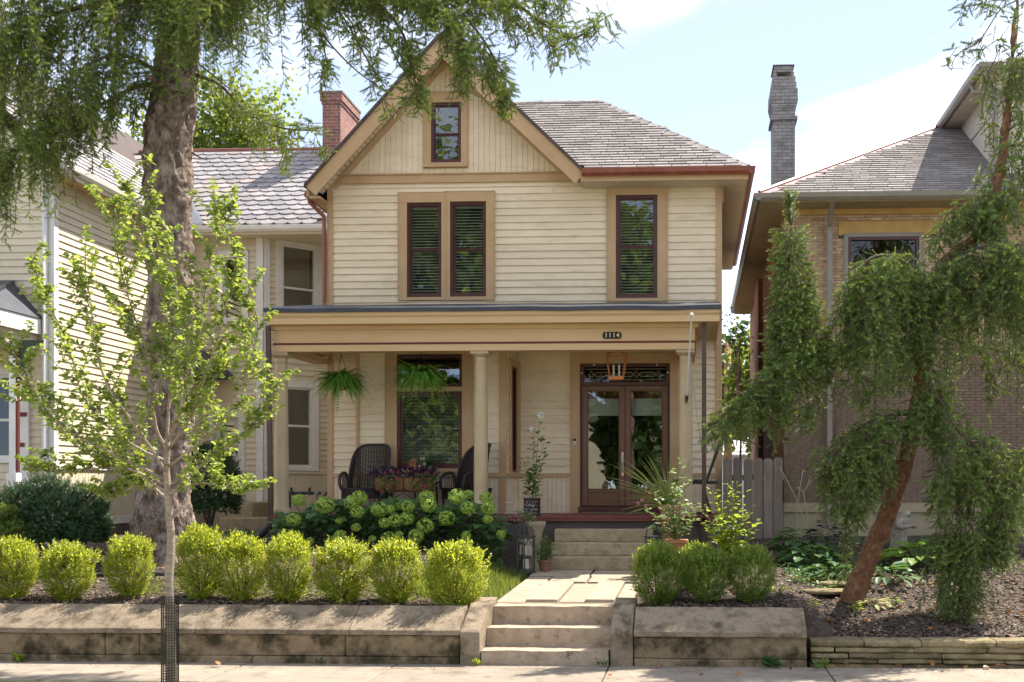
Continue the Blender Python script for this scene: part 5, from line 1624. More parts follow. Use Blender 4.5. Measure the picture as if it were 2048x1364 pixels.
LIM = [ # polyline, h0, h1 (m), extra options, branch radius
 (pl((345, 20, 15.6), (250, 0, 15.2), (120, 25, 14.8), (0, 60, 14.5), (-90, 110, 14.3)), 1.4, 2.8, dict(hs=[.42, .72, 1, 1.2, 1.15, 1.0], dens=2.2, lat=.42), .05),
 (pl((345, -60, 15.6), (220, -90, 15.0), (90, -60, 14.5), (-40, -20, 14.2)), .9, 2.0, dict(dens=2.0, lat=.45, hs=[.5, .8, 1, 1]), .05),
 (pl((325, 165, 15.5), (270, 175, 15.3), (190, 215, 15.0), (90, 260, 14.7), (10, 320, 14.5)), .35, 1.15, dict(hs=[.15, .7, 1, 1.25, 1.2], dens=1.9, lat=.35), .035),
 (pl((330, 150, 15.4), (240, 110, 14.9), (160, 140, 14.5), (110, 200, 14.3)), .5, 1.3, dict(hs=[.2, .8, 1, .9], dens=1.6, lat=.3), .03),
 (pl((360, -90, 15.4), (350, -40, 14.9), (330, 0, 14.5)), .5, 1.15, dict(dens=3.0, lat=.5), .03),
 (pl((372, -60, 15.5), (420, -50, 15.0), (480, -30, 14.7)), .9, 1.9, dict(dens=1.7, lat=.4), .04),
 (pl((380, -90, 15.6), (480, -80, 15.2), (590, -60, 14.9), (690, -40, 14.6)), .7, 1.9, dict(dens=1.5, lat=.42, hs=[.9, 1, .9, .55]), .05),
 (pl((392, 150, 15.5), (440, 170, 15.3), (495, 225, 15.1), (560, 255, 15.0), (640, 262, 14.9)), .25, .85, dict(dens=1.25, lat=.3, hs=[.3, .9, 1, .8, .35]), .026),
 (pl((560, -60, 15.0), (620, -10, 14.8), (640, 60, 14.7), (655, 130, 14.7)), .2, .6, dict(dens=1.1, lat=.25), .02),
 (pl((640, -60, 14.8), (760, 10, 14.6), (815, 90, 14.5), (835, 200, 14.5)), .2, .6, dict(dens=1.9, lat=.3, hs=[1, 1.1, 1, .7]), .028),
 (pl((740, -60, 14.8), (890, 0, 14.5), (960, 70, 14.4), (1015, 165, 14.4)), .3, .85, dict(dens=2.2, lat=.36, hs=[1, 1, 1, .75]), .03),
 (pl((800, -90, 14.8), (1000, -10, 14.5), (1090, 50, 14.4), (1150, 75, 14.35), (1205, 38, 14.3)), .25, .75, dict(dens=1.9, lat=.3, hs=[1, 1.1, 1, .7, .3]), .03),
 (pl((700, -90, 14.8), (820, -30, 14.5), (900, 30, 14.3), (940, 110, 14.3)), .3, .9, dict(dens=2.0, lat=.36), .03),
 (pl((620, -60, 14.7), (690, 40, 14.5), (735, 120, 14.5), (770, 175, 14.5)), .15, .5, dict(dens=.7, lat=.22), .015),
 (pl((700, -60, 14.9), (860, -50, 14.7), (1010, -40, 14.6), (1120, -10, 14.6)), .2, .6, dict(dens=1.7, lat=.35), .03),
]
for pts, h0, h1, kw, rad in LIM:
    W.limb(pts, h0, h1, tw=.18, **kw)
    branch(spr, pts, rad, .008, M_TWIGB)
branch(spr, pl((352, 178, 15.35), (322, 165, 15.0), (295, 152, 14.8)), .05, .03, M_BARK)
for a in (pl((400, 130, 15.4), (450, 170, 15.2), (480, 200, 15.1)), pl((600, 20, 14.8), (700, 130, 14.6), (775, 185, 14.5)), pl((770, 70, 14.5), (800, 130, 14.5), (818, 150, 14.5)), pl((0, 250, 14.6), (35, 232, 14.7), (70, 215, 14.9)), pl((385, 305, 15.5), (400, 315, 15.2), (415, 320, 15.1))):
    branch(spr, a, .014, .006, M_TWIGB, 5)
W.finish(spr, M_SPR)

# ================================================================== weeping spruce on the right
wsp = thing('weeping_spruce', 'dark weeping spruce with leaning reddish trunk and hanging curtains of branches', 'tree', tuple(P(1705, 1195, 14.4)))
M_BARKR = pmat('reddish_bark', (0.235, 0.115, 0.062), (0.13, 0.062, 0.036), scale=11, rough=.9, bump=1.0, bscale=26, bdist=.04, c3=(.36, .22, .13), s3=10, t3=(.52, .72))
rough_trunk('trunk', pl((1700, 1215, 14.4), (1712, 1180, 14.4), (1742, 1105, 14.4), (1778, 1020, 14.4), (1808, 930, 14.4), (1830, 830, 14.4), (1848, 720, 14.4), (1858, 640, 14.45), (1866, 570, 14.5), (1900, 512, 14.6), (1962, 470, 14.7), (1992, 380, 14.8), (2012, 250, 14.8), (2026, 100, 14.8), (2040, -60, 14.8)),
            [.118, .115, .110, .104, .098, .092, .088, .082, .078, .075, .065, .05, .04, .03, .015], M_BARKR, wsp, 30, .030, 4.2, .03)
W = Weeper(33, 1.35)
LIM = [
 (pl((1860, 580, 14.4), (1800, 520, 14.2), (1745, 515, 14.0), (1712, 560, 13.9), (1698, 640, 13.85)), .7, 1.7, dict(dens=3.0, lat=.40, hs=[.8, 1, 1, .8, .5]), .04),
 (pl((1848, 700, 14.4), (1770, 680, 14.4), (1700, 695, 14.3), (1640, 690, 14.3), (1560, 720, 14.3), (1490, 790, 14.25), (1425, 848, 14.2)), .35, 1.05, dict(dens=2.0, lat=.26, hs=[.15, .2, .25, .5, 1, .7, .25]), .035),
 (pl((1870, 560, 14.5), (1930, 505, 14.35), (2000, 490, 14.2), (2080, 490, 14.1)), .8, 1.7, dict(dens=2.6, lat=.42), .04),
 (pl((1832, 830, 14.3), (1780, 830, 14.15), (1725, 850, 14.0), (1690, 885, 13.95), (1672, 930, 13.9)), .4, .95, dict(dens=2.9, lat=.28, hs=[.1, .7, 1.1, 1.0, .8]), .03),
 (pl((1845, 740, 14.3), (1890, 820, 14.1), (1935, 880, 13.9), (1985, 880, 13.8), (2040, 900, 13.8)), .5, 1.25, dict(dens=2.9, lat=.34, hs=[.3, .7, 1, 1, .9]), .03),
 (pl((1860, 660, 14.8), (1940, 690, 15.0), (2060, 710, 15.2)), .5, 1.4, dict(dens=1.1, lat=.4), .025),
 (pl((1970, 460, 14.7), (1930, 410, 14.6), (1895, 430, 14.5), (1880, 470, 14.5)), .15, .5, dict(dens=1.5, lat=.2), .015),
 (pl((2000, 340, 14.8), (1975, 370, 14.7), (1955, 430, 14.6)), .12, .4, dict(dens=1.3, lat=.2), .012),
 (pl((2000, 300, 14.8), (2040, 290, 14.7), (2090, 330, 14.6)), .3, .9, dict(dens=1.8, lat=.3), .015),
 (pl((2020, 140, 14.8), (2045, 120, 14.7), (2090, 150, 14.6)), .3, 1.0, dict(dens=1.5, lat=.25), .015),
 (pl((2035, 0, 14.8), (2000, 20, 14.7), (1960, 80, 14.6), (1925, 100, 14.5)), .05, .28, dict(dens=.8, lat=.18, top=.25), .012),
 (pl((2035, -40, 14.8), (1990, -30, 14.7), (1950, 0, 14.6)), .05, .3, dict(dens=.8, lat=.2, top=.2), .012),
 (pl((2025, 100, 14.8), (2005, 90, 14.7), (1985, 130, 14.6)), .05, .3, dict(dens=.8, lat=.15, top=.3), .01),
]
for pts, h0, h1, kw, rad in LIM:
    W.limb(pts, h0, h1, tw=.17, **kw)
    branch(wsp, pts, rad*.7, .006, M_TWIGB)
W.blob(1690, 1868, 500, 850, 14.0, .32, 165, shape=([.28, .04, 0, .05, .15], [.95, 1, .9, .85, .8]))
W.blob(1650, 1772, 850, 1085, 13.95, .25, 115, shape=([.2, .05, 0, .05], [.8, 1, .95, .6]))
W.blob(1868, 2070, 480, 700, 14.1, .35, 140, shape=([.2, .05, 0, 0], [.8, 1, 1, 1]))
W.blob(1864, 2050, 885, 1100, 13.7, .28, 150, shape=([.2, 0, .05, .1], [.75, 1, 1, .85]))
W.blob(1878, 1948, 1060, 1255, 13.5, .12, 44, h=(.2, .45))
W.blob(1975, 2015, 1050, 1140, 13.6, .12, 20, h=(.2, .4))
W.blob(1478, 1640, 715, 890, 14.3, .22, 80, shape=([.5, .25, .1, 0], [.6, .95, 1, .9]))
W.blob(1552, 1640, 560, 740, 14.3, .22, 46, shape=([.6, .1, 0, .5], [1, 1, 1, 1]))
W.blob(1968, 2065, 110, 330, 14.7, .2, 34)
W.blob(1890, 2065, 345, 500, 14.5, .3, 60, shape=([.5, .3, .1, 0], [1, 1, 1, 1]))
# long tails that almost reach the ground
for (px, py, y, h, n, sp) in ((1692, 1000, 13.95, 1.05, 5, .05), (1907, 1060, 13.55, 1.22, 14, .12), (1925, 1050, 13.5, 1.2, 12, .10), (1890, 1060, 13.55, 1.1, 8, .1), (2000, 1040, 13.6, .6, 10, .12), (1985, 1040, 13.6, .5, 8, .1)):
    for k in range(n):
        p = np.array(P(px, py, y)) + W.r.normal(0, sp, 3)*np.array([1, 1, .5])
        W.strand(p, h*W.r.uniform(.7, 1.0), (0, 0), tw=.17)
# the upright spire on the left limb
sp = pl((1600, 730, 14.3), (1592, 620, 14.3), (1583, 500, 14.3), (1581, 395, 14.3))
branch(wsp, sp, .02, .006, M_TWIGB)
for p, d, t in poly_sample(sp, .05):
    for k in range(7):
        a = W.r.uniform(0, 6.28); o = np.array([math.cos(a), math.sin(a)])
        reach = (1-t)**.8*.42 + .06
        q = p + np.array([o[0], o[1], 0])*reach*.25
        if t < .82: W.strand(q, W.r.uniform(.3, .6)*(1-t)+.10, o*(.6+reach*2.5), tw=.17)
        else: W.twig(p, np.array([o[0]*.7, o[1]*.7, .8]), .16)
    W.twig(p, np.array([0, 0, 1.]) + W.r.normal(0, .2, 3), .16)
W.twig(np.array(P(1580, 398, 14.3)), np.array([0, 0, 1.]), .10)
W.finish(wsp, M_SPR2)

# ================================================================== street sapling in front
M_SBARK = pmat('sapling_bark', (0.36, 0.29, 0.235), (0.22, 0.165, 0.13), scale=9, rough=.8, bump=.6, bscale=40, stretch=(1, 1, 3), c3=(.13, .095, .075), s3=14, t3=(.60, .70))
M_SLEAF = leafmat('sapling_leaf', (0.11, 0.18, 0.04), (0.19, 0.245, 0.055), trans=.45, tcol=(.42, .50, .07), rand=.30, rough=.42, spec=.4, clump=4)
SY = 10.9
sap = thing('young_street_tree', 'slender young tree with bright yellow-green leaves at the sidewalk', 'tree', (X(340, SY), SY, 0))
r_s = np.random.default_rng(5)
def sbr(pts, r0, r1, n=6):
    sp_ = smooth_poly([np.array(p) for p in pts], 6)
    sp_ = [p + np.array([mnoise.noise(Vector(p)*6), 0, mnoise.noise(Vector(p)*6+Vector((9, 0, 0)))])*.012 for p in sp_]
    mb = MB(); mb.tube(sp_, [r0+(r1-r0)*i/(len(sp_)-1) for i in range(len(sp_))], n)
    return mb, sp_
tb, _ = sbr([Vector((X(342, SY), SY, -.03))] + list(pl((343, 1260, SY), (339, 1160, SY), (342, 1070, SY), (336, 985, SY), (334, 930, SY), (333, 880, SY))), .047, .026, 14)
tb.build('trunk', M_SBARK, sap, smooth=True)
B = [
 [(334, 905, 0), (312, 850, -.1), (302, 760, -.15), (290, 690, -.2), (262, 610, -.2), (232, 500, -.25), (214, 420, -.25)],
 [(334, 890, 0), (362, 810, .15), (394, 690, .2), (412, 580, .25), (428, 480, .3), (442, 415, .3)],
 [(334, 925, 0), (250, 880, .2), (170, 800, .35), (140, 700, .4), (100, 610, .4), (62, 530, .45)],
 [(334, 960, 0), (210, 900, -.25), (110, 840, -.5), (45, 740, -.6), (20, 690, -.65)],
 [(334, 935, 0), (430, 860, -.2), (488, 760, -.3), (515, 660, -.35), (500, 580, -.35)],
 [(334, 975, 0), (450, 900, .25), (520, 830, .4), (548, 760, .45)],
 [(334, 985, 0), (250, 935, .2), (130, 945, .35), (60, 935, .4)],
 [(334, 880, 0), (340, 780, .05), (345, 650, .1), (318, 540, .1), (275, 440, .05), (256, 370, .05)],
 [(334, 900, 0), (378, 840, -.25), (425, 710, -.35), (455, 600, -.35), (475, 520, -.4), (430, 430, -.4)],
 [(334, 990, 0), (400, 965, -.2), (450, 975, -.3), (478, 985, -.3)],
 [(334, 945, 0), (270, 850, -.35), (215, 770, -.5), (190, 680, -.55), (180, 600, -.55), (170, 540, -.6)],
 [(334, 885, 0), (365, 800, -.4), (372, 680, -.5), (352, 580, -.5), (345, 480, -.5)],
 [(334, 995, 0), (290, 970, .3), (240, 985, .45), (215, 990, .5)],
 [(334, 970, 0), (220, 930, .5), (140, 880, .7), (90, 800, .75), (30, 800, .8)],
]
lp, ld = [], []
def put_leaves(p, d, n=1):
    for _ in range(n):
        a = r_s.uniform(0, 6.28)
        v = d*.45 + np.array([math.cos(a)*.8, math.sin(a)*.8, r_s.uniform(-.9, .2)])
        lp.append(p + r_s.normal(0, .012, 3)); ld.append(v)
for k, br in enumerate(B):
    pts = [np.array(P(a, b, SY+c)) for a, b, c in br]
    mb, sp_ = sbr(pts, .016, .003)
    mb.build('branch', M_SBARK, sap, smooth=True)
    for p, d, t in poly_sample(sp_, .05):
        if t < .14: continue
        put_leaves(p, d, 2 + (r_s.random() < .5))
        if t > .18 and r_s.random() < .95:                 # side shoot
            a = r_s.uniform(0, 6.28); L = r_s.uniform(.18, .50)*(1.15-.5*t)
            q = [p + (d*.5 + np.array([math.cos(a)*.8, math.sin(a)*.7, .75]))*L*f + np.array([0, 0, -.05*f*f]) for f in (0, .35, .7, 1.0)]
            m2, s2 = sbr(q, .006, .002, 4); m2.build('branch', M_SBARK, sap, smooth=True)
            for pp, dd, tt in poly_sample(s2, .04):
                if tt > .1: put_leaves(pp, dd, 2 + (r_s.random() < .4))
lp, ld = np.array(lp), np.array(ld)
upv = np.tile(np.array([[0., 0., 1.]]), (len(lp), 1)) + r_s.normal(0, .85, (len(lp), 3))
print('sapling leaves', len(lp))
lay('crown', (LEAF[0]*np.array([1.05, 1, 1.3]), LEAF[1]), lp, ld, upv, r_s.uniform(.027, .072, len(lp)), M_SLEAF, sap)
# black mesh guard round its trunk
gd = MB(); gx0, gr = X(340, SY), .078
for i in range(34):
    z = .01 + i*.0255
    pts = [(gx0+gr*math.cos(a), SY+gr*math.sin(a), z) for a in np.linspace(0, 2*math.pi, 17)]
    gd.tube(pts, .0035, 3, cap=False)
for k in range(20):
    a = 2*math.pi*k/20
    gd.tube([(gx0+gr*math.cos(a), SY+gr*math.sin(a), 0), (gx0+gr*math.cos(a), SY+gr*math.sin(a), .86)], .0035, 3, cap=False)
tag(gd.build('trunk_guard', M_BLACK), 'black plastic mesh guard wrapped round the young street tree trunk', 'tree guard')

# ================================================================== boxwoods
M_BOX = leafmat('boxwood_leaf', (0.085, 0.155, 0.02), (0.25, 0.30, 0.03), trans=.48, tcol=(.60, .62, .05), rand=.4, rough=.35, spec=.45, clump=9)
M_BOXD = leafmat('boxwood_leaf_dark', (0.075, 0.15, 0.026), (0.15, 0.225, 0.035), trans=.42, tcol=(.42, .48, .05), rand=.4, rough=.35, spec=.45, clump=9)
def shoot_template(seed=0, n=10):
    r = np.random.default_rng(seed); V, F_ = [], []
    for i in range(n):
        t = i/(n-1); a = i*2.4 + r.uniform(-.3, .3); el = .2+.9*t
        d = np.array([math.cos(a)*math.cos(el), math.sin(el), math.sin(a)*math.cos(el)])
        s_ = np.array([-math.sin(a), 0, math.cos(a)]); ln = .30*(1-.25*t); w = .15*(1-.25*t)
        b = np.array([0, t*.9, 0]); k = len(V)
        nn = np.cross(s_, d)
        V += [b, b+d*ln*.5+s_*w*.5+nn*.02, b+d*ln, b+d*ln*.5-s_*w*.5+nn*.02]; F_ += [(k, k+1, k+2), (k, k+2, k+3)]
    return np.array(V), np.array(F_)
SHOOT = [shoot_template(s) for s in (1, 2)]
def boxwood_mesh(seed, mat, w=.285, h=.68, n=1600):
    r = np.random.default_rng(seed)
    u = rdir(n, r); u[:, 2] = u[:, 2]*1.0+.12; u /= np.linalg.norm(u, axis=1, keepdims=True)
    lump = np.array([1 + .30*mnoise.noise(Vector(v)*1.9+Vector((seed*3.1, 0, 0))) + .16*mnoise.noise(Vector(v)*5+Vector((seed, 4, 0))) for v in u])
    rad = (r.uniform(0, 1, n)**.33)*.35+.66
    c = np.array([0, 0, h*.45])
    ext = np.array([w, w, h*.50])
    pos = c + u*ext*(lump*rad)[:, None]
    taper = np.clip(.60+.72*(pos[:, 2]/h), .5, 1.06)      # narrower at the foot
    pos[:, :2] *= taper[:, None]
    D = u*.7 + np.array([0, 0, .75]) + r.normal(0, .22, (n, 3))
    L = r.uniform(.06, .105, n)*(1+.7*(pos[:, 2] > h*.72)*r.uniform(0, 1, n))
    k2 = 150                                              # long new shoots standing out of the top
    a2 = r.uniform(0, 6.28, k2); r2 = np.sqrt(r.uniform(0, 1, k2))*w*.85
    p2 = np.stack([np.cos(a2)*r2, np.sin(a2)*r2, h*(.95-.32*(r2/w)**2) - .06], 1)
    d2 = np.stack([np.cos(a2)*r2*.9, np.sin(a2)*r2*.9, np.full(k2, 1.0)], 1) + r.normal(0, .12, (k2, 3))
    pos = np.concatenate([pos, p2]); D = np.concatenate([D, d2]); L = np.concatenate([L, r.uniform(.10, .23, k2)]); n += k2
    parts = []
    for k in range(2):
        m = np.arange(n) % 2 == k
        parts.append(scatter(*SHOOT[k], pos[m], frames(D[m], r.uniform(0, 6.3, m.sum())), L[m]))
    V, F_ = joinsoup(parts)
    o = soup('foliage', V, F_, mat); me = o.data; bpy.data.objects.remove(o)
    mb = MB()
    for k in range(7):
        a = 2*math.pi*k/7; mb.tube([(0, 0, -.06), (math.cos(a)*.06, math.sin(a)*.06, .15), (math.cos(a)*.17, math.sin(a)*.17, h*.55)], [.012, .01, .004], 5)
    return me, mb.mesh('stems', M_TWIGB)
BW = [boxwood_mesh(s, M_BOX, n=1500) for s in (1, 2, 3, 4, 9)]
BD = [boxwood_mesh(s, M_BOXD, w=.30, h=.63, n=1500) for s in (5, 6, 8)]
def bush(name, label, px, Y_, meshes, sc, rot, group, cat='shrub'):
    x = X(px, Y_); loc = (x, Y_, g(x, Y_)-.02)
    t = thing(name, label, cat, loc, group)
    for nm, me in zip(('foliage', 'stems'), meshes):
        o = bpy.data.objects.new(nm, me); COL.objects.link(o); o.parent = t
    t.scale = (sc[0]*.93, sc[1]*.93, sc[2]*.96); t.rotation_euler = (0, 0, rot)
    return t
RowL = [(24, 13.2, .98, .95, 'leftmost boxwood of the front row, cut off by the picture edge'),
        (135, 13.2, 1.06, .92, 'second boxwood from the left edge, in front of the dark yew'),
        (258, 13.2, .92, 1.0, 'boxwood at the foot of the big spruce trunk, left of the young street tree'),
        (400, 13.25, .90, 1.16, 'tall narrow boxwood just right of the young street tree'),
        (480, 13.2, 1.0, 1.04, 'boxwood second to the right of the young street tree'),
        (578, 13.2, .94, 1.06, 'boxwood third to the right of the young street tree, before the hydrangea\'s left end'),
        (684, 13.15, 1.10, .97, 'boxwood before the left half of the hydrangea'),
        (793, 13.15, 1.02, 1.0, 'boxwood before the middle of the hydrangea, second from the row\'s right end'),
        (912, 13.1, 1.16, 1.06, 'biggest brightest boxwood at the right end of the front row')]
for i, (px, yy, s1, s2, lab) in enumerate(RowL):
    bush('boxwood', lab, px, yy, BW[i % 5], (s1, s1, s2), i*1.9, 'boxwoods along the front wall')
for i, (px, yy, s1, s2, lab) in enumerate(((1316, 13.2, 1.0, 1.04, 'round dark boxwood beside the front path, leftmost of three on the right'),
                                           (1413, 13.25, .9, .94, 'middle one of the three dark boxwoods right of the path'),
                                           (1502, 13.3, .88, .96, 'dark boxwood at the right end above the mossy wall'))):
    bush('boxwood', lab, px, yy, BD[i], (s1, s1, s2), i*2.3, 'dark boxwoods right of the path')
bush('boxwood', 'dark boxwood half hidden behind the other three, under the terracotta planter', 1392, 14.0, BD[1], (.8, .8, .85), .7, 'dark boxwoods right of the path')
# ================================================================== yews
M_YEW = leafmat('yew_needles', (0.018, 0.055, 0.020), (0.045, 0.090, 0.026), trans=.2, tcol=(.12, .20, .04), rand=.45, rough=.4, spec=.4, clump=5)
M_YEWL = leafmat('light_yew_needles', (0.075, 0.13, 0.024), (0.13, 0.18, 0.03), trans=.35, tcol=(.36, .42, .05), rand=.35, clump=5)
TWS = twig_template(18, .26, .10, 9)
def dome(name, label, px, Y_, ext, n, mat, tw, seed, cat='shrub', lump=.16, tmpl=None, cz=.95, group=None, upw=.5):
    r = np.random.default_rng(seed); x = X(px, Y_); z0 = g(x, Y_)
    t = thing(name, label, cat, (x, Y_, z0-.02), group)
    u = rdir(n, r); u[:, 2] = np.abs(u[:, 2])*1.25-.45; u /= np.linalg.norm(u, axis=1, keepdims=True)
    lm = np.array([1 + lump*mnoise.noise(Vector(v)*2.6+Vector((seed*1.7, 0, 0))) + lump*.6*mnoise.noise(Vector(v)*6+Vector((seed, 4, 0))) for v in u])
    rad = r.uniform(0, 1, n)**.4*.35+.66
    ext = np.array(ext)
    pos = np.array([x, Y_, z0+ext[2]*cz]) + u*ext*(lm*rad)[:, None]
    k = pos[:, 2] > z0-.05; pos, u = pos[k], u[k]
    D = u + np.array([0, 0, upw]) + r.normal(0, .35, (len(pos), 3))
    strew('foliage', tmpl or TWS, pos, D, r.uniform(.7, 1.25, len(pos))*tw, mat, t, r)
    mb = MB()
    for q in range(6):
        a = q*1.05; mb.tube([(x, Y_, z0-.05), (x+math.cos(a)*ext[0]*.3, Y_+math.sin(a)*ext[1]*.3, z0+ext[2]*.8)], [.03, .012], 5)
    mb.build('stems', M_TWIGB, t)
    return t
dome('yew_bush', 'broad dark green yew bush at the left edge, beside the spruce trunk', 100, 15.2, (.72, .62, .56), 5200, M_YEW, .11, 3)
dome('yew_bush', 'small light green bush in front of the dark yew at the left picture edge', -10, 14.5, (.38, .4, .44), 1900, M_YEWL, .10, 4)
dome('yew_bush', 'dark feathery bush growing beside the left neighbour\'s side door', 418, 20.3, (.48, .45, .80), 2600, M_YEW, .13, 6, lump=.25)

# ================================================================== hydrangea along the porch
M_HYL = leafmat('hydrangea_leaf', (0.045, 0.11, 0.038), (0.085, 0.165, 0.05), trans=.25, tcol=(.16, .30, .05), rand=.35, rough=.5, clump=4)
M_HYF = leafmat('hydrangea_floret', (0.25, 0.39, 0.05), (0.35, 0.47, 0.085), trans=.25, tcol=(.40, .5, .12), rand=.22, rough=.6, clump=20)
HYY = 16.9
hyd = thing('hydrangea', 'wide hydrangea hedge with round lime-green flower heads in front of the porch', 'shrub', (X(780, HYY), HYY, g(X(780, HYY), HYY)))
r_h = np.random.default_rng(17)
hp, hd, hu_, hs_ = [], [], [], []
for i in range(1750):
    px = r_h.uniform(552, 1008); e = (px-780)/232
    top = 1004 + 22*abs(e)**3 + 8*math.sin(px*.045)
    yy = HYY + r_h.uniform(-.45, .55)
    x = X(px, yy); zt = Z(top, yy, px); zb = g(x, yy)
    zz = zb + (zt-zb)*r_h.uniform(0.02, 1)**.7
    hp.append((x, yy, zz)); a = r_h.uniform(0, 6.28)
    hd.append((math.cos(a), math.sin(a)-.55, r_h.uniform(-.55, .15))); hu_.append((r_h.normal(0, .35), -.35+r_h.normal(0, .35), 1)); hs_.append(r_h.uniform(.09, .175))
lay('foliage', LEAFW, hp, hd, hu_, np.array(hs_), M_HYL, hyd)
mb = MB()
for i in range(46):
    px = r_h.uniform(570, 990); yy = HYY + r_h.uniform(-.25, .3); x = X(px, yy)
    mb.tube([(x, yy, g(x, yy)-.03), (x+r_h.normal(0, .05), yy-.05, g(x, yy)+.3), (x+r_h.normal(0, .1), yy-.08, g(x, yy)+.62)], [.008, .006, .004], 5)
mb.build('stems', M_TWIGB, hyd, kind='stuff')
def floret_ball(seed, n=190):
    r = np.random.default_rng(seed); u = rdir(n, r)
    u[:, 2] *= .92
    V, F_ = [], []
    for d in u:
        rad = 1 + r.normal(0, .045)
        t1 = np.cross(d, r.normal(size=3)); t1 /= np.linalg.norm(t1); t2 = np.cross(d, t1)
        c = d*rad; s_ = r.uniform(.14, .20)
        for k in range(4):
            a = k*math.pi/2; e1 = t1*math.cos(a)+t2*math.sin(a); e2 = t1*math.cos(a+.75)+t2*math.sin(a+.75); e3 = t1*math.cos(a-.75)+t2*math.sin(a-.75)
            b = len(V); V += [c-d*.05, c+e3*s_*.75+d*.03, c+e1*s_+d*.01, c+e2*s_*.75+d*.03]; F_ += [(b, b+1, b+2), (b, b+2, b+3)]
    core = len(V)
    o = soup('flower_head', np.array(V), np.array(F_), M_HYF); me = o.data; bpy.data.objects.remove(o)
    return me
FB3 = [floret_ball(s) for s in (1, 2, 3)]
HEADS = [(718,995,15),(705,1005,16),(715,1024,13),(759,1019,16),(780,1019,10),(769,1046,11),(816,1013,13),(798,1012,8),(813,1037,14),(791,1041,14),
 (853,995,15),(858,1011,15),(851,1051,16),(894,1036,16),(832,1072,15),(777,1076,14),(798,1069,8),(791,1086,8),(914,993,17),(937,989,10),(936,1016,14),
 (972,995,13),(977,1016,14),(976,1038,10),(932,1071,9),(1002,1068,9),(712,1055,9),(678,1042,7),(681,1071,12),(669,1078,8),(745,1077,7),
 (597,1000,13),(650,1010,18),(587,1039,14),(560,1075,8),(620,1082,8)]
for i, (px, py, rr) in enumerate(HEADS):
    yy = HYY - .46 - .26*max(0, min(1, (py-990)/90)) + r_h.uniform(-.05, .05)
    p = P(px, py, yy); s_ = rr/ (FPX/DEP(px, yy)) * 1.02
    inst('flower_head', FB3[i % 3], hyd, Matrix.Translation(p) @ Matrix.Rotation(i*1.3, 4, 'Z') @ Matrix.Diagonal((s_*1.04, s_, s_*.95, 1)))

# ================================================================== hanging ferns
M_FERN = leafmat('fern_frond', (0.10, 0.26, 0.035), (0.18, 0.34, 0.05), trans=.35, tcol=(.30, .50, .05), rand=.35, clump=6)
M_COIR = pmat('coir', (0.30, 0.17, 0.075), (0.22, 0.12, 0.05), scale=30, rough=.95, bump=.5)
def fern(label, px, Y_, py_pot, wid, hgt, seed):
    r = np.random.default_rng(seed); c = np.array(P(px, py_pot, Y_))
    t = thing('hanging_fern', label, 'potted plant', tuple(c), 'ferns hanging on the porch')
    V, F_ = [], []
    for i in range(280):
        a = r.uniform(0, 6.28); L = r.uniform(.55, 1.1)*wid; el = r.uniform(.1, 1.1); droop = r.uniform(.45, 1.45)
        o = np.array([math.cos(a), math.sin(a), 0]); sd_ = np.array([-math.sin(a), math.cos(a), 0])
        prev = None; n = 20
        for k in range(n):
            s_ = (k+.5)/n
            p = c + o*L*math.cos(el*.6)*s_ + np.array([0, 0, .06 + L*math.sin(el)*s_ - droop*L*.85*s_*s_])
            tan = o*math.cos(el*.6) + np.array([0, 0, math.sin(el)-droop*1.7*s_]); tan /= np.linalg.norm(tan)
            w = .062*math.sin(math.pi*min(1, .12+s_*.86))**.6*(1-.55*s_)
            for sg in (-1, 1):
                b = len(V); tip = p + sd_*sg*w*1.15 + tan*.012 + np.array([0, 0, -.010])
                V += [p - tan*.012, p + tan*.014, tip]; F_.append((b, b+1, b+2))
    soup('fronds', np.array(V), np.array(F_), M_FERN, t)
    mb = MB(); mb.lathe([(.03, -.10), (.10, -.07), (.135, 0), (.14, .045), (.13, .045), (.12, .01)], 14, tuple(c)); mb.build('basket', M_COIR, t, smooth=True)
    mb = MB(); zt = 4.186
    for k in range(3):
        a = k*2.094; mb.tube([(c[0]+.135*math.cos(a), c[1]+.135*math.sin(a), c[2]+.04), (c[0], c[1], zt-.16)], .004, 5)
    mb.build('chain', M_BLACK, t)
    mb = MB(); mb.tube([(c[0], c[1], zt), (c[0], c[1], zt-.06), (c[0]+.025, c[1], zt-.09), (c[0]+.02, c[1], zt-.13), (c[0]-.01, c[1], zt-.16), (c[0]-.02, c[1], zt-.13)], .007, 6); mb.build('hook', M_WHITE, t)
    return t
fern('green hanging fern basket at the left end of the porch, above the left wicker chair', 683, 18.62, 768, .50, .3, 2)
fern('green hanging fern basket in front of the big porch window', 842, 18.5, 758, .56, .3, 3)

# ================================================================== stems with leaves (dahlias and the like)
M_DAH = leafmat('dahlia_leaf', (0.075, 0.145, 0.050), (0.13, 0.20, 0.06), trans=.35, tcol=(.30, .42, .08), rand=.3, clump=6)
M_DAHY = leafmat('yellow_green_leaf', (0.12, 0.20, 0.03), (0.20, 0.27, 0.04), trans=.48, tcol=(.50, .58, .06), rand=.3, clump=6)  # brighter, yellower leaf tone
M_STEM = pmat('green_stem', (0.16, 0.22, 0.05), (0.12, 0.17, 0.04), scale=10, rough=.6)
M_PETW = leafmat('white_petal', (.68, .66, .60), (.78, .76, .70), trans=.3, tcol=(.8, .8, .7), rand=.08)
M_PINK = leafmat('pink_petal', (.55, .03, .13), (.70, .08, .24), trans=.3, tcol=(.7, .1, .3), rand=.2)
M_PINKL = leafmat('light_pink_petal', (.62, .22, .30), (.72, .34, .42), trans=.3, tcol=(.8, .4, .5), rand=.15)
M_PURP = leafmat('purple_leaf', (.020, .012, .030), (.055, .022, .065), trans=.12, tcol=(.10, .02, .10), rand=.4, rough=.35, spec=.4)
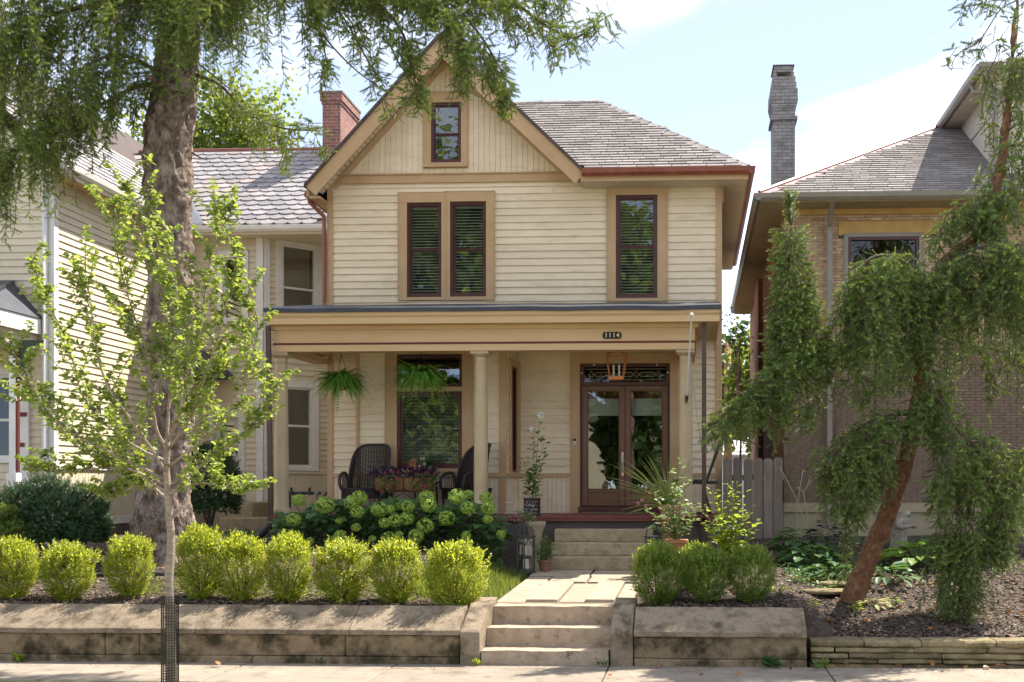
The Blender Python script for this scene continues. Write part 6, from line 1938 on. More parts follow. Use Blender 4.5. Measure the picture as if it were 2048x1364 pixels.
M_TERRA = pmat('terracotta', (0.42, 0.19, 0.105), (0.35, 0.15, 0.08), scale=6, rough=.85, bump=.15, c3=(.50, .34, .25), s3=4, t3=(.55, .8))
def stem_plant(t, base, tips, mat, leaf=.085, tmpl=LEAF, step=.055, seed=0, start=.12, per=2, droop=.25, rad=.007, big=None):
    r = np.random.default_rng(seed); lp, ld, lu, ls = [], [], [], []
    mb = MB()
    for tip in tips:
        tip = np.array(tip); b = np.array(base) + r.normal(0, .03, 3)*np.array([1, 1, 0])
        mid = (b+tip)/2 + np.array([r.normal(0, .03), r.normal(0, .03), .05])
        sp_ = smooth_poly([b, mid, tip], 8); mb.tube(sp_, [rad*(1-.6*i/len(sp_)) for i in range(len(sp_))], 5)
        for p, d, tt in poly_sample(sp_, step):
            if tt < start: continue
            for k in range(per):
                a = r.uniform(0, 6.28); o = np.array([math.cos(a), math.sin(a), r.uniform(-droop, .45)])
                L = leaf*r.uniform(.6, 1.25)*(1.15-.55*tt)
                q = p + o*r.uniform(.01, .06)
                lp.append(q); ld.append(o + d*.3); lu.append((r.normal(0, .3), r.normal(0, .3), 1)); ls.append(L)
    mb.build('stem', M_STEM, t, smooth=True)
    lay('foliage', tmpl, lp, ld, lu, np.array(ls), mat, t)
def pom(t, p, r_, mat, name='flower', n=46, seed=1):
    r = np.random.default_rng(seed); u = rdir(n, r)
    pos = np.array(p) + u*r_*.35
    return strew(name, QLEAF, pos, u, np.full(n, r_*.75), mat, t, r)
def pot(t, x, y, z, r0, r1, h, mat, name='pot', n=18, rim=.018):
    mb = MB(); mb.lathe([(r0, 0), (r1*.97, h*.86), (r1+rim, h*.86), (r1+rim, h), (r1-.012, h), (r1-.03, h*.8), (.001, h*.8)], n, (x, y, z), cap=True)
    o = mb.build(name, mat, t, smooth=True); m = o.modifiers.new('edges', 'EDGE_SPLIT'); m.split_angle = R(40); return o

# dahlia in a ribbed dark pot on the porch edge
M_DPOT = pmat('dark_woven_pot', (0.045, 0.028, 0.02), (0.025, 0.016, 0.012), scale=30, rough=.5, spec=.5)
yy = 18.06; b = P(1064, 1033, yy)
t = thing('potted_dahlia', 'tall potted plant with two white pompon flowers at the porch edge left of the door', 'potted plant', (b.x, yy, ZFL))
mb = MB(); pr_ = []
for k in range(9): pr_ += [(.128+.006*(k % 2), .03*k), (.128+.006*((k+1) % 2), .03*k+.015)]
mb.lathe([(.12, 0)] + [(a, z+.002) for a, z in pr_] + [(.135, .275), (.12, .275), (.11, .24), (.001, .24)], 20, (b.x, yy, ZFL)); mb.build('pot', M_DPOT, t)
stem_plant(t, (b.x, yy, ZFL+.22), [P(1080, 838, yy), P(1067, 862, yy), P(1046, 920, yy-.1), P(1090, 880, yy-.1), P(1078, 930, yy-.12)], M_DAH, .125, step=.05, seed=3, per=2)
pom(t, P(1082, 831, yy), .055, M_PETW, seed=2); pom(t, P(1063, 859, yy), .042, M_PETW, seed=3)

# airy white plant in a stone urn beside the steps
yy = 17.35; b = P(1068, 1075, yy)
urn = thing('stone_urn', 'pale stone urn with airy white flowers left of the porch steps', 'potted plant', (b.x, yy, g(b.x, yy)))
zt = Z(1040, yy, 1075); h = zt-g(b.x, yy)
mb = MB(); mb.lathe([(.13, 0), (.13, .05), (.08, .09), (.075, h*.5), (.11, h*.8), (.15, h*.92), (.16, h), (.13, h), (.12, h*.93), (.001, h*.9)], 20, (b.x+.02, yy, g(b.x, yy)-.02)); mb.build('pot', M_BEIGE, urn, smooth=True)
r_u = np.random.default_rng(8)
stem_plant(urn, (b.x, yy, zt-.04), [P(r_u.uniform(1015, 1075), r_u.uniform(1012, 1062), yy-.15+r_u.uniform(-.1, .2)) for _ in range(20)], M_DAH, .035, tmpl=LEAFN, step=.03, seed=5, per=2, rad=.0025)
n = 260; fp = np.array([P(r_u.uniform(1008, 1072), r_u.uniform(1003, 1050), yy-.2+r_u.uniform(-.1, .3)) for _ in range(n)])
strew('blossoms', QLEAF, fp, rdir(n, r_u), np.full(n, .014), M_PETW, urn, r_u)

# small plant in a clay pot beside the lantern
yy = 16.85; b = P(1090, 1138, yy)
t = thing('clay_pot_plant', 'small clay pot with a low leafy plant beside the bottom porch step', 'potted plant', (b.x, yy, path_z(yy)))
pot(t, b.x, yy, path_z(yy)+.006, .07, .10, .155, pmat('dull_clay', (.30, .16, .10), (.24, .125, .08), scale=6, rough=.9))
stem_plant(t, (b.x, yy, path_z(yy)+.14), [P(1062+7*k, 1076+abs(k-4)*5+r_u.uniform(-6, 6), yy+r_u.uniform(-.15, .15)) for k in range(9)], M_DAH, .085, tmpl=LEAFN, step=.028, seed=8, per=2, rad=.003)

# terracotta planters right of the steps
yy = 16.25; b = P(1352, 1120, yy); zb = g(b.x, yy)
t = thing('terracotta_planter', 'terracotta planter with tall pale-green leafy stems right of the porch steps', 'potted plant', (b.x, yy, zb))
ztop = Z(1079, yy, 1352)
mb = MB()
def flare(mb, x, y, z0, z1, w0, w1):
    vs = [(x-w0, y-w0, z0), (x+w0, y-w0, z0), (x+w0, y+w0, z0), (x-w0, y+w0, z0), (x-w1, y-w1, z1), (x+w1, y-w1, z1), (x+w1, y+w1, z1), (x-w1, y+w1, z1)]
    mb.add(vs, [(0, 3, 2, 1), (4, 5, 6, 7), (0, 1, 5, 4), (1, 2, 6, 5), (2, 3, 7, 6), (3, 0, 4, 7)])
flare(mb, b.x, yy, zb, ztop-.05, .11, .145); mb.box(b.x-.165, b.x+.165, yy-.165, yy+.165, ztop-.049, ztop)
bevel_obj(mb.build('pot', M_TERRA, t), .008)
stem_plant(t, (b.x, yy, ztop-.02), [P(1292, 1020, yy), P(1312, 985, yy-.1), P(1338, 945, yy), P(1362, 920, yy+.1), P(1372, 960, yy-.1), P(1385, 1010, yy), P(1330, 1010, yy-.2), P(1352, 975, yy-.1), P(1300, 1055, yy-.2), P(1392, 1040, yy-.1)],
           leafmat('silver_leaf', (.16, .22, .12), (.22, .28, .15), trans=.35, tcol=(.36, .46, .14), rand=.25), .105, tmpl=LEAFW, step=.06, seed=12, per=2)
yy = 17.45; b = P(1340, 1040, yy)
t = thing('spiky_planter', 'clay pot with long spiky grass blades and pink flowers on the porch steps', 'potted plant', (b.x, yy, path_z(17)+.382))
zt = Z(1010, yy, 1340); z0 = path_z(17)+.191*2
pot(t, b.x, yy, z0+.004, .10, .15, zt-z0, M_TERRA)
r_ = np.random.default_rng(4); n = 46
tips = [P(1220, 968, yy), P(1233, 920, yy), P(1255, 940, yy), P(1270, 930, yy), P(1288, 918, yy), P(1300, 935, yy), P(1318, 925, yy), P(1345, 905, yy), P(1240, 990, yy), P(1250, 1020, yy-.1), P(1375, 930, yy), P(1390, 950, yy)]
V, F_ = [], []
for k in range(n):
    tp = np.array(tips[k % len(tips)]) + r_.normal(0, .06, 3); bs = np.array([b.x, yy, zt-.02]) + r_.normal(0, .03, 3)*np.array([1, 1, 0])
    L = np.linalg.norm(tp-bs); sd_ = np.cross(tp-bs, [0, 1, 0]); sd_ /= np.linalg.norm(sd_)
    for q in range(6):
        s_ = q/6; p = bs + (tp-bs)*s_ + np.array([0, 0, .18*L*s_*(1-s_)*1.5]); p2 = bs + (tp-bs)*(s_+1/6) + np.array([0, 0, .18*L*(s_+1/6)*(5/6-s_)*1.5])
        w = .011*(1-s_*.8); w2 = .011*(1-(s_+1/6)*.85); i0 = len(V)
        V += [p-sd_*w, p+sd_*w, p2+sd_*w2, p2-sd_*w2]; F_ += [(i0, i0+1, i0+2), (i0, i0+2, i0+3)]
soup('blades', np.array(V), np.array(F_), leafmat('spike_blade', (.16, .22, .06), (.26, .31, .10), trans=.4, tcol=(.5, .56, .12), rand=.25), t)
stem_plant(t, (b.x, yy, zt-.02), [P(1284+9*k, 1000-abs(k-3)*6+r_.uniform(-10, 10), yy-.1+r_.uniform(-.1, .1)) for k in range(9)], M_DAHY, .05, step=.035, seed=9, per=3, rad=.003)
for k, (px, py) in enumerate(((1284, 1000), (1300, 985), (1312, 992), (1318, 1003), (1292, 1012), (1276, 1006))): pom(t, P(px, py, yy-.2), .028, M_PINKL, seed=k, n=26)
yy = 15.4; x = X(1462, yy)
t = thing('leafy_perennial', 'sunlit leafy perennial with bright green leaves before the wooden fence', 'plant', (x, yy, g(x, yy)))
stem_plant(t, (x, yy, g(x, yy)), [P(1408, 1010, yy), P(1425, 980, yy+.1), P(1440, 990, yy-.1), P(1456, 968, yy), P(1474, 963, yy+.1), P(1486, 985, yy), P(1500, 1015, yy-.1), P(1508, 1045, yy), P(1412, 1050, yy-.1), P(1480, 1030, yy-.2), P(1445, 1040, yy-.2)], M_DAHY, .12, tmpl=LEAFW, step=.055, seed=15, per=2)

# ================================================================== window-box style planter flowers handled with the porch furniture
# ================================================================== right-hand garden
M_HOSTA = leafmat('hosta_leaf', (0.050, 0.12, 0.045), (0.09, 0.17, 0.06), trans=.25, tcol=(.20, .34, .07), rand=.3, rough=.4, clump=5)
M_HOSTL = leafmat('bright_hosta_leaf', (0.10, 0.20, 0.03), (0.16, 0.25, 0.04), trans=.4, tcol=(.34, .5, .05), rand=.25, clump=5)
def hosta(label, px, Y_, r_out, n, mat, seed, h=.22, name='hosta', tmpl=LEAFW, L=.20):
    r = np.random.default_rng(seed); x = X(px, Y_); z0 = g(x, Y_)
    t = thing(name, label, 'plant', (x, Y_, z0))
    pos, D, U, S = [], [], [], []
    for i in range(n):
        a = r.uniform(0, 6.28); e = r.uniform(.15, .9)
        o = np.array([math.cos(a), math.sin(a), 0])
        pos.append(np.array([x, Y_, z0]) + o*r_out*e + np.array([0, 0, h*(1.1-e*.7)*r.uniform(.7, 1.1)]))
        D.append(o + np.array([0, 0, .35-e*.8])); U.append(np.array([0, 0, 1]) + o*.3 + r.normal(0, .15, 3)); S.append(L*r.uniform(.65, 1.1))
    lay('foliage', tmpl, pos, D, U, np.array(S), mat, t)
    mb = MB()
    for i in range(0, n, 3): mb.tube([(x, Y_, z0-.02), tuple(pos[i])], .004, 4)
    mb.build('stems', M_STEM, t, kind='stuff')
    return t
hosta('clump of broad blue-green leaves in front of the fence end', 1600, 17.2, .42, 60, M_HOSTA, 1, .30)
hosta('grey-green leafy clump left of the dark purple plant', 1625, 16.2, .45, 80, M_HOSTA, 2, .26)
hosta('low leafy clump between the flat stone and the leaning trunk', 1660, 15.5, .42, 70, M_HOSTA, 3, .20, L=.14)
hosta('bright green hosta at the feet of the stone statue', 1836, 16.3, .50, 70, M_HOSTL, 4, .26, tmpl=LEAF, L=.26)
hosta('hosta with arching leaves right of the leaning trunk base', 1770, 15.3, .42, 60, M_HOSTA, 5, .20, tmpl=LEAFN, L=.24)
hosta('dark leafy clump low behind the hanging spruce branches', 1925, 16.6, .5, 60, M_HOSTA, 6, .28)
hosta('dark purple-leaved plant beside the weeping spruce', 1648, 16.9, .30, 90, M_PURP, 7, .45, name='purple_plant', tmpl=LEAF, L=.13)
hosta('tiny yellow-green seedling in the sunlit mulch', 1628, 13.9, .07, 22, M_DAHY, 8, .10, name='seedling', tmpl=LEAFN, L=.05)
hosta('small upright yellow-green sprout in the mulch before the leaning trunk', 1712, 13.75, .07, 22, M_DAHY, 9, .14, name='seedling', tmpl=LEAFN, L=.07)
hosta('pale striped arching plant at the foot of the leaning trunk', 1745, 14.1, .17, 22, leafmat('striped_leaf', (.36, .36, .16), (.46, .44, .22), trans=.3, tcol=(.5, .5, .2), rand=.2), 10, .10, name='striped_plant', tmpl=LEAFN, L=.16)
hosta('small bright plant right of the pale striped one', 1785, 14.2, .13, 26, M_DAHY, 13, .10, name='seedling', tmpl=LEAF, L=.06)
hosta('low bright yellow-green plant at the wall end beside the dark boxwoods', 1560, 13.9, .12, 26, M_DAHY, 14, .08, name='seedling', tmpl=LEAFN, L=.07)
yy = 17.0; x = X(1610, yy)
t = thing('bare_stems', 'thin bare pale stalks standing before the brick wall', 'plant', (x, yy, g(x, yy)))
for k, (a, b_) in enumerate((((1622, 1095), (1560, 935)), ((1596, 1100), (1606, 940)), ((1610, 1100), (1607, 985)), ((1625, 1085), (1655, 965)), ((1607, 985), (1618, 958)), ((1607, 985), (1596, 978)))):
    p0, p1 = P(*a, yy), P(*b_, yy); m = (p0+p1)/2 + Vector((.04*(-1)**k, 0, .05))
    mb = MB(); mb.tube(smooth_poly([p0, m, p1], 6), .006, 5); mb.build('stalk', pmat('pale_stalk', (.36, .33, .20), rough=.7), t, smooth=True)
# ground cover among the plants
r_g = np.random.default_rng(77)
def cover(name, label, boxes, n, mat, size, tmpl=LEAF, h=.07):
    pos = []
    for i in range(n):
        (x0, x1, y0, y1) = boxes[i % len(boxes)]
        x, y = r_g.uniform(x0, x1), r_g.uniform(y0, y1); pos.append((x, y, g(x, y)+r_g.uniform(.005, h)))
    pos = np.array(pos); D = rdir(n, r_g); D[:, 2] = np.abs(D[:, 2])*.5
    U = np.tile([[0, 0, 1.]], (n, 1)) + r_g.normal(0, .3, (n, 3))
    o = lay(name, tmpl, pos, D, U, r_g.uniform(.6, 1.2, n)*size, mat, None, kind='stuff'); tag(o, label, 'ground cover')
cover('ground_cover', 'low green creeping leaves under the weeping spruce', [(X(1560, 16), X(1700, 16), 14.8, 17.6), (X(1700, 16.5), X(2000, 16.5), 15.6, 18.2)], 2600, M_HOSTA, .06)
cover('ground_cover', 'low green creeping leaves before the left neighbour\'s side steps', [(X(420, 18.5), X(545, 18.5), 17.2, 21.0)], 1500, M_HOSTA, .07, h=.10)
# grass at the path, and thin grass between the boxwoods
def grass(name, label, boxes, n, L, mat=M_GRASS):
    pos, sc, D = [], [], []
    for i in range(n):
        (x0, x1, y0, y1) = boxes[i % len(boxes)]
        x, y = r_g.uniform(x0, x1), r_g.uniform(y0, y1)
        pos.append((x, y, g(x, y)-.005)); D.append((r_g.normal(0, .35), r_g.normal(0, .35), 1)); l = L*r_g.uniform(.5, 1.2); sc.append((.007, l, l))
    o = strew(name, BLADE, pos, D, np.array(sc), mat, None, r_g, kind='stuff'); tag(o, label, 'grass')
grass('grass', 'patch of green grass between the last boxwood and the front path', [(-3.1, -2.32, 13.7, 16.6), (-3.4, -2.6, 13.5, 15.2)], 9000, .13)
grass('grass', 'thin yellowish grass growing behind the boxwood row', [(X(280, 13.8), X(900, 13.8), 13.3, 14.3)], 4500, .07)
# mulch chips
CHIP = (np.array([(-.5, -.5, 0), (.5, -.42, .02), (.46, .5, .05), (-.5, .44, .02)], float), np.array([(0, 1, 2), (0, 2, 3)]))
def chips(name, label, boxes, n):
    pos = []; w = [(b[1]-b[0])*(b[3]-b[2]) for b in boxes]; w = np.array(w)/sum(w)
    for i in r_g.choice(len(boxes), n, p=w):
        (x0, x1, y0, y1) = boxes[i]; x = r_g.uniform(x0, x1); y = y0 + (y1-y0)*r_g.uniform(0, 1)**1.4
        pos.append((x, y, g(x, y)+r_g.uniform(.002, .022)))
    N_ = rdir(n, r_g)*.45 + np.array([0, 0, 1]); D = np.cross(N_, rdir(n, r_g))
    o = lay(name, CHIP, pos, D, N_, np.stack([r_g.uniform(.010, .022, n), r_g.uniform(.03, .075, n), np.full(n, .03)], 1), M_CHIP, None, kind='stuff', smooth=False)
    tag(o, label, 'mulch')
chips('mulch', 'dark bark mulch around the boxwood row and the spruce', [(-11.5, -2.4, 12.86, 16.6)], 15000)
chips('mulch', 'bark mulch under the dark boxwoods and the weeping spruce', [(-.62, 1.2, 12.86, 15.5), (1.2, 6.5, 12.86, 17.5)], 16000)
# grit and bits on the sidewalk
n = 1500; gx_ = r_g.uniform(-9, 5.5, n); gy_ = 12.42 - np.abs(r_g.normal(0, .28, n)); k_ = gy_ > 11.25
gp2 = np.stack([gx_, gy_, np.full(n, .004)], 1)[k_]; N_ = rdir(len(gp2), r_g)*.25 + np.array([0, 0, 1]); D = np.cross(N_, rdir(len(gp2), r_g))
tag(lay('grit', CHIP, gp2, D, N_, np.stack([r_g.uniform(.004, .010, len(gp2)), r_g.uniform(.006, .028, len(gp2)), np.full(len(gp2), .01)], 1), M_CHIP, None, kind='stuff', smooth=False), 'grit and small bits of bark strewn on the sidewalk', 'debris')
# fallen leaves
fl = []
for (x0, x1, y0, y1, n) in ((1.3, 5.5, 12.9, 16, 130), (-9, -6, 14.5, 17, 60), (1.3, 5.5, 12.3, 12.48, 26), (-6, 1, 11.5, 12.4, 8)):
    for i in range(n):
        x, y = r_g.uniform(x0, x1), r_g.uniform(y0, y1); fl.append((x, y, (g(x, y) if y > 12.8 else 0)+.025))
D = rdir(len(fl), r_g); D[:, 2] *= .2
tag(lay('fallen_leaves', LEAFW, np.array(fl), D, np.tile([[0, 0, 1.]], (len(fl), 1))+r_g.normal(0, .4, (len(fl), 3)), r_g.uniform(.05, .09, len(fl)),
        leafmat('dry_leaf', (.26, .10, .035), (.38, .19, .07), trans=.25, tcol=(.5, .25, .06), rand=.35), None, kind='stuff'), 'dry brown fallen leaves scattered on the mulch and sidewalk', 'leaves')
# weeds at the wall foot
def weed(label, px, py, s, n, seed, tmpl=LEAF, mat=M_DAHY, up=.6):
    r = np.random.default_rng(seed); yy = 12.36
    p = P(px, py, yy); z0 = 0
    t = thing('weed', label, 'weed', (p.x, yy, 0))
    a = r.uniform(0, 6.28, n); o = np.stack([np.cos(a), -np.abs(np.sin(a))*.5, r.uniform(.2, up*2, n)], 1)
    pos = np.array([p.x, yy, .0]) + o*np.array([s*.5, .05, s*.6])*r.uniform(.1, 1, (n, 1))
    lay('foliage', tmpl, pos, o, np.tile([[0, -.6, 1.]], (n, 1))+r.normal(0, .4, (n, 3)), r.uniform(.5, 1, n)*s*.55, mat, t)
    mb = MB()
    for k in range(4): mb.tube([(p.x, yy, -.01), tuple(pos[k])], .003, 4)
    mb.build('stems', M_STEM, t)
weed('round leafy weed at the wall foot near the left picture edge', 40, 1332, .11, 60, 1)
weed('bright green weed at the corner of the bottom street step', 955, 1330, .10, 26, 2)
weed('sparse weed at the sidewalk joint by the right cheek block', 1205, 1333, .12, 22, 3, LEAFN, M_HOSTA)
weed('tuft of dark grass at the foot of the mossy wall', 1545, 1338, .14, 120, 4, LEAFN, M_HYL)
weed('spiky green weed where the mossy wall meets the dry stone wall', 1640, 1340, .13, 26, 5, LEAFN, M_HOSTL)
weed('small faint weed at the wall foot left of the street steps', 640, 1333, .09, 24, 6, LEAFN, M_HOSTA)

# ================================================================== trees beyond
M_FAR = leafmat('far_tree_leaf', (0.055, 0.10, 0.022), (0.11, 0.15, 0.03), trans=.4, tcol=(.34, .40, .05), rand=.35, clump=.8)
M_FARD = leafmat('far_dark_leaf', (0.030, 0.065, 0.022), (0.06, 0.10, 0.03), trans=.3, tcol=(.2, .28, .05), rand=.35, clump=.8)
def leaf_tree(name, label, x, y, z0, crown_z, ext, n, mat, size, seed, group=None, nl=10, tr=.16, kinds=LEAFW):
    r = np.random.default_rng(seed)
    t = thing(name, label, 'tree', (x, y, z0), group)
    C = np.array([x, y, crown_z]); ext = np.array(ext)
    cl = rdir(nl*4, r)*r.uniform(.35, 1, (nl*4, 1))*ext*.85 + C
    per = n//len(cl); pos = []
    for c in cl:
        pos.append(c + r.normal(0, 1, (per, 3))*ext*.17)
    pos = np.concatenate(pos); D = rdir(len(pos), r); D[:, 2] -= .3
    lay('crown', kinds, pos, D, np.tile([[0, 0, 1.]], (len(pos), 1))+r.normal(0, .6, (len(pos), 3)), r.uniform(.6, 1.3, len(pos))*size, mat, t)
    mb = MB(); mb.tube([(x, y, z0-.2), (x+.05, y, z0+(crown_z-z0)*.5), tuple(C)], [tr, tr*.75, tr*.4], 10); mb.build('trunk', M_BARK, t, smooth=True)
    for c in cl[:nl]:
        mb = MB(); mb.tube(smooth_poly([np.array([x, y, z0+(crown_z-z0)*.55]), (C*.5+c*.5)+np.array([0, 0, -.3]), c], 4), [tr*.4*(1-.8*i/8) for i in range(9)], 5); mb.build('limb', M_BARK, t, smooth=True)
    return t
p = P(1512, 760, 34); leaf_tree('garden_tree', 'sunlit yellow-green tree behind the fence, right of the utility pole', p.x, 34, 1, Z(790, 34, 1512), (1.1, 1.0, 2.2), 3000, M_FAR, .17, 1, nl=8)
p = P(1480, 760, 60); leaf_tree('evergreen_tree', 'dark green tree far behind the utility pole', p.x, 60, 1, Z(800, 60, 1480), (1.9, 1.5, 4.2), 3200, M_FARD, .34, 2, nl=8)
p = P(440, 250, 40); leaf_tree('backyard_tree', 'yellow-green tree showing above the left neighbour\'s slate roof', p.x, 40, 1, Z(290, 40, 440), (3.2, 2.5, 2.8), 9000, M_FAR, .17, 3, nl=14)
p = P(1478, 660, 30); leaf_tree('thin_tree', 'thin sparse tree showing against the sky beside the brick house eave', p.x, 30, 1, Z(670, 30, 1478), (.6, .5, .9), 240, M_FARD, .08, 7, nl=8, tr=.035)
# across the street: what the windows mirror
for k, (x, y, cz, ext, n, sd_, m, lab) in enumerate(((-12.0, -13, 12.5, (3.8, 3, 7.5), 5600, 11, M_FAR, 'large leafy tree across the street, mirrored in the double upstairs window'),
        (-11.6, -11.5, 4.6, (2.0, 1.6, 3.0), 3000, 12, M_FAR, 'lower leafy tree across the street, mirrored in the big porch window'),
        (-3.0, -12, 10.2, (2.4, 2.6, 5.0), 3600, 13, M_FAR, 'bright leafy tree across the street, mirrored in the right upstairs window'),
        (-3.0, -15.5, 4.2, (2.3, 1.8, 3.0), 3400, 14, M_FARD, 'low leafy tree across the street, mirrored in the front door glass'),
        (8.5, -15, 9.0, (2.6, 2.6, 4.6), 3000, 15, M_FAR, 'leafy tree across the street, mirrored in the brick house window'))):
    leaf_tree('street_tree', lab, x, y, 0, cz, ext, n, m, .42, sd_, 'trees across the street', nl=10, tr=.28)
# ================================================================== wicker chairs
M_WICK = pmat('dark_wicker', (0.045, 0.030, 0.027), (0.016, 0.012, 0.012), scale=55, rough=.45, spec=.5, bump=.8, bscale=120, stretch=(1, 1, .6))
def wicker_chair():
    """built facing -Y, seat height .42; parts in local space"""
    parts = []
    # back: curved shell of woven rods
    def back_pt(a, z):                                     # a in -1..1
        th = a*1.35; rr = .33 + .05*z
        return Vector((math.sin(th)*rr, .20 - (math.cos(th)*-.0) + (math.cos(th)-1)*.42*.9 + .06 + .14*max(0, z-.1), .42+z))
    H = lambda a: .50*math.sqrt(max(0.0, 1-(abs(a))**3.2)) + .02 + (.18 if abs(a) > .0 else .18)*(1-abs(a)**2)*0 + .20*(1-abs(a)**6)
    mb = MB(); na, nz = 44, 17
    grid = [[back_pt(-1+2*i/na, H(-1+2*i/na)*j/nz) for j in range(nz+1)] for i in range(na+1)]
    for j in range(nz):                                   # horizontal weave
        for o in (0.0, .5):
            pts = [grid[i][j].lerp(grid[i][j+1], o) + Vector((0, .006*(1 if (i+j) % 2 else -1), 0)) for i in range(na+1)]
            mb.tube(pts, .0075, 4)
    for i in range(0, na+1, 2): mb.tube(grid[i][::2] + [grid[i][-1]], .006, 4)
    parts.append(('backrest', mb))
    mb = MB(); rim = [grid[i][nz] for i in range(na+1)]; mb.tube(rim, .024, 8); parts.append(('rim', mb))
    for s in (-1, 1):
        mb = MB()
        arm = smooth_poly([np.array(grid[0 if s < 0 else na][6]), np.array((s*.36, -.08, .66)), np.array((s*.37, -.26, .63)), np.array((s*.36, -.31, .50)), np.array((s*.33, -.30, .40))], 5)
        mb.tube(arm, .026, 8)
        for k in range(9):
            y = .08-.04*k; mb.tube([(s*.335, y, .40), (s*.355, y, .64)], .008, 4)
        parts.append(('armrest', mb))
    mb = MB()
    for k in range(24): mb.tube([(-.33, -.31+k*.024, .41+.004*(k % 2)), (.33, -.31+k*.024, .41+.004*((k+1) % 2))], .0125, 5)
    parts.append(('seat', mb))
    mb = MB()
    for k in range(7):
        z = .395-.022*k; e = [(-.33, -.30, z), (-.1, -.315, z+.01*(k/7)), (.1, -.315, z+.01*(k/7)), (.33, -.30, z), (.34, 0, z), (.33, .22, z), (-.33, .22, z), (-.34, 0, z), (-.33, -.30, z)]
        mb.tube(e, .012, 5)
    parts.append(('apron', mb))
    for sx in (-1, 1):
        for y in (-.28, .20):
            mb = MB(); mb.tube([(sx*.31, y, .40), (sx*.32, y*1.05, .0)], [.022, .018], 8); parts.append(('leg', mb))
    return [(n, m.mesh(n, M_WICK, True)) for n, m in parts]
WCH = wicker_chair()
def place(meshes, name, label, cat, loc, rz, group=None, sc=1.0):
    t = thing(name, label, cat, loc, group); t.rotation_euler = (0, 0, rz); t.scale = (sc, sc, sc)
    for n, me in meshes:
        o = bpy.data.objects.new(n, me); COL.objects.link(o); o.parent = t
    return t
place(WCH, 'wicker_chair', 'dark wicker armchair with rounded back, left of the porch window', 'chair', (X(736, 18.95), 18.98, ZFL+.002), R(-8), 'wicker chairs on the porch', 1.0)
place(WCH, 'wicker_chair', 'dark wicker armchair turned sideways behind the middle porch column', 'chair', (X(936, 18.9), 18.95, ZFL+.002), R(-48), 'wicker chairs on the porch', 1.0)

# iron trough planter with flowers
yy = 18.52
t = thing('flower_trough', 'coir-lined iron trough of dark and pink petunias between the wicker chairs', 'planter', (X(810, yy), yy, ZFL))
xa, xb = X(752, yy), X(868, yy); zt_, zb_ = Z(954, yy, 810), Z(984, yy, 810)
mb = MB(); n = 10; vs = []
for x in np.linspace(xa, xb, 9):
    e = .90 if x in (xa, xb) else 1
    for k in range(n+1):
        a = math.pi*k/n; vs.append((x, yy + math.cos(a)*.11*e, zt_ - math.sin(a)*(zt_-zb_)*e))
mb.add(vs, [(i*(n+1)+k, (i+1)*(n+1)+k, (i+1)*(n+1)+k+1, i*(n+1)+k+1) for i in range(8) for k in range(n)] + [tuple(range(n+1)), tuple(8*(n+1)+k for k in range(n+1))])
mb.build('coir_liner', M_COIR, t, smooth=True)
mb = MB()
for x in np.linspace(xa, xb, 7):
    mb.tube([(x, yy+math.cos(a)*.116, zt_-math.sin(a)*(zt_-zb_+.006)) for a in np.linspace(0, math.pi, 9)], .006, 5)
for y in (yy-.116, yy+.116): mb.tube([(xa, y, zt_), (xb, y, zt_)], .007, 5)
mb.build('iron_basket', M_BLACK, t)
for x in (xa+.12, xb-.12):
    for y in (yy-.1, yy+.1):
        mb = MB(); sg = -1 if x < (xa+xb)/2 else 1
        mb.tube(smooth_poly([np.array((x, y, zt_-.12)), np.array((x+sg*.02, y, zb_-.1)), np.array((x+sg*.10, y, ZFL+.25)), np.array((x+sg*.15, y, ZFL+.005))], 5), .008, 6); mb.build('leg', M_BLACK, t)
mb = MB(); mb.tube(smooth_poly([np.array((xa+.2, yy-.12, zb_-.02)), np.array((xa+.3, yy-.12, zb_-.10)), np.array(((xa+xb)/2, yy-.12, zb_-.02)), np.array((xb-.3, yy-.12, zb_-.10)), np.array((xb-.2, yy-.12, zb_-.02))], 6), .007, 5); mb.build('scroll', M_BLACK, t)
r_ = np.random.default_rng(31); n = 420
pos = np.stack([r_.uniform(xa-.08, xb+.05, n), yy+r_.uniform(-.16, .14, n), r_.uniform(zt_-.02, zt_+.13, n)], 1)
lay('dark_foliage', LEAF, pos, rdir(n, r_)+np.array([0, -.4, .2]), rdir(n, r_)*.6+np.array([0, -.3, 1]), r_.uniform(.05, .085, n), M_PURP, t)
n = 420; gp_ = []
for cxx in (X(775, yy), X(790, yy), X(842, yy), X(855, yy), X(868, yy)):
    k = n//5; gp_.append(np.stack([cxx+r_.normal(0, .055, k), yy-.12+r_.uniform(-.08, .05, k), zt_+.06-np.abs(r_.normal(0, .15, k))], 1))
gp_ = np.concatenate(gp_)
lay('trailing_foliage', LEAF, gp_, rdir(len(gp_), r_)+np.array([0, -.4, -.3]), rdir(len(gp_), r_)*.6+np.array([0, -.5, 1]), r_.uniform(.03, .055, len(gp_)), M_DAH, t)
n = 26
for k in range(n):
    px = r_.choice([756, 775, 780, 790, 843, 855, 863]) + r_.normal(0, 8); py = r_.choice([942, 948, 955, 965, 975, 985])+r_.normal(0, 4)
    pom(t, P(px, min(py, 990), yy-.20), r_.uniform(.018, .026), M_PINK if r_.random() < .9 else M_PINKL, n=14, seed=k)

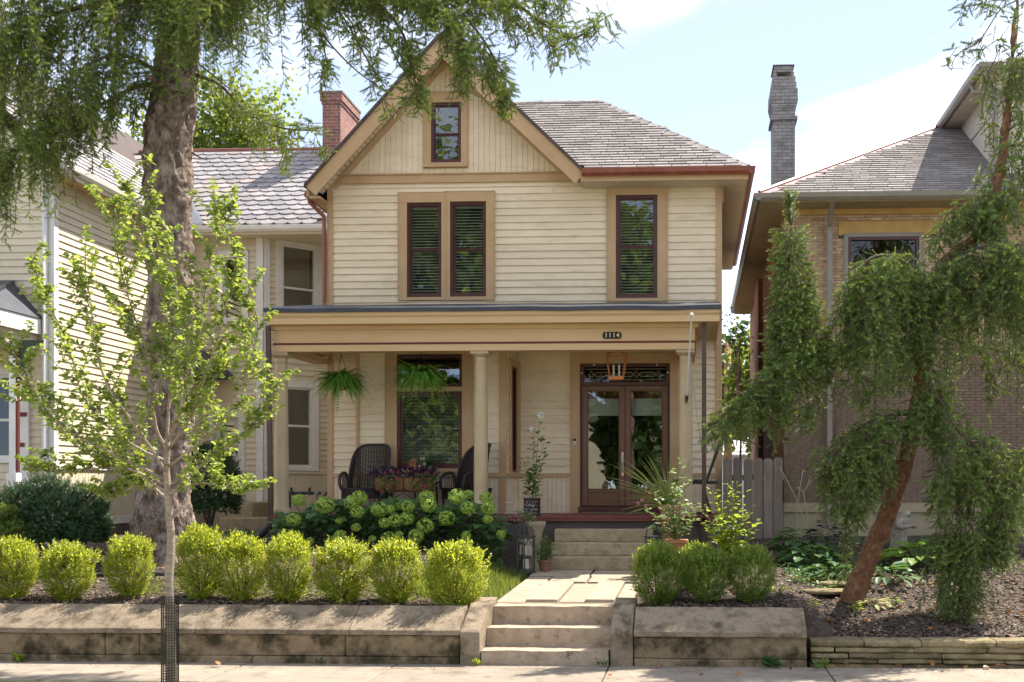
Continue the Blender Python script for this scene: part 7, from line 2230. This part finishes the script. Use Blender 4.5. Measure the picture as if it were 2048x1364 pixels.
# low table behind with potted white flowers and a wooden lantern
tb = thing('side_table', 'small dark wicker table between the two chairs', 'table', (X(850, 19.0), 19.0, ZFL))
tx, ty = X(852, 19.05), 19.05
mb = MB(); mb.lathe([(.26, .50), (.27, .52), (.26, .54), (.001, .54)], 20, (tx, ty, ZFL)); mb.build('table_top', M_WICK, tb, smooth=False)
for k in range(4):
    a = k*1.57+.78; mb = MB(); mb.tube([(tx+.2*math.cos(a), ty+.2*math.sin(a), ZFL+.50), (tx+.22*math.cos(a), ty+.22*math.sin(a), ZFL+.004)], .015, 6); mb.build('leg', M_WICK, tb)
wp = thing('white_flower_pot', 'pot of white geraniums with green leaves on the porch table', 'potted plant', (tx, ty, ZFL+.54))
pot(wp, tx+.02, ty, ZFL+.541, .07, .095, .13, M_DPOT)
stem_plant(wp, (tx+.02, ty, ZFL+.65), [P(840+8*k, 905+r_.uniform(0, 22), ty-.05) for k in range(6)], M_HYL, .07, tmpl=LEAFW, step=.03, seed=44, per=3, rad=.003)
for k in range(9): pom(wp, P(836+r_.uniform(0, 22), 912+r_.uniform(0, 26), ty-.14), .018, M_PETW, n=12, seed=60+k)
bx_ = X(827, 18.9); by_ = 18.9
bh = thing('candle_lantern', 'small reddish wooden lantern behind the flower trough', 'lantern', (bx_, by_, ZFL+.54))
M_RWOOD = pmat('red_cedar', (0.26, 0.095, 0.045), (0.19, 0.065, 0.03), scale=9, rough=.6, stretch=(6, 6, 1))
zb2 = Z(948, by_, 827); zt2 = Z(921, by_, 827)
mb = MB(); mb.box(bx_-.05, bx_+.05, by_-.05, by_+.05, zb2, zt2-.03); mb.build('body', M_RWOOD, bh)
mb = MB(); flare(mb, bx_, by_, zt2-.029, zt2+.02, .07, .03); mb.build('roof', M_RWOOD, bh)
mb = MB(); mb.tube([(bx_, by_, ZFL+.54), (bx_, by_, zb2)], .02, 8); mb.build('stand', M_RWOOD, bh)

# ================================================================== ceiling lantern over the door
M_COPPER = pmat('copper_orange', (0.50, 0.19, 0.055), (0.42, 0.15, 0.04), scale=9, rough=.4, metal=.6)
M_IVORY = pmat('ivory_candle', (.72, .68, .56), rough=.5)
yy = 18.75; pc = P(1233, 731, yy)
t = thing('ceiling_lantern', 'orange copper cage lantern with two white candles hanging before the front door', 'lantern', (pc.x, yy, Z(760, yy, 1233)))
zb3, zt3 = Z(760, yy, 1233), Z(704, yy, 1233)
bw_, tw_ = .105, .155
mb = MB()
C0 = [(pc.x+sx*bw_, yy+sy*bw_, zb3+.05) for sx, sy in ((-1, -1), (1, -1), (1, 1), (-1, 1))]
C1 = [(pc.x+sx*tw_, yy+sy*tw_, zt3-.05) for sx, sy in ((-1, -1), (1, -1), (1, 1), (-1, 1))]
for k in range(4):
    mb.bar(C0[k], C1[k], .014, .014); mb.bar(C1[k], C1[(k+1) % 4], .014, .014); mb.bar(C1[k], (pc.x, yy, zt3+.06), .010, .010)
mb.build('frame', M_COPPER, t)
mb = MB(); mb.box(pc.x-bw_-.012, pc.x+bw_+.012, yy-bw_-.012, yy+bw_+.012, zb3, zb3+.05); mb.build('base', M_COPPER, t)
for dx_ in (-.045, .045):
    mb = MB(); mb.tube([(pc.x+dx_, yy-.02, zb3+.051), (pc.x+dx_, yy-.02, zb3+.24)], .013, 8); mb.build('candle', M_IVORY, t)
mb = MB(); mb.tube([(pc.x, yy, zt3+.06), (pc.x, yy, 4.186)], .006, 6); mb.lathe([(.001, 4.166), (.05, 4.17), (.055, 4.186)], 14, (pc.x, yy, 0)); mb.build('chain', M_COPPER, t)

# ================================================================== lanterns at the steps
def lantern(label, px, Y_, zb, zt, w):
    x = X(px, Y_)
    t = thing('metal_lantern', label, 'lantern', (x, Y_, zb), 'black metal lanterns beside the steps')
    H = zt-zb; r0 = w/2; hb = H*.72
    c6 = [(math.cos(k*math.pi/3+.5)*r0, math.sin(k*math.pi/3+.5)*r0) for k in range(6)]
    mb = MB(); mb.lathe([(r0*1.1, 0), (r0*1.1, .018), (r0*1.0, .03), (r0*1.0, .05), (.001, .05)], 6, (x, Y_, zb)); mb.build('base', M_LANT, t)
    mb = MB()
    for a, b in c6: mb.box(x+a-.008, x+a+.008, Y_+b-.008, Y_+b+.008, zb+.05, zb+hb)
    for k in range(6):
        a, b = c6[k], c6[(k+1) % 6]
        for zz, th in ((zb+hb-.01, .02), (zb+hb*.80, .008), (zb+.06, .012)):
            mb.bar((x+a[0], Y_+a[1], zz), (x+b[0], Y_+b[1], zz), .010, th)
        m_ = ((a[0]+b[0])/2, (a[1]+b[1])/2)               # pointed tracery under the top rail
        mb.bar((x+a[0], Y_+a[1], zb+hb*.72), (x+m_[0], Y_+m_[1], zb+hb*.97), .007, .010); mb.bar((x+b[0], Y_+b[1], zb+hb*.72), (x+m_[0], Y_+m_[1], zb+hb*.97), .007, .010)
    mb.build('frame', M_LANT, t)
    mb = MB(); mb.lathe([(r0*1.12, hb), (r0*1.15, hb+.012), (r0*.98, hb+.02)], 6, (x, Y_, zb)); mb.build('top_plate', M_LANT, t)
    mb = MB()
    for k in range(6):
        a, b = c6[k]
        mb.tube([(x+a*f*.95, Y_+b*f*.95, zb+hb+.02+(H-hb-.05)*zf) for f, zf in ((1, 0), (.92, .45), (.65, .8), (.25, .97), (.0, 1))], .007, 5)
    mb.tube([(x, Y_, zt-.035), (x, Y_, zt-.02)], [.018, .012], 8)
    ring_ = [(x+math.cos(a)*.018, Y_, zt-.004+math.sin(a)*.018) for a in np.linspace(0, 6.283, 13)]; mb.tube(ring_, .004, 5)
    mb.build('crown', M_LANT, t)
    mb = MB()
    for k in range(6):
        a, b = c6[k], c6[(k+1) % 6]
        mb.add([(x+a[0]*.97, Y_+a[1]*.97, zb+.05), (x+b[0]*.97, Y_+b[1]*.97, zb+.05), (x+b[0]*.97, Y_+b[1]*.97, zb+hb*.95), (x+a[0]*.97, Y_+a[1]*.97, zb+hb*.95)], [(0, 1, 2, 3)])
    mb.build('pane', glassmat('lantern_glass', refl=.10, tint=(.9, .92, .92)), t)
    mb = MB(); mb.tube([(x, Y_, zb+.051), (x, Y_, zb+.051+H*.20)], .045, 14); mb.build('candle', M_IVORY, t)
    return t
M_LANT = pmat('lantern_iron', (0.055, 0.052, 0.055), (0.035, 0.034, 0.037), scale=20, rough=.5, spec=.5)
yy = 16.6; zb4 = path_z(yy)+.006
lantern('black metal candle lantern standing left of the porch steps', 1052, yy, zb4, Z(1046, yy, 1052), .255)
yy = 16.3; x = X(1307, yy)
lantern('black metal candle lantern half hidden behind the round boxwood right of the steps', 1307, yy, g(x, yy), Z(1046, yy, 1307), .25)

# ================================================================== flag pole, swing, mat
mb = MB(); a, b = P(1373, 797, 17.98), P(1383, 632, 16.9)
t = thing('flag_pole', 'bare white flag pole with ball end angled out from the right porch column', 'flag pole', tuple(a))
mb.tube([a, b], [.014, .011], 8); mb.build('pole', M_WHITE, t)
mb = MB(); mb.lathe([(.001, -.032), (.022, -.022), (.031, 0), (.022, .022), (.001, .032)], 12, tuple(b + (b-a).normalized()*.02)); mb.build('ball', M_WHITE, t, smooth=True)
mb = MB(); d = (b-a).normalized(); mb.tube([a - d*.05, a + d*.07], .026, 8); mb.box(a.x-.03, a.x+.03, a.y+.02, a.y+.10, a.z-.05, a.z+.06); mb.build('bracket', M_STEEL, t)
sw = thing('porch_swing', 'black porch swing on chains behind the right porch column', 'swing', (X(1398, 18.9), 18.9, Z(965, 18.9, 1398)))
zS = Z(960, 18.9, 1398)
mb = MB(); x0 = X(1352, 18.6)
xs0, xs1 = X(1345, 18.6), X(1430, 18.9)
for k in range(6): mb = MB(); mb.box(xs0+.085*k, xs0+.085*k+.07, 18.4, 19.7, zS-.02, zS+.005); mb.build('seat_slat', M_BLACK, sw)
br0, br1 = Vector((X(1414, 18.9), 0, zS+.02)), Vector((X(1438, 18.9), 0, Z(886, 18.9, 1438)))
dv = (br1-br0)/5
for k in range(5):
    p = br0 + dv*(k+.5); mb = MB(); mb.bar((p.x, 18.4, p.z), (p.x, 19.7, p.z), .10, .022, up=(1, 0, -.35)); mb.build('back_slat', M_BLACK, sw)
mb = MB()
for y in (18.42, 19.68): mb.bar((br0.x-.02, y, zS-.05), (br1.x+.02, y, br1.z), .035, .035); mb.bar((xs0, y, zS-.04), (X(1434, 18.9), y, zS-.04), .04, .05)
mb.build('swing_frame', M_BLACK, sw)
mb = MB(); mb.bar((X(1405, 18.9), 18.43, zS-.06), (X(1420, 18.9), 18.43, zS-.52), .05, .04); mb.bar((X(1392, 18.9), 18.43, zS-.52), (X(1422, 18.9), 18.43, zS-.52), .05, .04); mb.build('stand_leg', M_BLACK, sw)
for y in (18.43, 19.67):
    mb = MB(); n_ = 40; aa, bb = Vector((X(1412, 18.9), y, zS)), Vector((X(1375, 18.9), y, 4.18))
    for k in range(n_):
        p = aa.lerp(bb, k/n_); q = aa.lerp(bb, (k+.8)/n_); mb.bar(p, q, .010 if k % 2 else .022, .022 if k % 2 else .010)
    mb.build('chain', M_STEEL, sw)
M_MAT = pmat('coir_mat', (.22, .15, .085), (.16, .11, .06), scale=40, rough=1, bump=.6)
mb = MB(); mb.box(X(1165, 19.6), X(1300, 19.6), 19.25, 19.72, ZFL+.002, ZFL+.022)
o = mb.build('doormat', M_MAT); tag(bevel_obj(o, .006), 'brown doormat lying on the porch floor before the front door', 'doormat')

# ================================================================== pipes, drain, lattice, flat stones
pm = thing('gas_pipes', 'dark pipe run with valves low on the left neighbour\'s wall, seen past the porch column', 'pipes', tuple(P(612, 1000, 20.9)))
y_ = 20.9; mb = MB(); a, b = P(575, 986, y_), P(654, 986, y_)
mb.tube([a, b], .028, 8); mb.build('pipe', M_BLACK, pm)
for k, px in enumerate((583, 619, 634, 648)):
    c = P(px, 986, y_); mb = MB(); mb.tube([c, c+Vector((0, 0, .10 if k < 2 else -.25))], .022, 8); mb.tube([c+Vector((0, -.05, 0)), c+Vector((0, .05, 0))], .04, 8)
    mb.build('valve', M_BLACK if k < 2 else M_TAUPE, pm)
for px in (580, 650):
    c = P(px, 986, y_); mb = MB(); mb.tube([c, (c.x, c.y, .9)], .02, 6); mb.build('riser', M_BLACK, pm)
M_PIPE = pmat('black_drain_plastic', (0.028, 0.026, 0.027), (0.018, 0.017, 0.018), scale=20, rough=.5, spec=.4)
dp = MB(); pts = [P(539, 1052, 17.75), P(520, 1070, 17.3), P(500, 1084, 17.0), P(470, 1088, 16.9), P(430, 1089, 16.9)]
pts = [Vector((p.x, p.y, max(p.z, g(p.x, p.y)+.05))) for p in pts]
sp_ = poly_sample(smooth_poly([np.array(p) for p in pts], 8), .022)
dp.tube([p for p, d, t_ in sp_], [.052 + .006*(i % 2) for i in range(len(sp_))], 12)
tag(dp.build('drain_pipe', M_PIPE), 'black corrugated drain pipe lying on the ground left of the porch', 'pipe')
ly = 20.6
lt = thing('lattice_panel', 'small weathered wooden lattice panel beside the spruce trunk', 'lattice', tuple(P(410, 1060, ly)))
la, lb, lz0, lz1 = X(388, ly), X(428, ly), g(-8, ly), Z(1012, ly, 408)
M_LATT = pmat('lattice_wood', (.30, .22, .13), (.22, .16, .09), scale=6, rough=.9)
nL = 9; wL, hL = lb-la, lz1-lz0
for dirn in (1, -1):
    for k in range(-nL, nL*2):
        o_ = k*.065; seg = []
        # clip a 45-degree strip to the panel
        for s_ in np.linspace(0, 1, 41):
            zz = lz0 + hL*s_; xx = la + o_ + dirn*(zz-lz0)
            if la <= xx <= lb: seg.append((xx, zz))
        if len(seg) > 3:
            mb = MB(); yl = ly + (.0 if dirn > 0 else .007); mb.bar((seg[0][0], yl, seg[0][1]), (seg[-1][0], yl, seg[-1][1]), .006, .018, up=(0, 0, 1)); mb.build('lattice_strip', M_LATT, lt)
for (px, py, yy, w, d, lab) in ((1645, 1178, 14.7, .33, .25, 'flat stepping stone in the bed left of the leaning trunk'), (1667, 1166, 15.1, .26, .2, 'smaller flat stone just behind the first stepping stone')):
    x = X(px, yy); z0 = g(x, yy); mb = MB(); pts = [(x+math.cos(a)*w*(1+.15*math.sin(3*a)), yy+math.sin(a)*d, z0+.0) for a in np.linspace(0, 6.283, 11)[:-1]]
    mb.prism(pts, (0, 0, .05)); tag(bevel_obj(mb.build('stepping_stone', M_FIELD), .015), lab, 'stone', 'flat stones in the bed')
mb = MB(); ep = [np.array((x, 14.45 + .10*math.sin(x*1.7), g(x, 14.45)+.03)) for x in np.linspace(-9.5, -6.2, 16)]
mb.tube(smooth_poly(ep, 4), .03, 8); tag(mb.build('garden_edging', M_PIPE, smooth=True), 'black plastic garden edging curving round the spruce bed', 'edging')

# ================================================================== statue
M_STAT = pmat('weathered_cast_stone', (0.33, 0.29, 0.235), (0.20, 0.175, 0.14), scale=10, rough=.9, bump=.4, bscale=40, c3=(.10, .09, .07), s3=5, t3=(.56, .74))
yy = 17.3; sx_ = X(1798, yy); sz = g(sx_, yy)
st = thing('garden_statue', 'grey stone statue of a hooded robed figure bowing over a bowl', 'statue', (sx_, yy, sz))
hS = Z(1022, yy, 1805) - sz
secs = [ # height fraction, x offset, rx, ry
 (0, -.01, .135, .13), (.06, -.01, .135, .13), (.07, -.005, .115, .115), (.30, 0, .112, .11), (.50, .005, .115, .11), (.56, .01, .125, .115), (.62, .015, .135, .125),
 (.70, .02, .14, .13), (.76, .03, .132, .12), (.80, .04, .11, .10), (.825, .055, .085, .085), (.845, .065, .08, .08), (.88, .08, .088, .085), (.92, .095, .085, .08), (.96, .10, .066, .062), (.99, .098, .03, .03), (1.0, .097, .004, .004)]
mb = MB(); n = 40; vs = []
zq = np.linspace(0, 1, 70); A_ = np.array(secs)
for q in zq:
    ox, rx_, ry_ = (np.interp(q, A_[:, 0], A_[:, k]) for k in (1, 2, 3))
    for k in range(n):
        a = 2*math.pi*k/n
        fold = 1 + (.07*math.sin(9*a+2*math.sin(q*6)) if .07 < q < .54 else .0)
        fold += .05*math.sin(14*q*2+a*2) if .78 < q < .88 else 0
        face = -.35*math.exp(-((a if a < math.pi else a-2*math.pi)/.55)**2) if .86 < q < .955 else 0
        vs.append((sx_+ox+math.cos(a)*rx_*(fold+face), yy+math.sin(a)*ry_*fold, sz+q*hS))
mb.add(vs, [(i*n+k, i*n+(k+1) % n, (i+1)*n+(k+1) % n, (i+1)*n+k) for i in range(len(zq)-1) for k in range(n)] + [tuple(range(n))])
mb.build('robe', M_STAT, st, smooth=True)
mb = MB(); c = Vector((sx_+.155, yy, sz+hS*.91)); mb.lathe([(.001, -.055), (.032, -.045), (.04, -.01), (.042, .02), (.03, .05), (.001, .06)], 14, (sx_+.125, yy, sz+hS*.905)); mb.tube([(sx_+.155, yy, sz+hS*.915), (sx_+.178, yy, sz+hS*.897)], [.012, .01], 6); mb.build('face', M_STAT, st, smooth=True)
for s in (-1, 1):
    mb = MB(); mb.tube(smooth_poly([np.array((sx_-.01, yy+s*.11, sz+hS*.74)), np.array((sx_-.03, yy+s*.135, sz+hS*.60)), np.array((sx_+.06, yy+s*.11, sz+hS*.585)), np.array((sx_+.16, yy+s*.05, sz+hS*.605))], 6), [.05-.0012*i for i in range(19)], 12); mb.build('sleeve', M_STAT, st, smooth=True)
    mb = MB(); h0 = np.array((sx_+.155, yy+s*.05, sz+hS*.605))
    mb.tube([h0, h0+np.array((.03, -s*.012, .0))], [.022, .02], 8)
    for f in range(4): mb.tube([h0+np.array((.03, -s*(.0+.009*f), .012-.008*f)), h0+np.array((.05, -s*(.008+.009*f), .004-.008*f)), h0+np.array((.06, -s*(.02+.006*f), -.008-.006*f))], [.0075, .0068, .005], 6)
    mb.tube([h0+np.array((.012, -s*.015, .018)), h0+np.array((.035, -s*.028, .026))], [.008, .006], 6); mb.build('hand', M_STAT, st, smooth=True)
mb = MB(); mb.lathe([(.001, -.03), (.03, -.025), (.055, .0), (.062, .018), (.052, .018), (.03, -.005), (.001, -.01)], 16, (sx_+.215, yy, sz+hS*.58)); mb.build('bowl', M_STAT, st, smooth=True)
# ================================================================== houses across the street (added to bounce sun back and show in the glass)
def simple_house(label, x0, x1, yf, z_e, colour, roofc):
    t = thing('added_facing_house', label, 'house', ((x0+x1)/2, yf-4, 0), 'houses added across the street')
    F_ = Fac(((x1), yf, 0), (-1, 0, 0), (0, 1, 0)); w = x1-x0
    wins = [(w*.14, w*.30, 4.3, 5.9), (w*.42, w*.58, 4.3, 5.9), (w*.70, w*.86, 4.3, 5.9), (w*.14, w*.36, 1.3, 3.0), (w*.66, w*.88, 1.3, 3.0)]
    dr = (w*.44, w*.56, .5, 2.9)
    wall_core(F_, 'wall', t, 0, w, 0, z_e, wins + [dr], colour)
    mb = MB(); mb.box(x0, x0+.15, yf-8, yf-.15, 0, z_e); mb.build('wall', colour, t)
    mb = MB(); mb.box(x1-.15, x1, yf-8, yf-.15, 0, z_e); mb.build('wall', colour, t)
    mb = MB(); mb.box(x0+.15, x1-.15, yf-3, yf-2.9, 0, z_e); mb.build('interior', M_DARK, t)
    xm = (x0+x1)/2
    mb = MB(); mb.prism([(x0, yf-.12, z_e), (x1, yf-.12, z_e), (xm, yf-.12, z_e+w*.36)], (0, -.1, 0)); mb.build('gable_wall', colour, t)
    for s in (-1, 1):
        e = x0-.4 if s < 0 else x1+.4
        mb = MB(); mb.prism([(e, yf+.4, z_e-.25), (xm, yf+.4, z_e+w*.36+.1), (xm, yf+.4, z_e+w*.36+.25), (e, yf+.4, z_e-.1)], (0, -8.6, 0)); mb.build('roof', roofc, t)
    for h in wins: window(F_, t, *h, (.12, .12, .1, .14), M_WHITE, M_WHITE, .06, rail=(h[2]+h[3])/2)
    mb = MB(); F_.box(mb, dr[0], dr[1], dr[2], dr[3], -.08, -.03); mb.build('door', M_DOOR, t)
    mb = MB(); F_.box(mb, w*.38, w*.62, 0, .5, .001, 1.2); mb.build('step', M_STEP, t)
simple_house('pale cream gabled house added across the street, mirrored in the porch windows', -12.0, -5.0, -21, 6.2, pmat('pale_cream_wall', (.68, .62, .50), rough=.8), M_ROOF)
simple_house('brown gabled house added across the street, mirrored in the front door', -2.5, 4.5, -22, 6.2, pmat('brown_wall', (.46, .40, .32), rough=.8), M_SLATE)
simple_house('tan gabled house added across the street at the right', 7.5, 14.5, -21, 6.0, pmat('tan_wall', (.58, .48, .36), rough=.8), M_ROOF)
simple_house('light grey gabled house added across the street at the left', -21.5, -14.5, -21, 6.0, pmat('grey_wall', (.60, .60, .58), rough=.8), M_ROOF)
